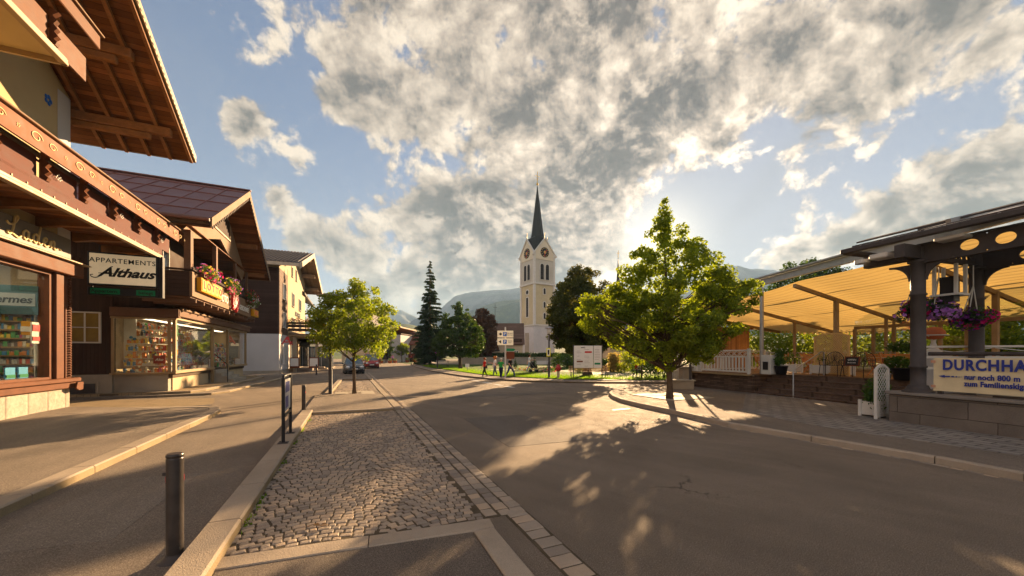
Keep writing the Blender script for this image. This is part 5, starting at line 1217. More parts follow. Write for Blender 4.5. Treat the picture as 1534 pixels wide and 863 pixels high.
# café tables and orange folding chairs
def cafe_chair():
    root = thing('folding_chair', 'orange wooden folding chair', 'chair', (0, 0, 0)); m = M_['orange_wood']
    b = MB().mt(m)
    for k in range(6): b.box(-.22, .22, -.22+k*.073, -.165+k*.073, .44, .46)
    b.build('seat', root)
    b = MB().mt(m)
    for k in range(5): b.bar((-.22, .22+.03*k, .56+k*.075), (.22, .22+.03*k, .56+k*.075), .012, .055)
    b.bar((-.23, .2, .45), (-.23, .36, .95), .03, .03).bar((.23, .2, .45), (.23, .36, .95), .03, .03); b.build('backrest', root)
    for sx in (-.22, .22):
        MB().mt(m).bar((sx, .22, .55), (sx, -.26, 0), .022, .03).build('leg', root); MB().mt(m).bar((sx+.024, -.2, .45), (sx+.024, .28, 0), .022, .03).build('leg', root)
    return root
cc = cafe_chair(); first = [True]
spots = [(18.6, 14.9, 80), (19.4, 14.2, 100), (20.2, 13.6, 60), (18.9, 12.6, 95), (19.9, 11.9, 80), (20.8, 12.4, 110), (18.6, 9.9, 85), (19.3, 9.2, 70), (20.0, 10.2, 100), (19.0, 8.2, 95), (19.8, 7.4, 80), (20.5, 8.4, 60), (18.7, 6.4, 100), (19.6, 6.0, 75), (20.6, 6.6, 90), (19.2, 5.0, 80)]
place = ['by the far back balustrade', 'second from the far balustrade', 'behind the hut end of the terrace', 'left behind the lattice screen', 'behind the lattice screen', 'near the back hedge behind the lattice screen',
         'right of the lattice screen', 'behind the big black pot', 'in the middle of the terrace under the wooden post', 'behind the stone urn', 'right of the stone urn', 'against the glass screen behind the urn', 'between the two pavilion columns', 'behind the right pavilion column', 'by the glass doors right of the column', 'rightmost above the cloth banner']
for (x, y, a), pl_ in zip(spots, place):
    lb = 'orange slatted folding chair '+pl_
    if first[0]: cc.location = TR.w(x, y, 1.0); cc.rotation_euler = (0, 0, TR.th+R(a)); cc['label'] = lb; cc['group'] = 'orange folding chairs on the terrace'; first[0] = False
    else: dup(cc, (x, y, 1.0), R(a), lb, 'orange folding chairs on the terrace', TR)
def cafe_table(loc, label):
    root = thing('cafe_table', label, 'table', loc, 0, 'café tables on the terrace', fr=TR)
    MB().mt(mat('table_cloth_pale', (.5, .42, .3), .7)).box(-.45, .45, -.45, .45, .71, .74, .008).build('tabletop', root); MB().mt(M_['black']).cyl((0, 0, .03), (0, 0, .70), .03, .03, 8).cyl((0, 0, 0), (0, 0, .03), .24, .24, 12).build('pedestal', root); return root
for x, y, l in ((19.1, 13.6, 'behind the left potted shrub'), (19.8, 12.9, 'behind the lattice screen'), (19.3, 10.2, 'right of the lattice screen'), (20.2, 7.9, 'behind the stone urn'), (20.1, 6.2, 'between the pavilion columns')): cafe_table((x, y, 1.0), 'square café table with pale top '+l)
# far back balustrade of the terrace
balustrade('white balustrade along the back edge of the terrace before the hedge', (24.6, 19.4), (24.6, 12.6), 1.0, 1.0, 34, 20)
# stone urn lamp on pedestal, white railing with crosses
ur = thing('pedestal', 'rough pale square pedestal at the right end of the steps', 'pedestal', (15.75, 7.05, .12), fr=TR); MB().mt(M_['render_white']).box(-.3, .3, -.3, .3, 0, 1.72, .02).build('block', ur)
u2 = thing('globe_lamp', 'white cone stand holding a brown bowl lamp on the rough pedestal', 'lamp', (15.75, 7.05, 1.85), fr=TR)
MB().mt(M_['white']).lathe([(.26, 0), (.24, .04), (.10, .22), (.05, .40), (.06, .48)], 16).build('stand', u2)
MB().mt(M_['white']).lathe([(.30, .60), (.32, .60), (.32, .635), (.30, .635)], 20).bar((0, 0, .46), (.28, 0, .61), .02, .03).bar((0, 0, .46), (-.28, 0, .61), .02, .03).bar((0, 0, .46), (0, .28, .61), .03, .02).bar((0, 0, .46), (0, -.28, .61), .03, .02).build('ring', u2)
MB().mt(M_['terracotta']).lathe([(.02, .48), (.2, .52), (.26, .62), (.25, .74), (.16, .84), (.03, .88)], 18).build('bowl', u2)
gl_ = thing('globe_lamp', 'small white globe lamp on a thin stalk behind the big black pot', 'lamp', (17.4, 8.2, 1.0), fr=TR); MB().mt(M_['white']).ball((0, 0, 1.33), .13, 16, 10).build('globe', gl_); MB().mt(M_['black']).cyl((0, 0, 0), (0, 0, 1.2), .02, .02, 8).build('stalk', gl_)
balustrade('white rail with crossed bars behind the near pavilion column', (14.6, 6.9), (17.6, 3.6), .75, 1.38, 3, 3)
# ================================================================ iron and glass pavilion at the right edge
PV = thing('pavilion', 'dark cast iron pavilion with pierced beams and glass roof on a grey stone wall', 'pavilion', (0, 0, 0), fr=TR)
M_['wallstone'] = mat('dark_rough_stone', (.15, .125, .105), .85, .25, 1.6, .9, 30, fine=.3, stain=.5, extra=bricks(1.25, .40, .006, (.03, .025, .02), 'yz', .35, .12))
WX = 12.42
MB().mt(M_['wallstone']).box(WX, WX+.42, -2, 6.42, 0, .84, .02).box(WX+.42, 15.4, 6.02, 6.40, 0, .84, .02).build('stone_wall', PV)
MB().mt(mat('capstone', (.20, .18, .16), .7, .2, 2, .3, 50, stain=.3)).box(WX-.06, WX+.5, -2, 6.48, .843, .92, .015).box(WX+.5, 15.4, 5.98, 6.46, .843, .918, .015).build('capstone', PV)
def column(x, y, z0, z1):
    b = MB().mt(M_['iron']); r = .145
    b.lathe([(.30, 0), (.30, .035), (.25, .05), (.20, .13), (.185, .18), (r, .19), (r, .62), (r+.025, .63), (r+.025, .67), (r, .68), (r*.98, z1-z0-1.25), (r+.02, z1-z0-1.24), (r+.02, z1-z0-1.2), (r*.97, z1-z0-1.18), (r*.97, z1-z0-.42), (r+.05, z1-z0-.40), (r+.05, z1-z0-.36), (r*.9, z1-z0-.34), (r*.9, z1-z0)], 20, (x, y, z0))
    return b.build('column', PV)
CY = 5.95; Z1 = 4.62
column(WX+.24, CY, .92, Z1); column(15.2, CY, .92, Z1); column(WX+.24, -1.2, .92, Z1)
def pierced(p, q, z0, z1, nh, m, root, th=.05, rr=.11, name='pierced_beam', first=.62):
    """iron beam with round holes: every bay is a square ring around a circle"""
    p, q = Vector(p), Vector(q); d = q-p; L = d.length; d.normalize(); nrm = Vector((-d.y, d.x, 0)); b = MB().mt(m)
    def pt(u, z, s): v = p+d*u; return (v.x+nrm.x*s, v.y+nrm.y*s, z)
    zc = (z0+z1)/2; step = (L-first-.1)/nh; hb = (z1-z0)/2
    def solid(u0, u1): b.ext([pt(u0, z0, -th/2), pt(u1, z0, -th/2), pt(u1, z1, -th/2), pt(u0, z1, -th/2)], nrm*th)
    solid(0, first)
    for k in range(nh):
        u0 = first+k*step; uc = u0+step/2; N_ = 24
        for s, fl in ((-th/2, 1), (th/2, -1)):
            vs = []; 
            for j in range(N_):
                a = 2*math.pi*j/N_; c, s_ = math.cos(a), math.sin(a); sc = 1/max(abs(c)/(step/2), abs(s_)/hb)
                vs.append(pt(uc+c*rr*1.25, zc+s_*rr, s)); vs.append(pt(uc+c*sc, zc+s_*sc, s))
            b.add(vs, [(2*j, 2*j+1, (2*j+3) % (2*N_), (2*j+2) % (2*N_)) for j in range(N_)])
        vs = []
        for j in range(N_):
            a = 2*math.pi*j/N_; vs += [pt(uc+math.cos(a)*rr*1.25, zc+math.sin(a)*rr, -th/2), pt(uc+math.cos(a)*rr*1.25, zc+math.sin(a)*rr, th/2)]
        b.add(vs, [(2*j, (2*j+2) % (2*N_), (2*j+3) % (2*N_), 2*j+1) for j in range(N_)])
    solid(first+nh*step, L)
    for z in (z0, z1): b.bar(pt(0, z, 0), pt(L, z, 0), .14, .035)
    return b.build(name, root)
BZ0, BZ1 = 4.20, 4.66
pierced((WX+.24, CY, 0), (WX+.24, -1.2, 0), BZ0, BZ1, 12, M_['iron'], PV, rr=.125)
pierced((15.2, CY, 0), (15.2, -1.2, 0), BZ0-.0, BZ1, 12, M_['iron'], PV, rr=.125)
pierced((WX+.24, CY, 0), (15.2, CY, 0), BZ0+.12, BZ1, 9, M_['iron'], PV, rr=.07, first=.3, name='pierced_beam')
b = MB().mt(M_['iron'])                                                   # curved brackets under the beams
def bracket(x, y, dx, dy, s=.55):
    pts = [(x+dx*(.15+s*(1-math.cos(t))), y+dy*(.15+s*(1-math.cos(t))), BZ0-.02-s+s*math.sin(t)) for t in np.linspace(0, math.pi/2, 9)]
    for k in range(8): b.bar(pts[k], pts[k+1], .05, .05)
    b.ext([pts[0], (x+dx*.14, y+dy*.14, BZ0), (pts[-1][0], pts[-1][1], BZ0)]+pts[::-1][:-1], (.02*abs(dy), .02*abs(dx), 0))
for x, y, dx, dy in ((WX+.24, CY, 1, 0), (WX+.24, CY, 0, -1), (WX+.24, CY, 0, 1), (15.2, CY, -1, 0), (15.2, CY, 0, -1), (15.2, CY, 1, 0)): bracket(x, y, dx, dy, .42)
b.box(WX-.5, WX+.24, CY-.1, CY+.1, 4.30, 4.62).box(WX+.14, WX+.34, CY, CY+1.1, 4.30, 4.62); b.build('bracket', PV)
# roof: eaves frame and glazing bars rising to a ridge
E = .95; ex0, ex1, ey0, ey1 = WX-.35, 16.4, -2.0, CY+1.35; zr0 = 4.72
b = MB().mt(M_['iron']).box(ex0-.06, ex0+.1, ey0, ey1, zr0, zr0+.13, .02).box(ex0+.1, ex1, ey1-.12, ey1+.04, zr0, zr0+.13, .02).box(ex0+.1, ex0+.34, ey0, ey1-.2, zr0+.14, zr0+.20); eo = b.build('eaves', PV)
xr, zr = 15.6, 5.75
b = MB().mt(M_['white'])
for y in np.arange(ey1-.4, ey0, -.82): b.bar((ex0+.1, y, zr0+.14), (xr, y, zr), .045, .06)
b.build('glazing_bar', PV)
pn = M_['roofglass']
y = ey1-.02; k = 0
while y > ey0:
    y2 = max(ey0, y-.82); m_ = mat('frosted_roof_glass', (.62, .58, .50), .35, .1, 2, spec=.5) if k % 3 else M_['clearglass']
    MB().mt(m_).ext([(ex0+.1, y-.03, zr0+.17), (xr, y-.03, zr+.03), (xr, y2+.03, zr+.03), (ex0+.1, y2+.03, zr0+.17)], (0, 0, .012)).build('roof_pane', PV); y = y2; k += 1
b = MB().mt(M_['iron']).bar((xr, ey1, zr+.05), (xr, ey0, zr+.05), .2, .12); 
b.bar((ex0+.7, ey1-.1, zr0+.42), (ex0+.7, ey0, zr0+.42), .5, .04, (-.3, 0, 1)); b.build('ridge', PV)
for y in (5.2, 3.6, 2.2): MB().mt(M_['steel']).bar((ex0+.1, y, zr0+.25), (ex0+1.6, y, zr0+.63), .09, .10).build('rafter', PV)
for y in (5.35, 3.9):
    MB().mt(M_['white']).box(ex0+.2, ex0+.6, y-.35, y+.15, zr0-.14, zr0-.06, .02).build('flood_light', PV)
wl = MB().mt(M_['white']).box(WX-.3, WX+.1, CY+.35, CY+.75, 4.42, 4.56, .03).cyl((WX-.1, CY+1.0, 4.4), (WX-.1, CY+1.0, 4.5), .16, .16, 14); wl.build('flood_light', PV)
# lantern frame hanging between the columns
ln = thing('lantern', 'white framed lantern hanging between the two pavilion columns', 'lantern', (13.75, CY-.1, 3.45), fr=TR)
q = MB().mt(M_['white'])
for sx in (-.2, .2):
    for sy in (-.2, .2): q.box(sx-.03, sx+.03, sy-.03, sy+.03, 0, .75)
q.box(-.26, .26, -.26, -.2, -.05, .0).box(-.26, .26, .2, .26, -.05, 0).box(-.26, -.2, -.2, .2, -.05, 0).box(.2, .26, -.2, .2, -.05, 0); q.build('frame', ln)
MB().mt(M_['black']).box(-.13, .13, -.13, .13, -.2, .45).build('lamp_body', ln)
# hanging petunia baskets
def basket(label, loc, rr, fl, seed, n=70):
    root = thing('flower_basket', label, 'hanging basket', loc, 0, 'hanging petunia baskets under the pavilion', fr=TR)
    MB().mt(M_['black']).lathe([(.05, -.25), (.2, -.2), (.27, 0), (.25, .0)], 16).build('bowl', root)
    cs = [(random.uniform(-1, 1)*rr*.62, random.uniform(-1, 1)*rr*.5, random.uniform(-.24, .12)) for _ in range(12)]
    leafcloud('leaves', cs, [rr*.42]*12, 1500, .06, [LF['dark']], root, seed)
    for i, (f_, q_) in enumerate(fl): flowers('blossoms', [c for c in cs[i::len(fl)]] , [rr*.44]*len(cs[i::len(fl)]), q_, .085, LF[f_], root, seed+3+i)
    MB().mt(M_['white']).tube([(-.2, 0, 0), (0, 0, .75), (0, 0, 4.2-loc[2])], .012, 5).tube([(.2, 0, 0), (0, 0, .75)], .012, 5).tube([(0, .2, 0), (0, 0, .75)], .012, 5).build('rope', root)
    return root
basket('magenta petunia basket hanging directly behind the near column', (12.95, 6.15, 3.08), .38, [('magenta', 150), ('violet', 40)], 61)
basket('pale violet petunia basket hanging between the two columns', (13.75, 6.05, 3.2), .44, [('violet', 190), ('violet', 120), ('purple', 40)], 62)
basket('crimson and dark purple petunia basket in front of the rear column', (14.3, 5.65, 2.92), .44, [('magenta', 190), ('purple', 110)], 63)
# railing and banner on the wall
rl = thing('railing', 'thick grey pipe railing on top of the pavilion wall', 'railing', (0, 0, 0), fr=TR)
MB().mt(M_['iron']).tube([(WX+.24, 5.75, 1.90), (WX+.24, -2, 1.90)], .045, 10).build('pipe', rl); MB().mt(M_['iron']).box(WX+.2, WX+.28, 5.5, 5.58, .92, 1.0).box(WX+.2, WX+.28, 3.3, 4.7, .93, .97).build('lower_bar', rl)
bn = thing('banner', 'pale cloth banner with dark blue capitals and an arrow tied below the pavilion railing', 'banner', (WX+.13, 5.62, 1.0), R(-90), fr=TR)
xs = np.linspace(0, 6.4, 65); zs = np.linspace(0, .80, 11)
V = np.array([(x, .012*math.sin(x*5+z*3)+.008*math.sin(x*13), z) for z in zs for x in xs]); ii = np.arange(V.shape[0]).reshape(11, 65)
F = np.stack([ii[:-1, :-1], ii[:-1, 1:], ii[1:, 1:], ii[1:, :-1]], -1).reshape(-1, 4)
npmesh('cloth', V, F, [M_['banner']], bn, smooth=True)
text('DURCHHALTEN', .34, M_['navy_ink'], bn, (.17, -.03, .625), FRONT, .003, .012, 0, .70, 'LEFT', 1.12)
text('nur noch 800 m', .165, M_['navy_ink'], bn, (.53, -.03, .36), FRONT, .003, .006, 0, .72, 'LEFT', 1.05)
text('zum Familienskigebiet', .165, M_['navy_ink'], bn, (.53, -.03, .205), FRONT, .003, .006, 0, .72, 'LEFT', 1.05)
MB().mt(M_['navy_ink']).ext([(.10, -.03, .36), (.21, -.03, .325), (.21, -.03, .345), (.30, -.03, .345), (.30, -.03, .375), (.21, -.03, .375), (.21, -.03, .395)], (0, .004, 0)).box(.32, .37, -.03, -.026, .345, .375).box(.39, .42, -.03, -.026, .347, .373).box(.44, .455, -.03, -.026, .349, .371).box(.475, .485, -.03, -.026, .35, .37).build('arrow', bn)
MB().mt(M_['skin']).box(-.03, .05, -.03, -.02, .68, .74).box(-.03, .05, -.03, -.02, .08, .14).build('fixing_patch', bn)
# ================================================================ trees
LT = dict(lime=leafmat('lime_tree_leaves', (.065, .105, .012), (.15, .195, .026), .55, (3.1, 2.7, .55)),
          maple=leafmat('maple_leaves', (.07, .12, .014), (.15, .19, .03), .50, (2.6, 2.3, .5)),
          chestnut=leafmat('chestnut_leaves', (.028, .045, .010), (.06, .075, .015), .38, (3.2, 2.2, .45)),
          green=leafmat('park_tree_leaves', (.02, .045, .010), (.042, .075, .015), .35, (2.3, 2.2, .6)),
          copper=leafmat('copper_beech_leaves', (.055, .030, .022), (.12, .065, .035), .35, (2.2, 1.5, .8)),
          spruce=leafmat('spruce_needles', (.016, .036, .016), (.035, .06, .022), .18, (1.8, 2.0, .8)),
          hedge=leafmat('hedge_leaves', (.03, .065, .012), (.07, .12, .02), .35, (2.4, 2.3, .5)),
          hedgelit=leafmat('sunlit_hedge_leaves', (.09, .14, .015), (.19, .22, .03), .5, (2.4, 2.2, .5)),  # lit copy of the hedge leaves, sunlight put into the colour
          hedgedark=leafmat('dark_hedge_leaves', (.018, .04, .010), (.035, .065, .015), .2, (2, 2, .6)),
          grassy=leafmat('feather_grass', (.20, .17, .06), (.38, .30, .13), .5, (1.7, 1.6, 1.1)))
def branch_pts(p, q, r, bow=.15, n=7):
    p, q = Vector(p), Vector(q); L = (q-p).length; o = Vector((r.normal(), r.normal(), abs(r.normal())*.6))*L*bow*.5
    return [p.lerp(q, t)+o*math.sin(math.pi*t)+Vector(tuple(r.normal(0, .012*L, 3)))*(0 < t < 1) for t in np.linspace(0, 1, n)]
def tree(name, label, base, top, tr, prof, nclump, nleaf, size, leaf, seed, lean=(0, 0), crad=.5, hmin=1.5, branches=40, squash=.75, group=None, extra=None, clear=None, asym=None):
    """prof: list of (height, radius) for the crown. Clumps of leaves sit on limbs that leave the trunk; gaps stay between them"""
    r = np.random.default_rng(seed); root = thing(name, label, 'tree', base, 0, group)
    hs = [p[0] for p in prof]; rs = [p[1] for p in prof]
    cl = []; rad = []; tries = 0
    w = np.interp(np.linspace(hs[0], hs[-1], 200), hs, rs)**1.6; w /= w.sum()
    while len(cl) < nclump and tries < nclump*60:
        tries += 1
        h = r.choice(np.linspace(hs[0], hs[-1], 200), p=w)+r.normal(0, .02); R_ = float(np.interp(h, hs, rs))
        a = r.uniform(0, 2*math.pi); q = R_*(r.uniform(.25, 1)**.55)*(1+.14*math.sin(a*3+seed)+.1*math.sin(a*5+h*1.3))
        if asym: q *= 1+asym[0]*math.cos(a-asym[1])
        c = np.array([lean[0]*h+q*math.cos(a), lean[1]*h+q*math.sin(a), h])
        cr = crad*r.uniform(.6, 1.15)*min(1, .35+R_/max(rs)*.9)
        if cl and min(np.linalg.norm(c-x) for x in cl) < cr*.56: continue
        cl.append(c); rad.append(cr)
    for (ex, ey, ez, er, en) in (extra or []):                                       # side lobes of the crown
        for _ in range(en):
            d = r.normal(size=3); d /= np.linalg.norm(d); cl.append(np.array([ex, ey, ez])+d*np.array([1, 1, .85])*er*r.uniform(.3, 1)**.5); rad.append(crad*r.uniform(.55, .95))
    for h in np.arange(hs[0]+(hs[-1]-hs[0])*.72, hs[-1]+.01, crad*.55):                 # the leader stays leafy to the tip
        cl.append(np.array([lean[0]*h+r.normal(0, .04), lean[1]*h+r.normal(0, .04), h])); rad.append(max(crad*.42, min(crad*.9, float(np.interp(h, hs, rs))*.7)))
    b = MB().mt(M_['bark']); H_ = hs[-1]
    tp = [(lean[0]*z+.03*math.sin(z*1.7+seed), lean[1]*z+.03*math.cos(z*1.3+seed), z) for z in np.linspace(0, H_*.93, 14)]
    tb = [tr*(1.35 if i == 0 else 1)*max(.06, (1-i/13.5)**.9) for i in range(14)]
    b.tube([(0, 0, -.05)]+tp, [tr*1.5]+tb, 10); b.build('trunk', root)
    b = MB().mt(M_['bark']); idx = np.argsort([-np.hypot(c[0]-lean[0]*c[2], c[1]-lean[1]*c[2]) for c in cl])[:branches]
    for i in idx:
        c = cl[i]; d = math.hypot(c[0]-lean[0]*c[2], c[1]-lean[1]*c[2]); z0 = max(hs[0]*.9, c[2]-d*r.uniform(.45, .8)); rr = tr*.42*max(.2, 1-z0/H_)
        pts = branch_pts((lean[0]*z0, lean[1]*z0, z0), c, r); b.tube(pts, [rr*(1-.8*t) for t in np.linspace(0, 1, len(pts))], 6, False)
        for _ in range(2): 
            q = pts[4]; e = c+r.normal(0, rad[i]*.6, 3); b.tube(branch_pts(q, e, r, .1, 4), [rr*.35, rr*.28, rr*.2, rr*.1], 4, False)
    b.build('limbs', root)
    leafcloud('crown', cl, rad, nleaf, size, [LT[leaf]], root, seed+1, squash=squash, shell=.35)
    return root
# the tall lime on the right corner
tree('lime_tree', 'tall pointed lime tree on the right pavement corner, the sun glinting through its crown', G(1003, 598, .12)[:2]+(.12,), None, .115,
     [(1.2, .5), (1.5, 1.2), (1.9, 1.75), (2.4, 2.15), (2.9, 2.35), (3.6, 2.4), (4.3, 2.25), (4.9, 1.9), (5.5, 1.45), (6.1, 1.1), (6.7, .8), (7.2, .52), (7.6, .28), (7.85, .1)], 330, 60000, .105, 'lime', 101, (-.03, 0), .36, branches=90, asym=(.2, R(8)), extra=[(-2.55, .2, 3.35, 1.05, 34), (-1.7, 0, 2.7, .9, 18), (2.6, 0, 4.1, .8, 16)])
b_ = tree('maple_tree', 'small round-headed maple in the left cobbled bay next to the lamp post', G(530, 590)[:2]+(0,), None, .085,
     [(1.6, .5), (2.0, 1.25), (2.6, 1.75), (3.2, 1.95), (3.9, 1.8), (4.5, 1.3), (5.0, .8), (5.45, .25)], 130, 17000, .115, 'maple', 102, (.02, 0), .40, branches=46)
tree('chestnut_tree', 'big dark round chestnut tree behind the white information board', P3(880, 530, 30.5)[:2]+(.14,), None, .32,
     [(1.7, 1.4), (2.6, 2.5), (4.0, 2.95), (5.6, 2.85), (7.0, 2.35), (8.1, 1.6), (8.7, .9), (9.1, .3)], 260, 46000, .18, 'chestnut', 103, (-.075, .02), .62, branches=50, squash=.7)
tree('broadleaf_tree', 'dark green spreading tree on the lawn just right of the spruce', G(690, 552, .14)[:2]+(.14,), None, .2,
     [(1.3, 1.2), (2.0, 2.6), (3.2, 3.0), (4.6, 2.7), (6.0, 1.9), (7.2, 1.0), (8.0, .3)], 130, 15000, .24, 'green', 104, (-.03, 0), .62)
tree('copper_beech', 'reddish copper beech behind the dark lawn tree', P3(722, 530, 62)[:2]+(.2,), None, .25,
     [(1.5, 1.5), (3, 2.6), (5, 2.9), (7, 2.5), (8.4, 1.5), (9.2, .5)], 170, 16000, .3, 'copper', 105, (0, 0), .7)
tree('broadleaf_tree', 'large green tree rising behind the yellow awning', P3(1212, 530, 48)[:2]+(0,), None, .4,
     [(5, 2.2), (7, 3.6), (9.5, 4.4), (11.5, 3.9), (13.2, 2.4), (14.2, .8)], 170, 16000, .30, 'green', 106, (0, 0), .95, squash=.6)
tree('broadleaf_tree', 'small tree top showing left of the grey awning post', P3(1112, 530, 36)[:2]+(0,), None, .15, [(4.5, 1.2), (6, 1.5), (7.6, .9), (8.2, .3)], 50, 5000, .22, 'green', 107, crad=.5)
tree('broadleaf_tree', 'bushy tree behind the glass screen between the pavilion columns', P3(1452, 530, 21.5)[:2]+(0,), None, .15, [(1.0, 1.0), (2.0, 1.7), (3.2, 1.5), (4.2, .8)], 60, 8000, .16, 'green', 108, crad=.5)
tree('broadleaf_tree', 'garden tree in front of the yellow villa beyond the park path', P3(1020, 530, 52)[:2]+(0,), None, .15, [(1.5, 1.3), (3, 1.9), (4.4, 1.3), (5.2, .4)], 50, 4500, .22, 'green', 109, crad=.6)
for i, (px, Y, h, lb) in enumerate([(578, 78, 5.4, 'small street tree before the café umbrella in the far street'), (602, 84, 4.6, 'low street tree left of the painted chalet'), (566, 70, 5.8, 'slim street tree behind the parked red van')]):
    tree('street_tree', lb, P3(px, 540, Y)[:2]+(0,), None, .1, [(1.5, .8), (2.4, 1.6), (3.6, 1.7), (h-.6, .9), (h, .2)], 40, 2600, .24, 'maple' if i else 'green', 120+i, crad=.55, group='street trees in the far street')
def spruce(label, base, H_, R_, n, seed, size=.3, group=None):
    r = np.random.default_rng(seed); root = thing('spruce_tree', label, 'tree', base, 0, group)
    MB().mt(M_['bark']).cyl((0, 0, 0), (0, 0, H_*.97), H_*.016, .03, 8).build('trunk', root)
    lm = MB().mt(M_['bark']); P = []; D = []
    z = H_*.045
    while z < H_*.985:
        t = z/H_; L0 = R_*(1-t)**.85*(.7+.3*min(1, t*6)); k = max(5, int(13*(1-t)+4))
        for j in range(k):
            a = r.uniform(0, 2*math.pi); L = L0*r.uniform(.5, 1.2); zj = r.normal(0, H_*.018)*(1-t); pts = []
            for s_ in np.linspace(0, 1, 6):
                zz = max(.15, z+zj)+L*(.10*s_-.34*s_*s_+.16*s_**3*1.3); pts.append(np.array([math.cos(a)*L*s_, math.sin(a)*L*s_, zz]))
            lm.tube(pts, [.02*(1-.8*s_)+.006 for s_ in np.linspace(0, 1, 6)], 3, False)
            m_ = max(3, int(n*L))
            s_ = r.uniform(.12, 1, m_)**.75; q = np.array([[np.interp(x, np.linspace(0, 1, 6), [p[c] for p in pts]) for c in range(3)] for x in s_])
            wd = .22*L*(1-s_*.75); side = r.uniform(-1, 1, m_)*wd; q[:, 0] += -math.sin(a)*side; q[:, 1] += math.cos(a)*side; q[:, 2] -= abs(side)*.25+r.uniform(0, .22, m_)*(.4+.5*L/R_)
            P.append(q); D.append(np.tile([math.cos(a), math.sin(a), -.75], (m_, 1))+r.normal(0, .4, (m_, 3)))
        z += H_*.026*r.uniform(.8, 1.2)
    lm.build('limbs', root)
    P = np.concatenate(P); D = np.concatenate(D); D /= np.linalg.norm(D, axis=1)[:, None]; m_ = len(P)
    u = np.cross(D, r.normal(size=(m_, 3))); u /= np.linalg.norm(u, axis=1)[:, None]; s = size*r.uniform(.6, 1.3, m_)[:, None]
    V = np.stack([P-D*s*.5, P+u*s*.16, P+D*s*.6, P-u*s*.16], 1).reshape(-1, 3); b = np.arange(m_)[:, None]*4
    npmesh('crown', V, np.concatenate([b+np.array([[0, 1, 2]]), b+np.array([[0, 2, 3]])], 1).reshape(-1, 3), [LT['spruce']], root); return root
spruce('tall dark spruce standing by the bend of the street', P3(644, 546, 60)[:2]+(.1,), 17.3, 3.0, 62, 131, .44)
spruce('small spruce behind the rear pavilion column', P3(1505, 530, 26)[:2]+(0,), 5.2, 1.8, 26, 132, .3)
# hedges, shrubs and the garden
def hedge(label, pts, h, w, n, size, leaf, seed, z0=0, rad=None, name='hedge', cat='hedge', group=None):
    c0 = pts[0]; root = thing(name, label, cat, (c0[0], c0[1], z0), 0, group); cs = []; rs = []; r = np.random.default_rng(seed); rad = rad or w*.5
    for i in range(len(pts)-1):
        a, c = Vector(pts[i]), Vector(pts[i+1]); L = (c-a).length; k = max(2, int(L/rad*1.6))
        for j in range(k):
            p = a.lerp(c, j/k); z = rad*.7
            while z < h: cs.append((p.x-c0[0]+r.normal(0, w*.12), p.y-c0[1]+r.normal(0, w*.12), z)); rs.append(rad*r.uniform(.75, 1.1)); z += rad*.9
    MB().mt(M_['bark']).box(-.05, .05, -.05, .05, -.02, h*.4).build('stem', root)
    leafcloud('foliage', cs, rs, n, size, [LT[leaf]], root, seed+1, shell=.5); return root
def gw(px, Y): return P3(px, 530, Y)[:2]
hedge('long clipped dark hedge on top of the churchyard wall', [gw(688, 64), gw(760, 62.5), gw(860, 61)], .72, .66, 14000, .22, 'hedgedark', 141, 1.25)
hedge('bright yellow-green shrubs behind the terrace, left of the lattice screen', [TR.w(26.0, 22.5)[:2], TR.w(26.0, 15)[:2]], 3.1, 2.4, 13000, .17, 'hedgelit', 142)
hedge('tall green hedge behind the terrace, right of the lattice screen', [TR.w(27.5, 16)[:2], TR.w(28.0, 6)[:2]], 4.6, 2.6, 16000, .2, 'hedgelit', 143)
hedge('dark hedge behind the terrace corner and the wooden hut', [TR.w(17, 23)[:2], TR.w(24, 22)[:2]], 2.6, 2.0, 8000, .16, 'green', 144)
for i, (px, Y, h, w_, lf, lb) in enumerate([(915, 36, 1.5, 1.6, 'grassy', 'pale feathery grass clump right of the information board'), (935, 35, 1.7, 1.7, 'hedgelit', 'bright green shrub beside the feathery grass'), (955, 38, 1.2, 1.7, 'hedge', 'low dark green shrub behind the seated walker in red'),
                                  (968, 42, 1.6, 1.8, 'grassy', 'distant pale grass clump behind the park bench'), (990, 40, 1.3, 1.6, 'hedge', 'dark shrub at the foot of the tall right tree'), (905, 39, 1.2, 1.4, 'hedge', 'dark shrub half hidden by the information board'), (850, 45, 1.6, 2.0, 'hedge', 'shrub under the left side of the big chestnut'), (830, 50, 1.4, 2.2, 'green', 'low bush behind the bus stop pole'), (884, 47, 1.8, 2.4, 'hedge', 'bush behind the chestnut trunk')]):
    hedge(lb, [gw(px, Y), (gw(px, Y)[0]+w_*.5, gw(px, Y)[1]+.3)], h, w_, 1500, .15 if lf != 'grassy' else .2, lf, 150+i, .1, w_*.36, 'shrub', 'shrub')
for i, px in enumerate((772, 795, 801)):
    root = thing('conifer_shrub', 'small dark cone-shaped conifer on the lawn, %s of three' % ('leftmost', 'middle', 'rightmost')[i], 'shrub', gw(px, 44)+(.14,), 0, 'cone conifers on the lawn')
    MB().mt(M_['bark']).cyl((0, 0, 0), (0, 0, .5), .04, .04, 6).build('trunk', root); h = (1.2, 1.9, 1.7)[i]
    leafcloud('foliage', [(0, 0, z) for z in np.linspace(.2, h, 7)], [max(.08, .34*(1-z/h*.85)) for z in np.linspace(.2, h, 7)], 500, .1, [LT['spruce']], root, 170+i)
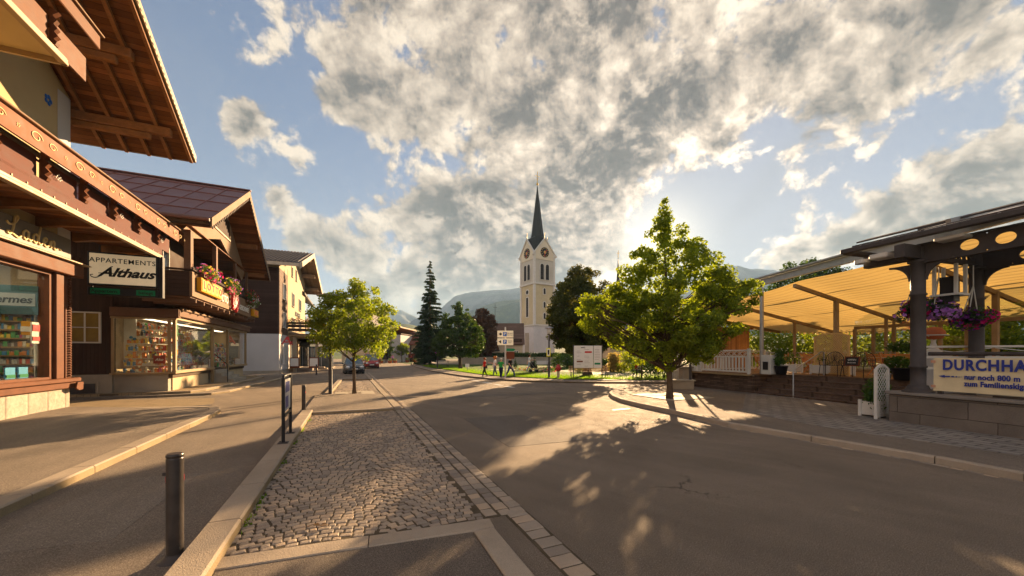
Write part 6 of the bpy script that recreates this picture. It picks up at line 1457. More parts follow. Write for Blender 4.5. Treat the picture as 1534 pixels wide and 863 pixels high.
def bed(label, px0, px1, Y, cols, seed):
    a, c = gw(px0, Y), gw(px1, Y); root = thing('flower_bed', label, 'flower bed', (a[0], a[1], .14)); r = np.random.default_rng(seed)
    cs = [((c[0]-a[0])*t+r.normal(0, .1), r.normal(0, .35), .12) for t in np.linspace(0, 1, 14)]
    leafcloud('leaves', cs, [.38]*14, 900, .09, [LF['plant']], root, seed)
    for i, f_ in enumerate(cols): flowers('blossoms', cs[i::len(cols)], [.36]*len(cs[i::len(cols)]), 60, .09, LF[f_], root, seed+i+1)
    return root
bed('flower bed with red and white blossoms on the lawn under the churchyard wall', 775, 800, 38, ['red', 'white'], 180)
bed('flower bed with orange and pink blossoms right of the walking woman in the park', 800, 830, 36, ['pink', 'red'], 184)
bed('pale blossom bed in front of the chestnut trunk, left part of the lawn', 862, 880, 34, ['white', 'yellow'], 188)
cw = thing('churchyard_wall', 'long grey concrete retaining wall below the hedge', 'wall', gw(770, 61)+(0,)); x0 = gw(686, 61)[0]-gw(770, 61)[0]; x1 = gw(870, 61)[0]-gw(770, 61)[0]
MB().mt(mat('retaining_wall', (.27, .24, .20), .85, .2, .6, .4, 20, stain=.4)).box(x0, x1, 0, .35, 0, 1.25).build('wall', cw)
MB().mt(M_['granite']).box(x0-.05, x1+.05, -.06, .41, 1.253, 1.35).build('coping', cw)
# ================================================================ church
CH = thing('church_tower', 'tall cream church tower with two visible clock faces and a slender dark green spire', 'church', P3(808, 530, 90)[:2]+(0,), R(-33.5)+math.atan2(-(808-767), FPX)*1)
CH.location = P3(805, 530, 92)[:2]+(0,)
# local: square plan centred on the origin, half width a
a = 3.05; zc = 26.3; u = 92/FPX; twp = mat('tower_plaster', (.47, .40, .26), .88, .12, .5, .25, 60, stain=.2)
CH.rotation_euler = (0, 0, R(31))
b = MB().mt(M_['render_white']); b.box(-a, a, -a, a, 0, 8.8); b.mt(twp).box(-a+.12, a-.12, -a+.12, a-.12, 8.8, 18.9); b.mt(mat('belfry_plaster', (.46, .43, .37), .88, .1, .5, .2, 60, stain=.12)).box(-a+.1, a-.1, -a+.1, a-.1, 18.9, zc)
tw = b.build('shaft', CH)
b = MB().mt(M_['white'])
for sx in (-1, 1):
    for sy in (-1, 1):
        b.box(sx*a-.45 if sx > 0 else sx*a-.08, sx*a+.08 if sx > 0 else sx*a+.45, sy*a-.45 if sy > 0 else sy*a-.08, sy*a+.08 if sy > 0 else sy*a+.45, 8.9, zc-.1)
b.box(-a-.22, a+.22, -a-.22, a+.22, 8.6, 8.9, .05).box(-a-.2, a+.2, -a-.2, a+.2, 18.55, 18.95, .05); b.box(-a-.1, a+.1, -a-.1, a+.1, 0, .8)
b.build('quoins', CH)
b = MB().mt(mat('gable_cream', (.62, .55, .42), .85, .08, .5))
zg = 29.6; zg0 = 24.6
for k in range(4):
    M = Matrix.Rotation(k*math.pi/2, 4, 'Z'); b.M = M
    b.ext([(-a-.05, -a-.02, zg0), (a+.05, -a-.02, zg0), (a+.05, -a-.02, 25.8), (0, -a-.02, zg), (-a-.05, -a-.02, 25.8)], (0, .4, 0))
b.M = None; b.build('gable', CH)
b = MB().mt(M_['white'])
for k in range(4):
    b.M = Matrix.Rotation(k*math.pi/2, 4, 'Z')
    b.bar((-a-.35, -a-.1, 25.75), (0, -a-.1, zg+.25), .3, .25).bar((a+.35, -a-.1, 25.75), (0, -a-.1, zg+.25), .3, .25); b.box(-a-.5, -a+.1, -a-.3, -a+.2, 25.45, 25.7)
b.M = None; b.build('gable_moulding', CH)
def pointed(b, x, y, z0, w, h, d=.12, n=6):
    """arched opening plate facing -y"""
    pts = [(x-w/2, y, z0), (x+w/2, y, z0)]+[(x+w/2*math.cos(t), y, z0+h-w/2+w*.5*math.sin(t)) for t in np.linspace(0, math.pi, 9)]
    b.ext(pts, (0, d, 0))
dk = mat('louvre_dark', (.03, .027, .025), .7, .2, 3, .3, 30, extra=planks(2, .22, .5, (1, 1, 1), .3))
fm_, om_, cm_, hm_, gm_ = MB().mt(M_['white']), MB().mt(dk), MB().mt(M_['black']), MB().mt(M_['goldleaf']), MB().mt(M_['cream'])
for k in range(4):
    rt = Matrix.Rotation(k*math.pi/2, 4, 'Z')
    f = MB().mt(M_['white']); f.M = rt; o = MB().mt(dk); o.M = rt
    for x in (-.78, .78): pointed(f, x, -a-.06, 19.7, 1.25, 4.0, .2); pointed(o, x, -a-.10, 19.8, .95, 3.75, .1)
    fo = f.build('belfry_window', CH); o.build('louvre', fo)
    f = MB().mt(M_['white']); f.M = rt; o = MB().mt(dk); o.M = rt
    if k % 2: pointed(f, 0, -a+.02, 10.7, 1.3, 5.2, .2); pointed(o, -.22, -a-.02, 10.9, .36, 4.7, .1); pointed(o, .22, -a-.02, 10.9, .36, 4.7, .1); f.cyl((0, -a+.2, 16.9), (0, -a+.02, 16.9), .75, .75, 20); o.cyl((0, -a+.2, 16.9), (0, -a-.02, 16.9), .5, .5, 16)
    else:
        for z in (10.2, 12.9, 16.2): pointed(f, 0, -a+.02, z, .9, 1.7, .2); pointed(o, 0, -a-.02, z+.12, .55, 1.4, .1)
    fo = f.build('window', CH); o.build('pane', fo)
    c = MB().mt(M_['black']); c.M = rt; c.cyl((0, -a-.02, 26.4), (0, -a-.14, 26.4), 1.22, 1.22, 32); co_ = c.build('clock_face', CH)
    h = MB().mt(M_['goldleaf']); h.M = rt
    for j in range(12):
        t = j*math.pi/6; h.bar((math.sin(t)*.86, -a-.16, 26.4+math.cos(t)*.86), (math.sin(t)*1.16, -a-.16, 26.4+math.cos(t)*1.16), .1, .03, (0, 1, 0))
    h.cyl((0, -a-.15, 26.4), (0, -a-.17, 26.4), .36, .36, 20); h.build('numerals', co_)
    h = MB().mt(M_['red_gloss']); h.M = rt; h.bar((0, -a-.2, 26.4), (-.15, -a-.2, 25.3), .12, .03, (0, 1, 0)).bar((0, -a-.2, 26.4), (.55, -a-.2, 26.95), .12, .03, (0, 1, 0)); h.build('hands', co_)
# door recess at the foot
b = MB().mt(M_['plinth']); b.M = Matrix.Rotation(-math.pi/2, 4, 'Z'); b.box(-.9, .9, -a-.04, -a+.2, 0, 7.0); b.M = None; b.build('door', CH)
b = MB().mt(M_['darkroof']); zt = 43.6; rr = 3.2                                        # helm: folded gables into an eight-sided needle
ring = []
for k in range(8):
    t = k*math.pi/4
    if k % 2 == 0: ring.append((rr*.98*math.cos(t), rr*.98*math.sin(t), 29.7))
    else: ring.append((a*1.36*math.cos(t), a*1.36*math.sin(t), 25.9))
mid = [(1.75*math.cos(k*math.pi/4), 1.75*math.sin(k*math.pi/4), 30.6) for k in range(8)]
up2 = [(1.5*math.cos(k*math.pi/4), 1.5*math.sin(k*math.pi/4), 31.9) for k in range(8)]; tip = [(.07*math.cos(k*math.pi/4), .07*math.sin(k*math.pi/4), zt) for k in range(8)]
b.add(ring+mid+up2+tip, [(k, (k+1) % 8, 8+(k+1) % 8, 8+k) for k in range(8)]+[(8+k, 8+(k+1) % 8, 16+(k+1) % 8, 16+k) for k in range(8)]+[(16+k, 16+(k+1) % 8, 24+(k+1) % 8, 24+k) for k in range(8)], False)
sp = b.build('spire', CH)
b = MB().mt(M_['goldleaf']).ball((0, 0, 44.1), .28, 12, 8).box(-.05, .05, -.05, .05, 43.5, 47.2).bar((-.6, 0, 46.1), (.6, 0, 46.1), .1, .1).bar((-.35, 0, 45.4), (.35, 0, 45.4), .08, .08).ball((0, 0, 45.0), .14, 8, 6); b.build('cross', sp)
b = MB().mt(M_['goldleaf'])
for k in range(4): t = k*math.pi/2; b.cyl((a*math.cos(t), a*math.sin(t), 29.7), (a*math.cos(t), a*math.sin(t), 31.3), .05, .03, 6).ball((a*math.cos(t), a*math.sin(t), 30.7), .14, 8, 6)
b.build('finial', sp)
# nave end and small second spire behind the tall tree
s2 = thing('ridge_turret', 'tiny second church spire peeping out left of the tall right tree', 'spire', P3(926, 530, 110)[:2]+(0,))
MB().mt(M_['render_white']).box(-1, 1, -1, 1, 0, 19.5).build('shaft', s2); b = MB().mt(M_['darkroof']).lathe([(1.5, 19.5), (.9, 21.2), (.5, 24), (.05, 30.5)], 8); b.build('spire', s2); MB().mt(M_['goldleaf']).box(-.07, .07, -.07, .07, 30.4, 32.6).bar((-.4, 0, 31.8), (.4, 0, 31.8), .1, .1).build('cross', s2)
# ================================================================ background houses
def house(name, label, px0, px1, Y, depth, zeave, zridge, wm, rm, ridge='x', wins=None, over=.8, rz=0, base=0.0, cat='house', sm=None):
    """house whose camera-facing wall spans px0..px1 at distance Y; ridge along x (eaves to camera) or along y (gable to camera)"""
    xa, xb = P3(px0, 0, Y)[0], P3(px1, 0, Y)[0]; xc = (xa+xb)/2; w = xb-xa
    root = thing(name, label, cat, (xc, Y, base), rz); h = w/2
    b = MB().mt(wm).box(-h, h, 0, depth, 0, zeave)
    if ridge == 'y': b.add([(-h, 0, zeave), (h, 0, zeave), (0, 0, zridge), (-h, depth, zeave), (h, depth, zeave), (0, depth, zridge)], [(0, 1, 2), (5, 4, 3)])
    else: b.add([(-h, 0, zeave), (-h, depth, zeave), (-h, depth/2, zridge), (h, 0, zeave), (h, depth, zeave), (h, depth/2, zridge)], [(0, 2, 1), (3, 4, 5)])
    b.build('wall', root); r = MB().mt(rm); o = over
    if ridge == 'y':
        s = (zridge-zeave)/h
        for sg in (-1, 1): r.ext([(0, -o, zridge+.12), (sg*(h+o), -o, zeave-o*s+.12), (sg*(h+o), depth+o, zeave-o*s+.12), (0, depth+o, zridge+.12)][::sg], (0, 0, .2))
    else:
        s = (zridge-zeave)/(depth/2)
        for y1, y2 in ((depth/2, -o), (depth/2, depth+o)):
            ze = zeave-o*s; q = [(-h-o, y1, zridge+.12), (-h-o, y2, ze+.12), (h+o, y2, ze+.12), (h+o, y1, zridge+.12)]; r.ext(q if y2 < y1 else q[::-1], (0, 0, .2))
    r.build('roof', root)
    for (x, z, ww, hh) in (wins or []):
        window(root, (x*h, 0, z), 0, ww, hh, 2, 1, sill=M_['white'])
    return root
hs = house('parish_house', 'low cream parish house with long brown roof left of the church tower', 706, 783, 74, 10, 3.9, 8.1, M_['cream'], M_['brownroof'], 'x', [(.1, 4.4, 1.3, 1.0), (.75, 1.6, .9, .9)], .4)
MB().mt(M_['darkwood']).box(-1.0, 5.0, -.05, .02, 3.6, 4.9).build('upper_boarding', hs); b = MB().mt(M_['darkroof']).ext([(-3.2, -1.6, 2.4), (.6, -1.6, 2.4), (.2, 0, 3.4), (-2.9, 0, 3.4)], (0, 0, .12)); b.build('canopy', hs); MB().mt(M_['cream']).box(-5.1, 5.1, -2.2, -.1, 0, 1.9).build('porch', hs)
MB().mt(M_['black']).cyl((-.6, 5, 7.9), (-.6, 5, 12.6), .05, .03, 5).bar((-1.0, 5, 11.8), (-.2, 5, 11.8), .05, .05).build('aerial', hs)
hp = house('painted_chalet', 'chalet with a painted pale side wall and red roof left of the spruce', 602, 640, 92, 9, 4.7, 7.2, M_['cream'], M_['redroof'], 'x', None, 1.4)
b = MB().mt(M_['darkwood_h']).box(-3.3, -.8, -.06, 0, 0, 4.7); b.build('timber_side', hp)
b = MB().mt(M_['terracotta']).tube([(.8, -.05, 3.2), (1.0, -.05, 4.6)], .07, 5).ball((1.0, -.05, 4.7), .35, 8, 5, (1, .1, .7)).ball((.5, -.05, 4.2), .25, 8, 5, (1, .1, .8)).ball((1.6, -.05, 4.1), .28, 8, 5, (1, .1, .7)); b.build('wall_painting', hp)
MB().mt(M_['brown_sign']).box(-1.2, 3.4, -1.8, -.1, 2.2, 2.4).box(-1.2, 3.4, -1.8, -1.72, .9, 2.2).build('balcony', hp)
hm = house('modern_building', 'modern grey-white gabled building with a wooden flaring roof in the far street', 572, 600, 84, 12, 6.2, 6.3, M_['render_white'], M_['brownroof'], 'x', None, .2)
b = MB().mt(M_['beam']).ext([(-2.2, -1.8, 6.5), (2.7, -1.8, 7.7), (2.7, 12, 7.7), (-2.2, 12, 6.5)], (0, 0, .3)); b.build('flared_roof', hm)
b = MB().mt(M_['winglass']).box(-2.2, .0, -.08, -.01, .6, 6.1).mt(M_['cream']).box(-2.4, -2.2, -.3, 0, 0, 6.4).box(-.05, .1, -.3, 0, 0, 6.4); b.build('glass_front', hm)
b = MB().mt(M_['steel']).bar((.5, -.06, 4.2), (1.2, -.06, 4.9), .1, .03, (0, 1, 0)).bar((1.2, -.06, 4.9), (2.0, -.06, 4.2), .1, .03, (0, 1, 0)); b.build('peak_emblem', hm)
house('town_house', 'tan town house behind the maple crown in the far street', 545, 574, 88, 10, 8.6, 11.5, M_['tan'], M_['brownroof'], 'y', [(-.5, 5.5, 1.1, 1.4), (.5, 5.5, 1.1, 1.4), (-.5, 2.6, 1.1, 1.4), (.5, 2.6, 1.1, 1.4)], 1.0)
house('town_house', 'cream town house with grey roof partly behind the maple crown', 512, 548, 76, 12, 9.0, 12.5, M_['cream'], M_['tileroof'], 'y', [(-.5, 6.0, 1.1, 1.4), (.0, 6.0, 1.1, 1.4), (.5, 6, 1.1, 1.4), (-.5, 3.2, 1.1, 1.4), (.5, 3.2, 1.1, 1.4)], 1.2)
# big white gabled house right behind the pharmacy
hw = thing('town_house', 'large white gabled house just beyond the pharmacy with a small side balcony', 'house', (0, 0, 0), fr=ST)
b = MB().mt(M_['render_white']).box(-18, -6.6, 55.5, 70, 0, 10.0); b.add([(-18, 55.5, 10), (-6.6, 55.5, 10), (-12.3, 55.5, 13.6), (-18, 70, 10), (-6.6, 70, 10), (-12.3, 70, 13.6)], [(0, 1, 2), (5, 4, 3)]); b.build('wall', hw)
b = MB().mt(M_['tileroof']).ext([(-12.3, 54, 14.1), (-5.0, 54, 9.5), (-5.0, 71, 9.5), (-12.3, 71, 14.1)], (0, 0, .25)).ext([(-12.3, 71, 14.1), (-19, 71, 9.9), (-19, 54, 9.9), (-12.3, 54, 14.1)], (0, 0, .25)); b.build('roof', hw)
MB().mt(M_['brownpaint']).box(-6.6, -5.2, 57, 63, 5.2, 6.2).build('balcony', hw)
for y in (57.5, 61, 65): window(hw, (-6.6, y, 7.0), R(90), 1.1, 1.4, 2, 1, sill=M_['white']); 
for x in (-8.4, -10.8): window(hw, (x, 55.5, 7.0), 0, 1.1, 1.4, 2, 1, sill=M_['white']); window(hw, (x, 55.5, 3.8), 0, 1.1, 1.4, 2, 1, sill=M_['white'])
# glass pavilion shop in front of it
gp = thing('glass_kiosk', 'flat-roofed glass shop pavilion behind the lamp post on the left', 'kiosk', (0, 0, 0), fr=ST)
MB().mt(M_['tileroof']).box(-7.5, -1.6, 52.0, 60, 3.15, 3.5, .05).mt(M_['signcream_glow']).box(-7.0, -2.4, 51.95, 52.0, 2.8, 3.14).build('roof', gp)
MB().mt(mat('kiosk_glass', (.07, .10, .10), .08, .5, .8, spec=.9)).box(-7.2, -2.0, 52.3, 59.5, .1, 3.14).build('glazing', gp)
b = MB().mt(M_['steel'])
for x in np.arange(-7.2, -1.9, 1.04): b.box(x-.04, x+.04, 52.22, 52.29, .1, 3.14)
for y in np.arange(52.3, 59.6, 1.8): b.box(-1.98, -1.92, y-.04, y+.04, .1, 3.14)
build_each(b, 'mullion', gp)
b = MB().mt(M_['granite']).box(-7.4, -1.7, 51.8, 60, 0, .1); b.build('plinth', gp)
aw = thing('shop_awning', 'small dark shop canopy in front of the glass pavilion', 'awning', (-5.8, 49.5, 2.7), fr=ST); MB().mt(M_['darkroof']).ext([(-1.8, -1, 0), (1.8, -1, 0), (1.6, 1.5, .9), (-1.6, 1.5, .9)], (0, 0, .06)).build('cloth', aw); MB().mt(M_['steel']).cyl((-1.6, -.9, -2.7), (-1.6, -.9, 0), .04, .04, 6).cyl((1.6, -.9, -2.7), (1.6, -.9, 0), .04, .04, 6).build('stand', aw)
# villas beyond the park on the right
v1 = house('villa', 'yellow villa with grey roof beyond the park, glimpsed between the tree crowns', 932, 970, 66, 8, 4.6, 7.0, M_['ochre'], M_['tileroof'], 'y', [(-.45, 2.9, .8, 1.1), (.45, 2.9, .8, 1.1), (0, .9, .8, 1.1)], .6)
house('villa', 'white house with a blue-grey side behind the tall right tree', 972, 1000, 50, 8, 3.4, 5.0, M_['render_white'], M_['tileroof'], 'x', [(0, 1.2, .9, 1.2)], .4)
house('villa', 'pale house half hidden by the chestnut crown', 898, 926, 80, 9, 6.0, 9.0, M_['cream'], M_['brownroof'], 'y', [(0, 3.5, 1, 1.3)], .6)
fn = thing('garden_fence', 'dark iron garden fence in front of the yellow villa', 'fence', P3(960, 530, 56)[:2]+(0,)); b = MB().mt(M_['black']); b.box(-5, 5, -.02, .02, 1.1, 1.14).box(-5, 5, -.02, .02, .25, .29)
for k in range(60): b.box(-5+k*.169, -4.975+k*.169, -.01, .01, .1, 1.25)
b.build('bars', fn); MB().mt(M_['plinth']).box(-5, 5, -.12, .12, -.02, .25).build('base', fn)
# ================================================================ street furniture
def bollard(label, loc, h=.98, r=.064, ring='red'):
    root = thing('bollard', label, 'bollard', loc, 0, None)
    MB().mt(mat('bollard_paint', (.050, .042, .038), .38, .3, 7, .15, 40, metal=.25, stain=.3)).lathe([(r, 0), (r, h-.05), (r*1.0, h-.045), (r*.93, h-.04), (r*.93, h-.034), (r*1.02, h-.03), (r*1.02, h-.008), (r*.9, h)], 28).build('post', root)
    q = MB().mt(M_['red_gloss'])
    for s_ in (0, math.pi):                                              # two reflector patches on the flanks
        vs = [(math.cos(s_+t)*(r+.002), math.sin(s_+t)*(r+.002), z) for z in (h-.255, h-.205) for t in np.linspace(-.25, .25, 6)]
        q.add(vs, [(k, k+1, k+7, k+6) for k in range(5)])
    q.build('reflector', root)
    b = MB().mt(M_['iron']).lathe([(.13, -.005), (.13, .012), (.10, .02), (r+.006, .045), (r+.004, .06)], 24)
    b.box(-.085, -.062, -.012, .012, h-.19, h-.165) if h > .95 else None
    b.build('base_plate', root); return root
bollard('dark steel bollard with two red reflectors standing closest on the left', G(262, 838)).rotation_euler = (0, 0, R(42))
bollard('dark steel bollard with a red band behind the two-post sign', G(455, 619), .90, .058)
bollard('distant dark bollard before the glass shop pavilion', G(474, 562), .95, .06)
sp = thing('sign_stand', 'dark two-post sign stand with a small blue and white panel on the bay kerb', 'sign', ST.w(-1.18, 9.12, .115)); sp.rotation_euler = (0, 0, ST.th+R(90))
b = MB().mt(M_['black']).cyl((-.5, 0, 0), (-.5, 0, 1.30), .032, .032, 12).cyl((.5, 0, 0), (.5, 0, 1.28), .032, .032, 12).build('post', sp)
b = MB().mt(M_['black']).tube([(-.5, 0, 1.27), (-.47, 0, 1.33), (0, 0, 1.335), (.47, 0, 1.33), (.5, 0, 1.27)], .028, 8).tube([(-.5, 0, .52), (.5, 0, .52)], .028, 8).build('crossbar', sp)
for x in (-.5, .5): MB().mt(M_['iron']).box(x-.09, x+.09, -.09, .09, 0, .012).cyl((x-.06, -.06, .01), (x-.06, -.06, .03), .014, .014, 6).cyl((x+.06, .06, .01), (x+.06, .06, .03), .014, .014, 6).build('base_plate', sp)
b = MB().mt(M_['white']).box(-.40, .40, -.012, .012, .60, 1.25, .004).build('panel', sp)
for s_ in (-.0135, .0135): MB().mt(M_['navy_ink']).box(-.3, .3, s_-.001, s_+.001, .98, 1.2).box(-.3, .1, s_-.001, s_+.001, .66, .9).build('print', sp)
def lamp(label, loc, h, style='disc', sc=1.0, group=None):
    root = thing('street_lamp', label, 'street lamp', loc, 0, group)
    MB().mt(M_['iron']).lathe([(.13*sc, 0), (.13*sc, .03), (.085*sc, .06), (.085*sc, 1.15), (.06*sc, 1.2), (.06*sc, 1.22), (.055*sc, h-.9), (.04*sc, h-.5)], 16).build('post', root)
    if style == 'disc':
        MB().mt(M_['white']).lathe([(.07, h-.62), (.12, h-.45), (.12, h-.12), (.06, h-.08)], 16).build('glass', root)
        MB().mt(M_['steel']).lathe([(.06, h-.06), (.55, h-.08), (.58, h-.05), (.3, h+.03), (.05, h+.07)], 28).build('lamp_shade', root)
        MB().mt(M_['iron']).cyl((-.13, 0, h-.5), (-.13, 0, h-.06), .01, .01, 5).cyl((.13, 0, h-.5), (.13, 0, h-.06), .01, .01, 5).build('stay', root)
    else:
        MB().mt(M_['white']).lathe([(.05, h-.5), (.16, h-.42), (.18, h-.1), (.1, h-.06)], 14).build('glass', root); MB().mt(M_['steel']).lathe([(.32, h-.09), (.32, h-.05), (.05, h+.04)], 18).build('lamp_shade', root)
    return root
lamp('slim dark street lamp with a flat disc shade beside the left maple', G(495, 592), 4.6)
lamp('street lamp pole with a yellow stop sign fixed to it at the lawn edge', G(822.5, 567, .1)[:2]+(.1,), 3.75, 'small')
lamp('street lamp behind a purple round sign at the tip of the lawn', G(655.5, 552, .1)[:2]+(.1,), 3.4, 'small')
lamp('thin dark post standing at the terrace brick corner', G(1034, 583.5, .12)[:2]+(.12,), 3.4, 'small', .7)
# yellow stop sign
g0 = G(822.5, 567, .1); ys_ = thing('stop_sign', 'small upright yellow framed sign on the lamp pole by the lawn', 'sign', (g0[0]-.05, g0[1]-.12, 1.70)); MB().mt(M_['yellow_sign']).box(-.15, .15, 0, .03, 0, .62, .01).mt(M_['paper']).box(-.10, .10, -.004, -.001, .06, .56).mt(M_['black_ink']).box(-.06, .06, -.008, -.005, .14, .48).build('panel', ys_)
ys_.rotation_euler = (0, 0, R(-8))
g1 = G(655.5, 552, .1); rs_ = thing('traffic_sign', 'round violet no-parking disc on the lamp pole at the lawn tip', 'sign', (g1[0], g1[1]-.1, 2.35)); MB().mt(M_['violet']).cyl((0, 0, 0), (0, -.03, 0), .42, .42, 28).build('disc', rs_); MB().mt(M_['red_gloss']).lathe([(.40, -.02), (.44, -.02), (.44, .02), (.40, .02)], 28).build('rim', rs_); rs_.children[-1].rotation_euler = (R(90), 0, 0)
# direction sign post
g2 = G(757, 567, .1); ds = thing('signpost', 'pale signpost carrying two parking direction boards and a green arrow', 'signpost', (g2[0], g2[1], .1), R(2))
MB().mt(M_['white']).cyl((0, 0, 0), (0, 0, 3.75), .055, .055, 10).build('post', ds)
for k, (zz, ar) in enumerate(((2.98, 1), (2.42, -1))):
    p_ = MB().mt(M_['signcream_glow']).box(-.58, .58, -.09, -.06, zz, zz+.50, .01).build('direction_board', ds)
    MB().mt(M_['blue_sign']).box(-.16, .1, -.1, -.091, zz+.1, zz+.4).build('square', p_); text('P', .26, M_['paper'], p_, (-.03, -.105, zz+.25), FRONT, .002, .01)
    MB().mt(M_['black_ink']).ext([(-.35+.13*ar, -.1, zz+.25), (-.35-.04*ar, -.1, zz+.38), (-.35-.04*ar, -.1, zz+.12)], (0, .008, 0)).box(-.35-.12, -.35+.02, -.1, -.092, zz+.21, zz+.29).build('arrow', p_)
    text(('Bahnhof\nZentrum', 'Kirche\nPark')[k], .12, M_['black_ink'], p_, (.34, -.1, zz+.25), FRONT, .002, .001)
MB().mt(M_['green_sign']).ext([(.08, -.1, 2.0), (.62, -.1, 2.0), (.74, -.1, 2.09), (.62, -.1, 2.18), (.08, -.1, 2.18)], (0, .03, 0)).build('green_arrow', ds)
MB().mt(M_['brown_sign']).box(.08, .66, -.1, -.07, 1.42, 1.95, .01).build('brown_board', ds)
# information board
g3 = G(859, 567.5, .1); g4 = G(902, 567.5, .1); ib = thing('information_board', 'big white two-panel information board on dark posts in front of the chestnut', 'notice board', ((g3[0]+g4[0])/2, (g3[1]+g4[1])/2, .1)); hw_ = (g4[0]-g3[0])/2
b = MB().mt(M_['iron']).box(-hw_-.03, -hw_+.03, 0, .06, 0, 2.45).build('post', ib); MB().mt(M_['iron']).box(hw_-.03, hw_+.03, 0, .06, 0, 2.45).build('post', ib)
MB().mt(M_['paper']).box(-hw_+.04, .38, -.03, .02, .78, 2.38, .008).build('panel', ib); MB().mt(M_['paper']).box(.42, hw_-.04, -.03, .02, .78, 2.38, .008).build('panel', ib)
q = MB().mt(M_['red_gloss']).box(-.22, .28, -.04, -.031, 1.86, 1.98).mt(M_['brown_sign']).box(-.80, -.36, -.04, -.031, 1.2, 1.30).mt(M_['green_sign']).box(.48, .9, -.04, -.031, 1.02, 1.15).mt(mat('grey_ink', (.35, .32, .28), .6))
for z in np.arange(.9, 2.2, .12):
    for x0 in (-.8, -.25, .48):
        if random.random() < .75: q.box(x0, x0+random.uniform(.2, .42), -.036, -.031, z, z+.022)
q.build('print', ib); text('INFO', .13, M_['black_ink'], ib, (-.35, -.04, 2.24), FRONT, .002, .003)
# benches
def bench(label, loc, rz, m=None, group='park benches'):
    root = thing('park_bench', label, 'bench', loc, rz, group); m = m or mat('bench_wood', (.42, .27, .13), .6, .2, 3)
    b = MB().mt(m)
    for k in range(4): b.box(-.8, .8, -.2+k*.11, -.11+k*.11, .43, .46)
    b.build('seat', root); b = MB().mt(m)
    for k in range(3): b.bar((-.8, .25+.03*k, .56+k*.13), (.8, .25+.03*k, .56+k*.13), .025, .1)
    b.build('backrest', root)
    for x in (-.65, .65): MB().mt(M_['iron']).tube([(x, -.2, 0), (x, -.2, .42), (x, .22, .42), (x, .32, .9)], .022, 6).build('leg', root); MB().mt(M_['iron']).cyl((x, .22, .42), (x, .26, 0), .022, .022, 6).build('leg', root)
    return root
bench('small wooden bench left of the chestnut trunk below the information board', G(869, 566, .14), 0); bench('wooden bench with pale seat right of the chestnut trunk', G(896, 566, .14), R(4))
bench('pale bench used by the person in red beside the park path', G(972, 565, .14), R(-18), M_['white']); bench('white bench on the lawn in front of the churchyard wall', P3(662, 545, 48)[:2]+(.14,), 0, M_['white']); bench('second white bench under the dark lawn tree', P3(679, 545, 47)[:2]+(.14,), 0, M_['white'])
bench('pale stone-coloured bench on the lawn right of the cone conifers', P3(812, 545, 46)[:2]+(.14,), 0, M_['render_white'])
# stone trough with bench by the side road, white fence behind
tr_ = thing('stone_trough', 'long low stone bench block beside the tall right tree', 'bench', G(1018, 583, .12)[:2]+(.12,), R(-10)); MB().mt(M_['granite']).box(-.55, .62, -.25, .25, 0, .42, .02).build('block', tr_); MB().mt(M_['pale'] if 'pale' in M_ else GR['pale']).box(-.6, .68, -.3, .3, .423, .49, .01).build('slab', tr_)
balustrade('low white garden fence with crossed band behind the tall right tree', G(1003, 578, .1)[:2]+(0,), G(1034, 577.5, .1)[:2]+(0,), 1.15, .12, 9, 5, fr=Fr((0, 0), 767))
gp_ = thing('stone_pier', 'grey stone pier at the terrace corner beside the thin dark post', 'pier', TR.w(BX-.35, 16.5, .12)); MB().mt(M_['granite']).box(-.25, .25, -.25, .25, 0, 1.0, .02).mt(M_['plinth']).box(-.5, .35, -.35, .35, 1.003, 1.1, .02).build('block', gp_)
pp = thing('white_post', 'tall pale square post between the tall tree and the terrace corner', 'post', G(1016.5, 577, .1)); MB().mt(M_['render_white']).box(-.13, .13, -.13, .13, 0, 2.6, .01).build('shaft', pp)
hy = thing('fire_hydrant', 'red-topped hydrant with pale foot standing at the lawn edge', 'hydrant', G(851-14.5, 566.5, .14)); hy.location = G(888*0+836.2+0, 566.8, .14); hy.location.x += 0
hy.location = Vector(P3(836.3, 567, 27.5)); hy.location.x = (720+1005/8.63-767)/FPX*27; hy.location.y = 27; hy.location.z = .12
MB().mt(M_['cream']).cyl((0, 0, 0), (0, 0, .55), .11, .09, 12).build('foot', hy); MB().mt(mat('hydrant_red', (.35, .03, .03), .5, .15, 4)).lathe([(.1, .5), (.16, .52), (.18, .75), (.14, .92), (.05, 1.0)], 14).cyl((-.24, 0, .72), (.24, 0, .72), .06, .06, 8).build('cap', hy)
# small white sign on the lawn
ls = thing('lawn_sign', 'tiny white plate on a stick on the lawn behind the walker in red', 'sign', G(700, 556, .14)); MB().mt(M_['paper']).box(-.2, .2, -.02, 0, .4, .75).mt(M_['iron']).cyl((0, 0, 0), (0, 0, .4), .015, .015, 6).build('plate', ls)
# café umbrellas in the far street
for i, (px, Y, c_) in enumerate(((552, 66, 'cream'), (628, 86, 'render_white'))):
    u_ = thing('parasol', ('cream parasol over the far street café behind the red van', 'pale parasol under the painted chalet balcony')[i], 'parasol', P3(px, 540, Y)[:2]+(0,)); MB().mt(M_['steel']).cyl((0, 0, 0), (0, 0, 2.6), .03, .03, 6).build('pole', u_)
    b = MB().mt(M_[c_]); b.add([(0, 0, 2.9)]+[(1.9*math.cos(k*math.pi/4), 1.9*math.sin(k*math.pi/4), 2.15) for k in range(8)]+[(1.9*math.cos(k*math.pi/4), 1.9*math.sin(k*math.pi/4), 2.0) for k in range(8)], [(0, 1+k, 1+(k+1) % 8) for k in range(8)]+[(1+k, 9+k, 9+(k+1) % 8, 1+(k+1) % 8) for k in range(8)]); b.build('canopy', u_)
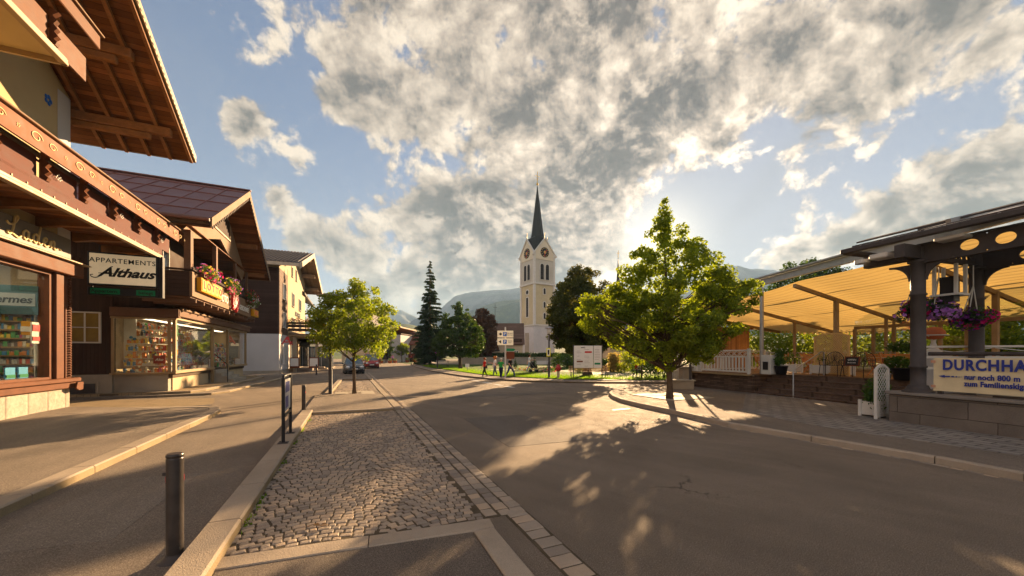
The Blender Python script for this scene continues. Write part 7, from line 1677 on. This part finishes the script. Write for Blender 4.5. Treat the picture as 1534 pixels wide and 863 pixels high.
# far street: flower tubs and café tables
for i, (px, Y) in enumerate(((571, 72), (584, 74), (592, 76), (610, 80), (622, 82))):
    pot_plant('flower tub at the far street café, number %s from the left' % ('one', 'two', 'three', 'four', 'five')[i], P3(px, 540, Y)[:2]+(0,), .5, .4, .5, .45, 200+i, ('red', 'pink', 'red', 'white', 'red')[i], M_['terracotta'], Fr((0, 0), 767), 'flower tubs at the far street café', 300)
# geraniums on balconies
def windowbox(label, loc, L, fl, seed, fr, rz=R(90), box=True, n=700, w=.28, h=.3):
    root = thing('flower_box', label, 'flower box', loc, rz, None, fr=fr)
    MB().mt(M_['brownpaint']).box(-L/2, L/2, -.1, .1, 0, .2, .01).build('box', root)
    cs = [(x, random.uniform(-.22, .02), .2+random.uniform(-.15, h)) for x in np.linspace(-L/2, L/2, 12)]
    leafcloud('leaves', cs, [w]*12, n, .09, [LF['plant']], root, seed)
    for i, f_ in enumerate(fl): flowers('blossoms', cs[i::len(fl)], [w*1.02]*len(cs[i::len(fl)]), 46, .10, LF[f_], root, seed+1+i)
    return root
windowbox('overflowing box of pink, yellow and violet flowers at the near end of the second balcony', (-6.1, 21.9, 5.4), 1.5, ['pink', 'yellow', 'violet', 'magenta'], 211, ST, w=.27, h=.4)
windowbox('box of yellow, green and pink flowers in the middle of the second balcony', (-6.1, 25.9, 5.35), 1.6, ['yellow', 'pink', 'violet'], 216, ST, w=.27, h=.4)
windowbox('box of red and pink flowers at the far end of the second balcony', (-6.1, 30.4, 5.3), 1.6, ['red', 'pink', 'white'], 220, ST, w=.36, h=.45)
windowbox('long row of red geraniums on the pharmacy balcony', (2.25, 10.3, 5.0), 12.0, ['red', 'red', 'pink'], 224, AP, n=1500, w=.45, h=.3)
windowbox('geraniums on the camera-facing edge of the pharmacy balcony', (1.1, 4.3, 5.0), 2.2, ['red', 'red'], 228, AP, 0, w=.3)
windowbox('box of red flowers on the balcony of the large white gabled house', (-5.2, 59.5, 6.2), 5, ['red', 'pink'], 231, ST, w=.45)
# small litter: dry twig on the cobbles, leaves by the pavilion wall
tw_ = thing('dry_twig', 'dry curled leaf and twig lying on the cobbles', 'twig', G(474, 793)[:2]+(.02,)); b = MB().mt(mat('dry_leaf', (.30, .17, .07), .8)); b.tube([(-.1, 0, .01), (-.03, .02, .03), (.05, 0, .02), (.12, .04, .01)], .004, 5); b.face([(-.04, 0, .02), (.0, -.03, .035), (.05, .0, .02), (.0, .03, .04)]); b.face([(.03, .02, .02), (.07, .0, .045), (.11, .03, .02), (.06, .05, .03)]); b.build('leaf', tw_)
# ================================================================ cars
def wheel(root, x, y, r=.33, w=.22):
    o = MB().mt(M_['rubber']); sx = 1 if x > 0 else -1
    o.cyl((x-w/2, y, r), (x+w/2, y, r), r, r, 24); ob = o.build('wheel', root)
    MB().mt(M_['steel']).cyl((x+sx*(w/2-.01), y, r), (x+sx*(w/2+.012), y, r), r*.66, r*.6, 16).build('rim', ob); return ob
def car(label, loc, rz, W_, L_, H_, paint, kind='hatch'):
    """nose towards -y. Cross sections along y give a lofted body with shoulders and a greenhouse"""
    root = thing('parked_car', label, 'car', loc, rz, 'cars parked along the left kerb')
    hw = W_/2; b = MB().mt(paint)
    if kind == 'van': prof = [(-L_/2, .30, .62, .78), (-L_/2+.12, .22, .88, .93), (-L_/2+.75, .2, 1.02, .98), (-L_/2+1.0, .2, 1.06, 1.0), (0, .2, 1.08, 1.0), (L_/2-.15, .2, 1.08, .98), (L_/2, .3, 1.0, .92)]
    else: prof = [(-L_/2, .30, .55, .80), (-L_/2+.12, .20, .74, .93), (-L_/2+.55, .17, .86, .98), (-L_/2+1.15, .17, .93, 1.0), (0, .17, .96, 1.0), (L_/2-.5, .17, .98, .98), (L_/2-.1, .22, .92, .93), (L_/2, .35, .8, .85)]
    S_ = []
    for (y, z0, z1, k) in prof:
        w = hw*k; S_.append([(-w*.86, y, z0), (-w*.98, y, z0+.12), (-w, y, (z0+z1)/2), (-w*.95, y, z1-.08), (-w*.80, y, z1), (0, y, z1+.03), (w*.80, y, z1), (w*.95, y, z1-.08), (w, y, (z0+z1)/2), (w*.98, y, z0+.12), (w*.86, y, z0)])
    V = [p for s in S_ for p in s]; n = 11; F = [(i*n+k, (i+1)*n+k, (i+1)*n+(k+1) % n, i*n+(k+1) % n) for i in range(len(S_)-1) for k in range(n)]
    F += [tuple(range(n)), tuple(range((len(S_)-1)*n+n-1, (len(S_)-1)*n-1, -1))]; b.add(V, F, True); b.build('body', root)
    zb = 1.0 if kind == 'van' else .92; y0 = -L_/2+(.72 if kind == 'van' else 1.05); y1 = -L_/2+(1.35 if kind == 'van' else 1.85); y2 = L_/2-(.35 if kind == 'van' else .95); y3 = L_/2-.12
    wb, wt = hw*.92, hw*.74; g_ = MB().mt(paint)
    lo = [(-wb, y0, zb-.02), (wb, y0, zb-.02), (wb, y3, zb-.02), (-wb, y3, zb-.02)]; hi = [(-wt, y1, H_), (wt, y1, H_), (wt, y2, H_), (-wt, y2, H_)]
    g_.add(lo+hi, [(0, 1, 5, 4), (1, 2, 6, 5), (2, 3, 7, 6), (3, 0, 4, 7)]); g_.add([(-wt, y1, H_), (wt, y1, H_), (wt, y2, H_), (-wt, y2, H_), (-wt*.8, y1+.2, H_+.04), (wt*.8, y1+.2, H_+.04), (wt*.8, y2-.2, H_+.04), (-wt*.8, y2-.2, H_+.04)], [(4, 5, 6, 7), (0, 1, 5, 4), (1, 2, 6, 5), (2, 3, 7, 6), (3, 0, 4, 7)], True); g_.build('roof', root)
    def pane(nm, i, j, k, l, e=.09):
        P = [Vector(p) for p in (lo+hi)]; q = [P[i], P[j], P[k], P[l]]; c = sum(q, Vector())/4; nrm = (q[1]-q[0]).cross(q[3]-q[0]).normalized()
        if nrm.dot(c-Vector((0, (y0+y3)/2, zb))) < 0: nrm = -nrm
        MB().mt(M_['carglass']).ext([p+(c-p)*e+nrm*.004 for p in q], nrm*.008).build(nm, root)
    pane('windscreen', 0, 1, 5, 4); pane('rear_window', 2, 3, 7, 6); pane('side_window', 1, 2, 6, 5); pane('side_window', 3, 0, 4, 7)
    for sx in (-1, 1):
        for y in (-L_/2+.78, L_/2-.75): wheel(root, sx*(hw-.12), y)
        yl = -L_/2+.03; zl = .66 if kind != 'van' else .72
        MB().mt(M_['clearlamp']).ball((sx*hw*.66, yl+.03, zl), .17, 12, 8, (1.15, .45, .55)).build('headlight', root)
        MB().mt(paint).ball((sx*(hw+.10), y0+.35, zb+.06), .11, 10, 7, (1, .6, .75)).build('mirror', root)
        MB().mt(M_['red_gloss']).ball((sx*hw*.78, L_/2-.05, .8), .12, 8, 6, (.8, .4, 1)).build('tail_light', root)
    MB().mt(M_['black']).box(-hw*.5, hw*.5, -L_/2-.015, -L_/2+.1, .5, .64, .02).box(-hw*.72, hw*.72, -L_/2-.02, -L_/2+.1, .26, .42, .03).build('grille', root)
    MB().mt(M_['paper']).box(-.26, .26, -L_/2-.035, -L_/2-.02, .44, .54).build('number_plate', root)
    MB().mt(M_['black']).box(-hw*.95, hw*.95, -L_/2+.3, L_/2-.3, .14, .3).build('underbody', root); return root
M_['carglass'] = mat('car_glass', (.10, .14, .16), .05, .3, 1, spec=1.0); M_['clearlamp'] = mat('headlight_glass', (.7, .72, .72), .12, .05, 3, spec=.9)
car('dark silver hatchback parked facing us behind the left maple', ST.w(.5, 39.5)[:2]+(0,), ST.th+R(3), 1.8, 4.1, 1.48, mat('silver_dark_paint', (.12, .125, .13), .25, .1, 1, metal=.6, spec=.8))
car('red van parked further along the left kerb', ST.w(2.75, 52.5)[:2]+(0,), ST.th+R(2), 1.85, 4.4, 1.9, mat('red_car_paint', (.30, .02, .02), .28, .1, 1, spec=.8), 'van')
# ================================================================ people
def person(label, loc, rz, H_, top, legs, hair, pose='walk', bag=None, sleeves='short', seed=0, haircol=None, simple=False, group=None, stride=.0):
    """one skinned body surface grown round a skeleton; clothes are zones of it, hair and bag are parts. faces -y"""
    root = thing('person', label, 'person', loc, rz, group); s = H_/1.75
    J = {}; E_ = []; Rd = {}
    def j(n, p, r, par=None):
        J[n] = Vector(p)*s; Rd[n] = r*s
        if par: E_.append((par, n))
    st = stride
    if pose != 'sit':
        j('pel', (0, 0, .96), .135); j('sp', (0, .0, 1.12), .125, 'pel'); j('ch', (0, .0, 1.30), .145, 'sp'); j('nk0', (0, .01, 1.45), .075, 'ch'); j('nk', (0, 0, 1.50), .052, 'nk0'); j('hd0', (0, -.01, 1.57), .075, 'nk'); j('hd', (0, -.015, 1.66), .088, 'hd0')
        for sx, n in ((-1, 'l'), (1, 'r')):
            f = st*sx; j('hip'+n, (sx*.095, 0, .90), .095, 'pel'); j('kn'+n, (sx*.10, -.10*max(0, f)-.16*f, .50), .062, 'hip'+n); j('an'+n, (sx*.10, -.34*f+(.06 if f < 0 else 0), .10+(.05 if f < 0 else 0)), .042, 'kn'+n); j('to'+n, (sx*.11, -.34*f-.14, .035), .038, 'an'+n)
            ar = -f; j('sh'+n, (sx*.175, 0, 1.40), .062, 'nk0'); 
            if pose == 'gesture' and n == 'l': j('el'+n, (sx*.24, -.08, 1.16), .043, 'sh'+n); j('wr'+n, (sx*.24, -.34, 1.22), .028, 'el'+n); hd = Vector((0, -1, .2))
            elif pose == 'hands': j('el'+n, (sx*.25, .04, 1.14), .043, 'sh'+n); j('wr'+n, (sx*.14, -.18, 1.04), .028, 'el'+n); hd = Vector((-sx*.6, -1, 0))
            else: j('el'+n, (sx*.235, -.05*ar, 1.13), .043, 'sh'+n); j('wr'+n, (sx*.245, -.26*ar-.03, .90), .028, 'el'+n); hd = Vector((0, -.3*ar-.1, -1))
            J['hand'+n] = (J['wr'+n], hd.normalized())
    else:
        j('pel', (0, 0, .52), .14); j('sp', (0, .02, .70), .13, 'pel'); j('ch', (0, -.02, .88), .145, 'sp'); j('nk0', (0, -.03, 1.02), .075, 'ch'); j('nk', (0, -.05, 1.07), .052, 'nk0'); j('hd0', (0, -.07, 1.13), .075, 'nk'); j('hd', (0, -.09, 1.21), .088, 'hd0')
        for sx, n in ((-1, 'l'), (1, 'r')):
            j('hip'+n, (sx*.1, -.05, .50), .09, 'pel'); j('kn'+n, (sx*.12, -.45, .50), .062, 'hip'+n); j('an'+n, (sx*.12, -.42, .09), .042, 'kn'+n); j('to'+n, (sx*.12, -.58, .035), .038, 'an'+n)
            j('sh'+n, (sx*.175, -.02, .98), .062, 'nk0'); j('el'+n, (sx*.23, -.10, .74), .043, 'sh'+n); j('wr'+n, (sx*.16, -.32, .62), .028, 'el'+n); J['hand'+n] = (J['wr'+n], Vector((-sx*.3, -1, -.2)).normalized())
    names = [k for k in J if not k.startswith('hand')]; me = bpy.data.meshes.new('body'); me.from_pydata([J[k] for k in names], [(names.index(a_), names.index(c_)) for a_, c_ in E_], [])
    o = bpy.data.objects.new('tmp', me); COL.objects.link(o); sk = o.modifiers.new('s', 'SKIN')
    for i, k in enumerate(names):
        r_ = Rd[k]; dpt = .72 if k in ('pel', 'sp', 'ch') else 1
        me.skin_vertices[0].data[i].radius = (r_, r_*dpt) if k != 'hd' else (r_*.88, r_); 
    me.skin_vertices[0].data[0].use_root = True; sub = o.modifiers.new('u', 'SUBSURF'); sub.levels = 2; sub.render_levels = 2
    dg = bpy.context.evaluated_depsgraph_get(); dg.update(); m2 = bpy.data.meshes.new_from_object(o.evaluated_get(dg)); bpy.data.objects.remove(o)
    V = [tuple(v.co) for v in m2.vertices]; F = [tuple(p.vertices) for p in m2.polygons]; b = MB()
    zt = 1.47*s if pose != 'sit' else 1.04*s; zw = .98*s if pose != 'sit' else .60*s
    for f in F:
        c = sum((Vector(V[i]) for i in f), Vector())/len(f); az = abs(c.x)
        armd = az > .19*s and c.z > .78*s if pose != 'sit' else (az > .17*s and c.z > .64*s)
        if pose == 'sit':
            mm = M_['skin'] if c.z > zt else top if (c.z > zw and c.y > -.25*s) else M_['skin'] if (c.z > .60*s) else legs if c.z > .1*s else M_['black']
        else:
            if c.z > zt: mm = M_['skin']
            elif armd or (pose in ('gesture', 'hands') and c.y < -.13*s and c.z > .95*s): mm = top if c.z > (1.24 if sleeves == 'short' else .93)*s else M_['skin']
            elif c.z > zw: mm = top
            elif c.z > .085*s: mm = legs
            else: mm = M_['black']
        b.mt(mm); b.f.append(f); b.fm.append(b.cur); b.sm.append(True)
    b.v = V; b.mt(M_['skin'])
    for n in ('l', 'r'):                                                 # palm and five fingers
        w, d = J['hand'+n]; sd_ = d.orthogonal().normalized(); b.ball(w+d*.045*s, .036*s, 7, 5, (.9, .9, 1.1))
        for k in range(4): q = w+d*.07*s+sd_*(k-1.5)*.018*s; b.tube([q, q+d*(.035+.006*(1.5-abs(k-1.5)))*s, q+d*.06*s+Vector((0, -.008, -.012))*s], [.010*s, .009*s, .006*s], 5)
        q = w+d*.03*s+sd_*.035*s; b.tube([q, q+(d*.6+sd_*.6)*.05*s], [.011*s, .007*s], 5)
    b.mt(M_['skin']); h = J['hd']; b.ball(h+Vector((0, -.088, -.012))*s, .016*s, 6, 4, (.8, 1.1, 1.2)); 
    for sx in (-1, 1): b.ball(h+Vector((sx*.082, .005, -.01))*s, .022*s, 6, 5, (.45, .8, 1.3))
    b.mt(M_['black_ink'])
    for sx in (-1, 1): b.ball(h+Vector((sx*.032, -.080, .008))*s, .010*s, 6, 4, (1.2, .5, .6))
    b.mt(mat('lips', (.35, .10, .08), .5)).ball(h+Vector((0, -.078, -.045))*s, .018*s, 6, 4, (1.2, .4, .35))
    b.build('body', root); root.scale = (1.22, 1.22, 1.0)
    hm = haircol or mat('brown_hair', (.05, .028, .016), .6, .3, 30)
    q = MB().mt(hm); q.ball(h+Vector((0, .022, .028))*s, (.105 if hair != 'curly' else .135)*s, 14, 9, (1, 1.05, 1), .03 if hair != 'curly' else .10)
    if hair == 'long': q.ball(h+Vector((0, .06, -.08))*s, .09*s, 10, 7, (1, .7, 1.4), .05)
    q.build('hair', root)
    if bag:
        q = MB().mt(bag[0]); x, y, z = bag[1]; q.box((x-.16)*s, (x+.16)*s, (y-.06)*s, (y+.06)*s, (z-.14)*s, (z+.12)*s, .03*s); q.tube([Vector((x, y, z+.1))*s, Vector((x*.5, y*.4, z+.36))*s, Vector((-x*.6, 0, 1.44))*s], .012*s, 5); bo_ = q.build('shoulder_bag', None)
        bo_.location = root.location; bo_.rotation_euler = root.rotation_euler; tag(bo_, bag[2], 'bag')
    return root
CL = lambda n, c: mat('cloth_'+n, c, .85, .15, 12)
def px_person(px, y0, y1, **k):
    z = .0 if k.pop('road', True) else .14; g = G(px, y1, z); return g, (y1-y0)/FPX*g[1]
g, h = px_person(726, 536.5, 565.8); person('person in a red shirt and dark trousers walking with a dark bag on the hip', g, R(-70), h, CL('red', (.50, .03, .02)), CL('dark', (.025, .022, .025)), 'short', bag=(M_['black'], (.2, .1, 1.0), 'dark shoulder bag on the hip of the walker in red'), haircol=mat('red_hair', (.20, .05, .02), .6, .3, 30), stride=.5)
g, h = px_person(741.5, 534.5, 564.5); person('person with curly ginger hair, white patterned top and jeans, one hand raised', g, R(-80), h, CL('whitetop', (.62, .60, .60)), CL('jeans', (.10, .13, .20)), 'curly', 'gesture', bag=(M_['white'], (.1, -.16, .95), 'pale handbag held by the walker with curly hair'), haircol=mat('ginger_hair', (.42, .14, .03), .6, .3, 30), stride=.35)
g, h = px_person(750.5, 537, 567); person('grey-haired person in a green shirt and dark blue trousers', g, R(150), h, CL('green', (.03, .30, .06)), CL('navy', (.02, .03, .07)), 'short', 'hands', haircol=mat('grey_hair', (.45, .43, .40), .6, .2, 30), stride=.25)
g, h = px_person(764.5, 534.5, 566.5); person('person in a black shirt and blue jeans striding beside the signpost', g, R(60), h, CL('black', (.018, .018, .02)), CL('jeans2', (.05, .08, .18)), 'short', haircol=mat('fair_hair', (.22, .12, .05), .6, .3, 30), stride=.85)
g = P3(793, 530, 36); person('person in white top and shorts pushing a pushchair across the park', g[:2]+(.14,), R(100), 1.68, CL('whitetop', (.62, .60, .60)), CL('shorts', (.35, .42, .5)), 'long', 'gesture', stride=.6)
ps = thing('pushchair', 'dark pushchair in front of the person in white in the park', 'pushchair', P3(799, 530, 35.5)[:2]+(.14,), R(100))
MB().mt(M_['black']).ext([(-.2, -.3, .4), (-.2, .25, .4), (-.2, .35, .95), (-.2, .0, 1.0), (-.2, -.1, .6), (-.2, -.4, .55)], (.4, 0, 0)).build('seat', ps)
for x in (-.24, .24):
    for y in (-.3, .28): MB().mt(M_['rubber']).cyl((x-.02, y, .13), (x+.02, y, .13), .13, .13, 14).build('wheel', ps)
MB().mt(M_['steel']).tube([(-.22, -.3, .13), (-.22, .35, .95), (.22, .35, .95), (.22, -.3, .13)], .015, 6).build('frame', ps)
g = P3(958, 530, 28.5); person('person in a red top sitting on the pale park bench', (g[0], g[1], .14), R(200), 1.7, CL('red', (.50, .03, .02)), CL('dark', (.025, .022, .025)), 'short', 'sit')
g = P3(981, 530, 38); person('person in a pink-violet top standing on the far lawn', (g[0], g[1], .14), R(30), 1.6, CL('violet', (.42, .16, .38)), CL('sand', (.35, .27, .18)), 'long')
fc = [(565, 62, 'blue', (.05, .1, .25), 'near the street trees by the far café'), (568.5, 64, 'sand', (.35, .27, .18), 'beside the person in blue by the far café'), (609, 88, 'whitetop', (.62, .60, .60), 'in front of the painted chalet, left'), (616, 88, 'red', (.50, .03, .02), 'in front of the painted chalet, middle'), (622, 90, 'blue', (.05, .1, .25), 'in front of the painted chalet, right'), (588, 76, 'violet', (.42, .16, .38), 'between the two low street trees')]
for i, (px, Y, n, c, lb) in enumerate(fc):
    person('distant person in a %s top %s' % ({'blue': 'blue', 'sand': 'sand-coloured', 'whitetop': 'white', 'red': 'red', 'violet': 'violet'}[n], lb), P3(px, 540, Y)[:2]+(0,), R(random.uniform(0, 360)), 1.7, CL(n, c), CL('dark', (.025, .022, .025)), 'short', group='people in the far street', stride=.3)
# ---------------------------------------------------------------- air
def air(density):
    m = bpy.data.materials.new('haze'); m.use_nodes = True; t = NT(m.node_tree)
    v = t.n('ShaderNodeVolumePrincipled'); v.inputs['Color'].default_value = (.42, .66, 1, 1); v.inputs['Density'].default_value = density; v.inputs['Anisotropy'].default_value = .0
    o = t.n('ShaderNodeOutputMaterial'); t.t.links.new(v.outputs[0], o.inputs['Volume'])
    b = MB().mt(m).box(-5600, 5600, -420, 5400, -3, 620); tag(b.build('haze'), 'thin pale haze lying over the valley', 'haze', kind='stuff')
air(.00019)
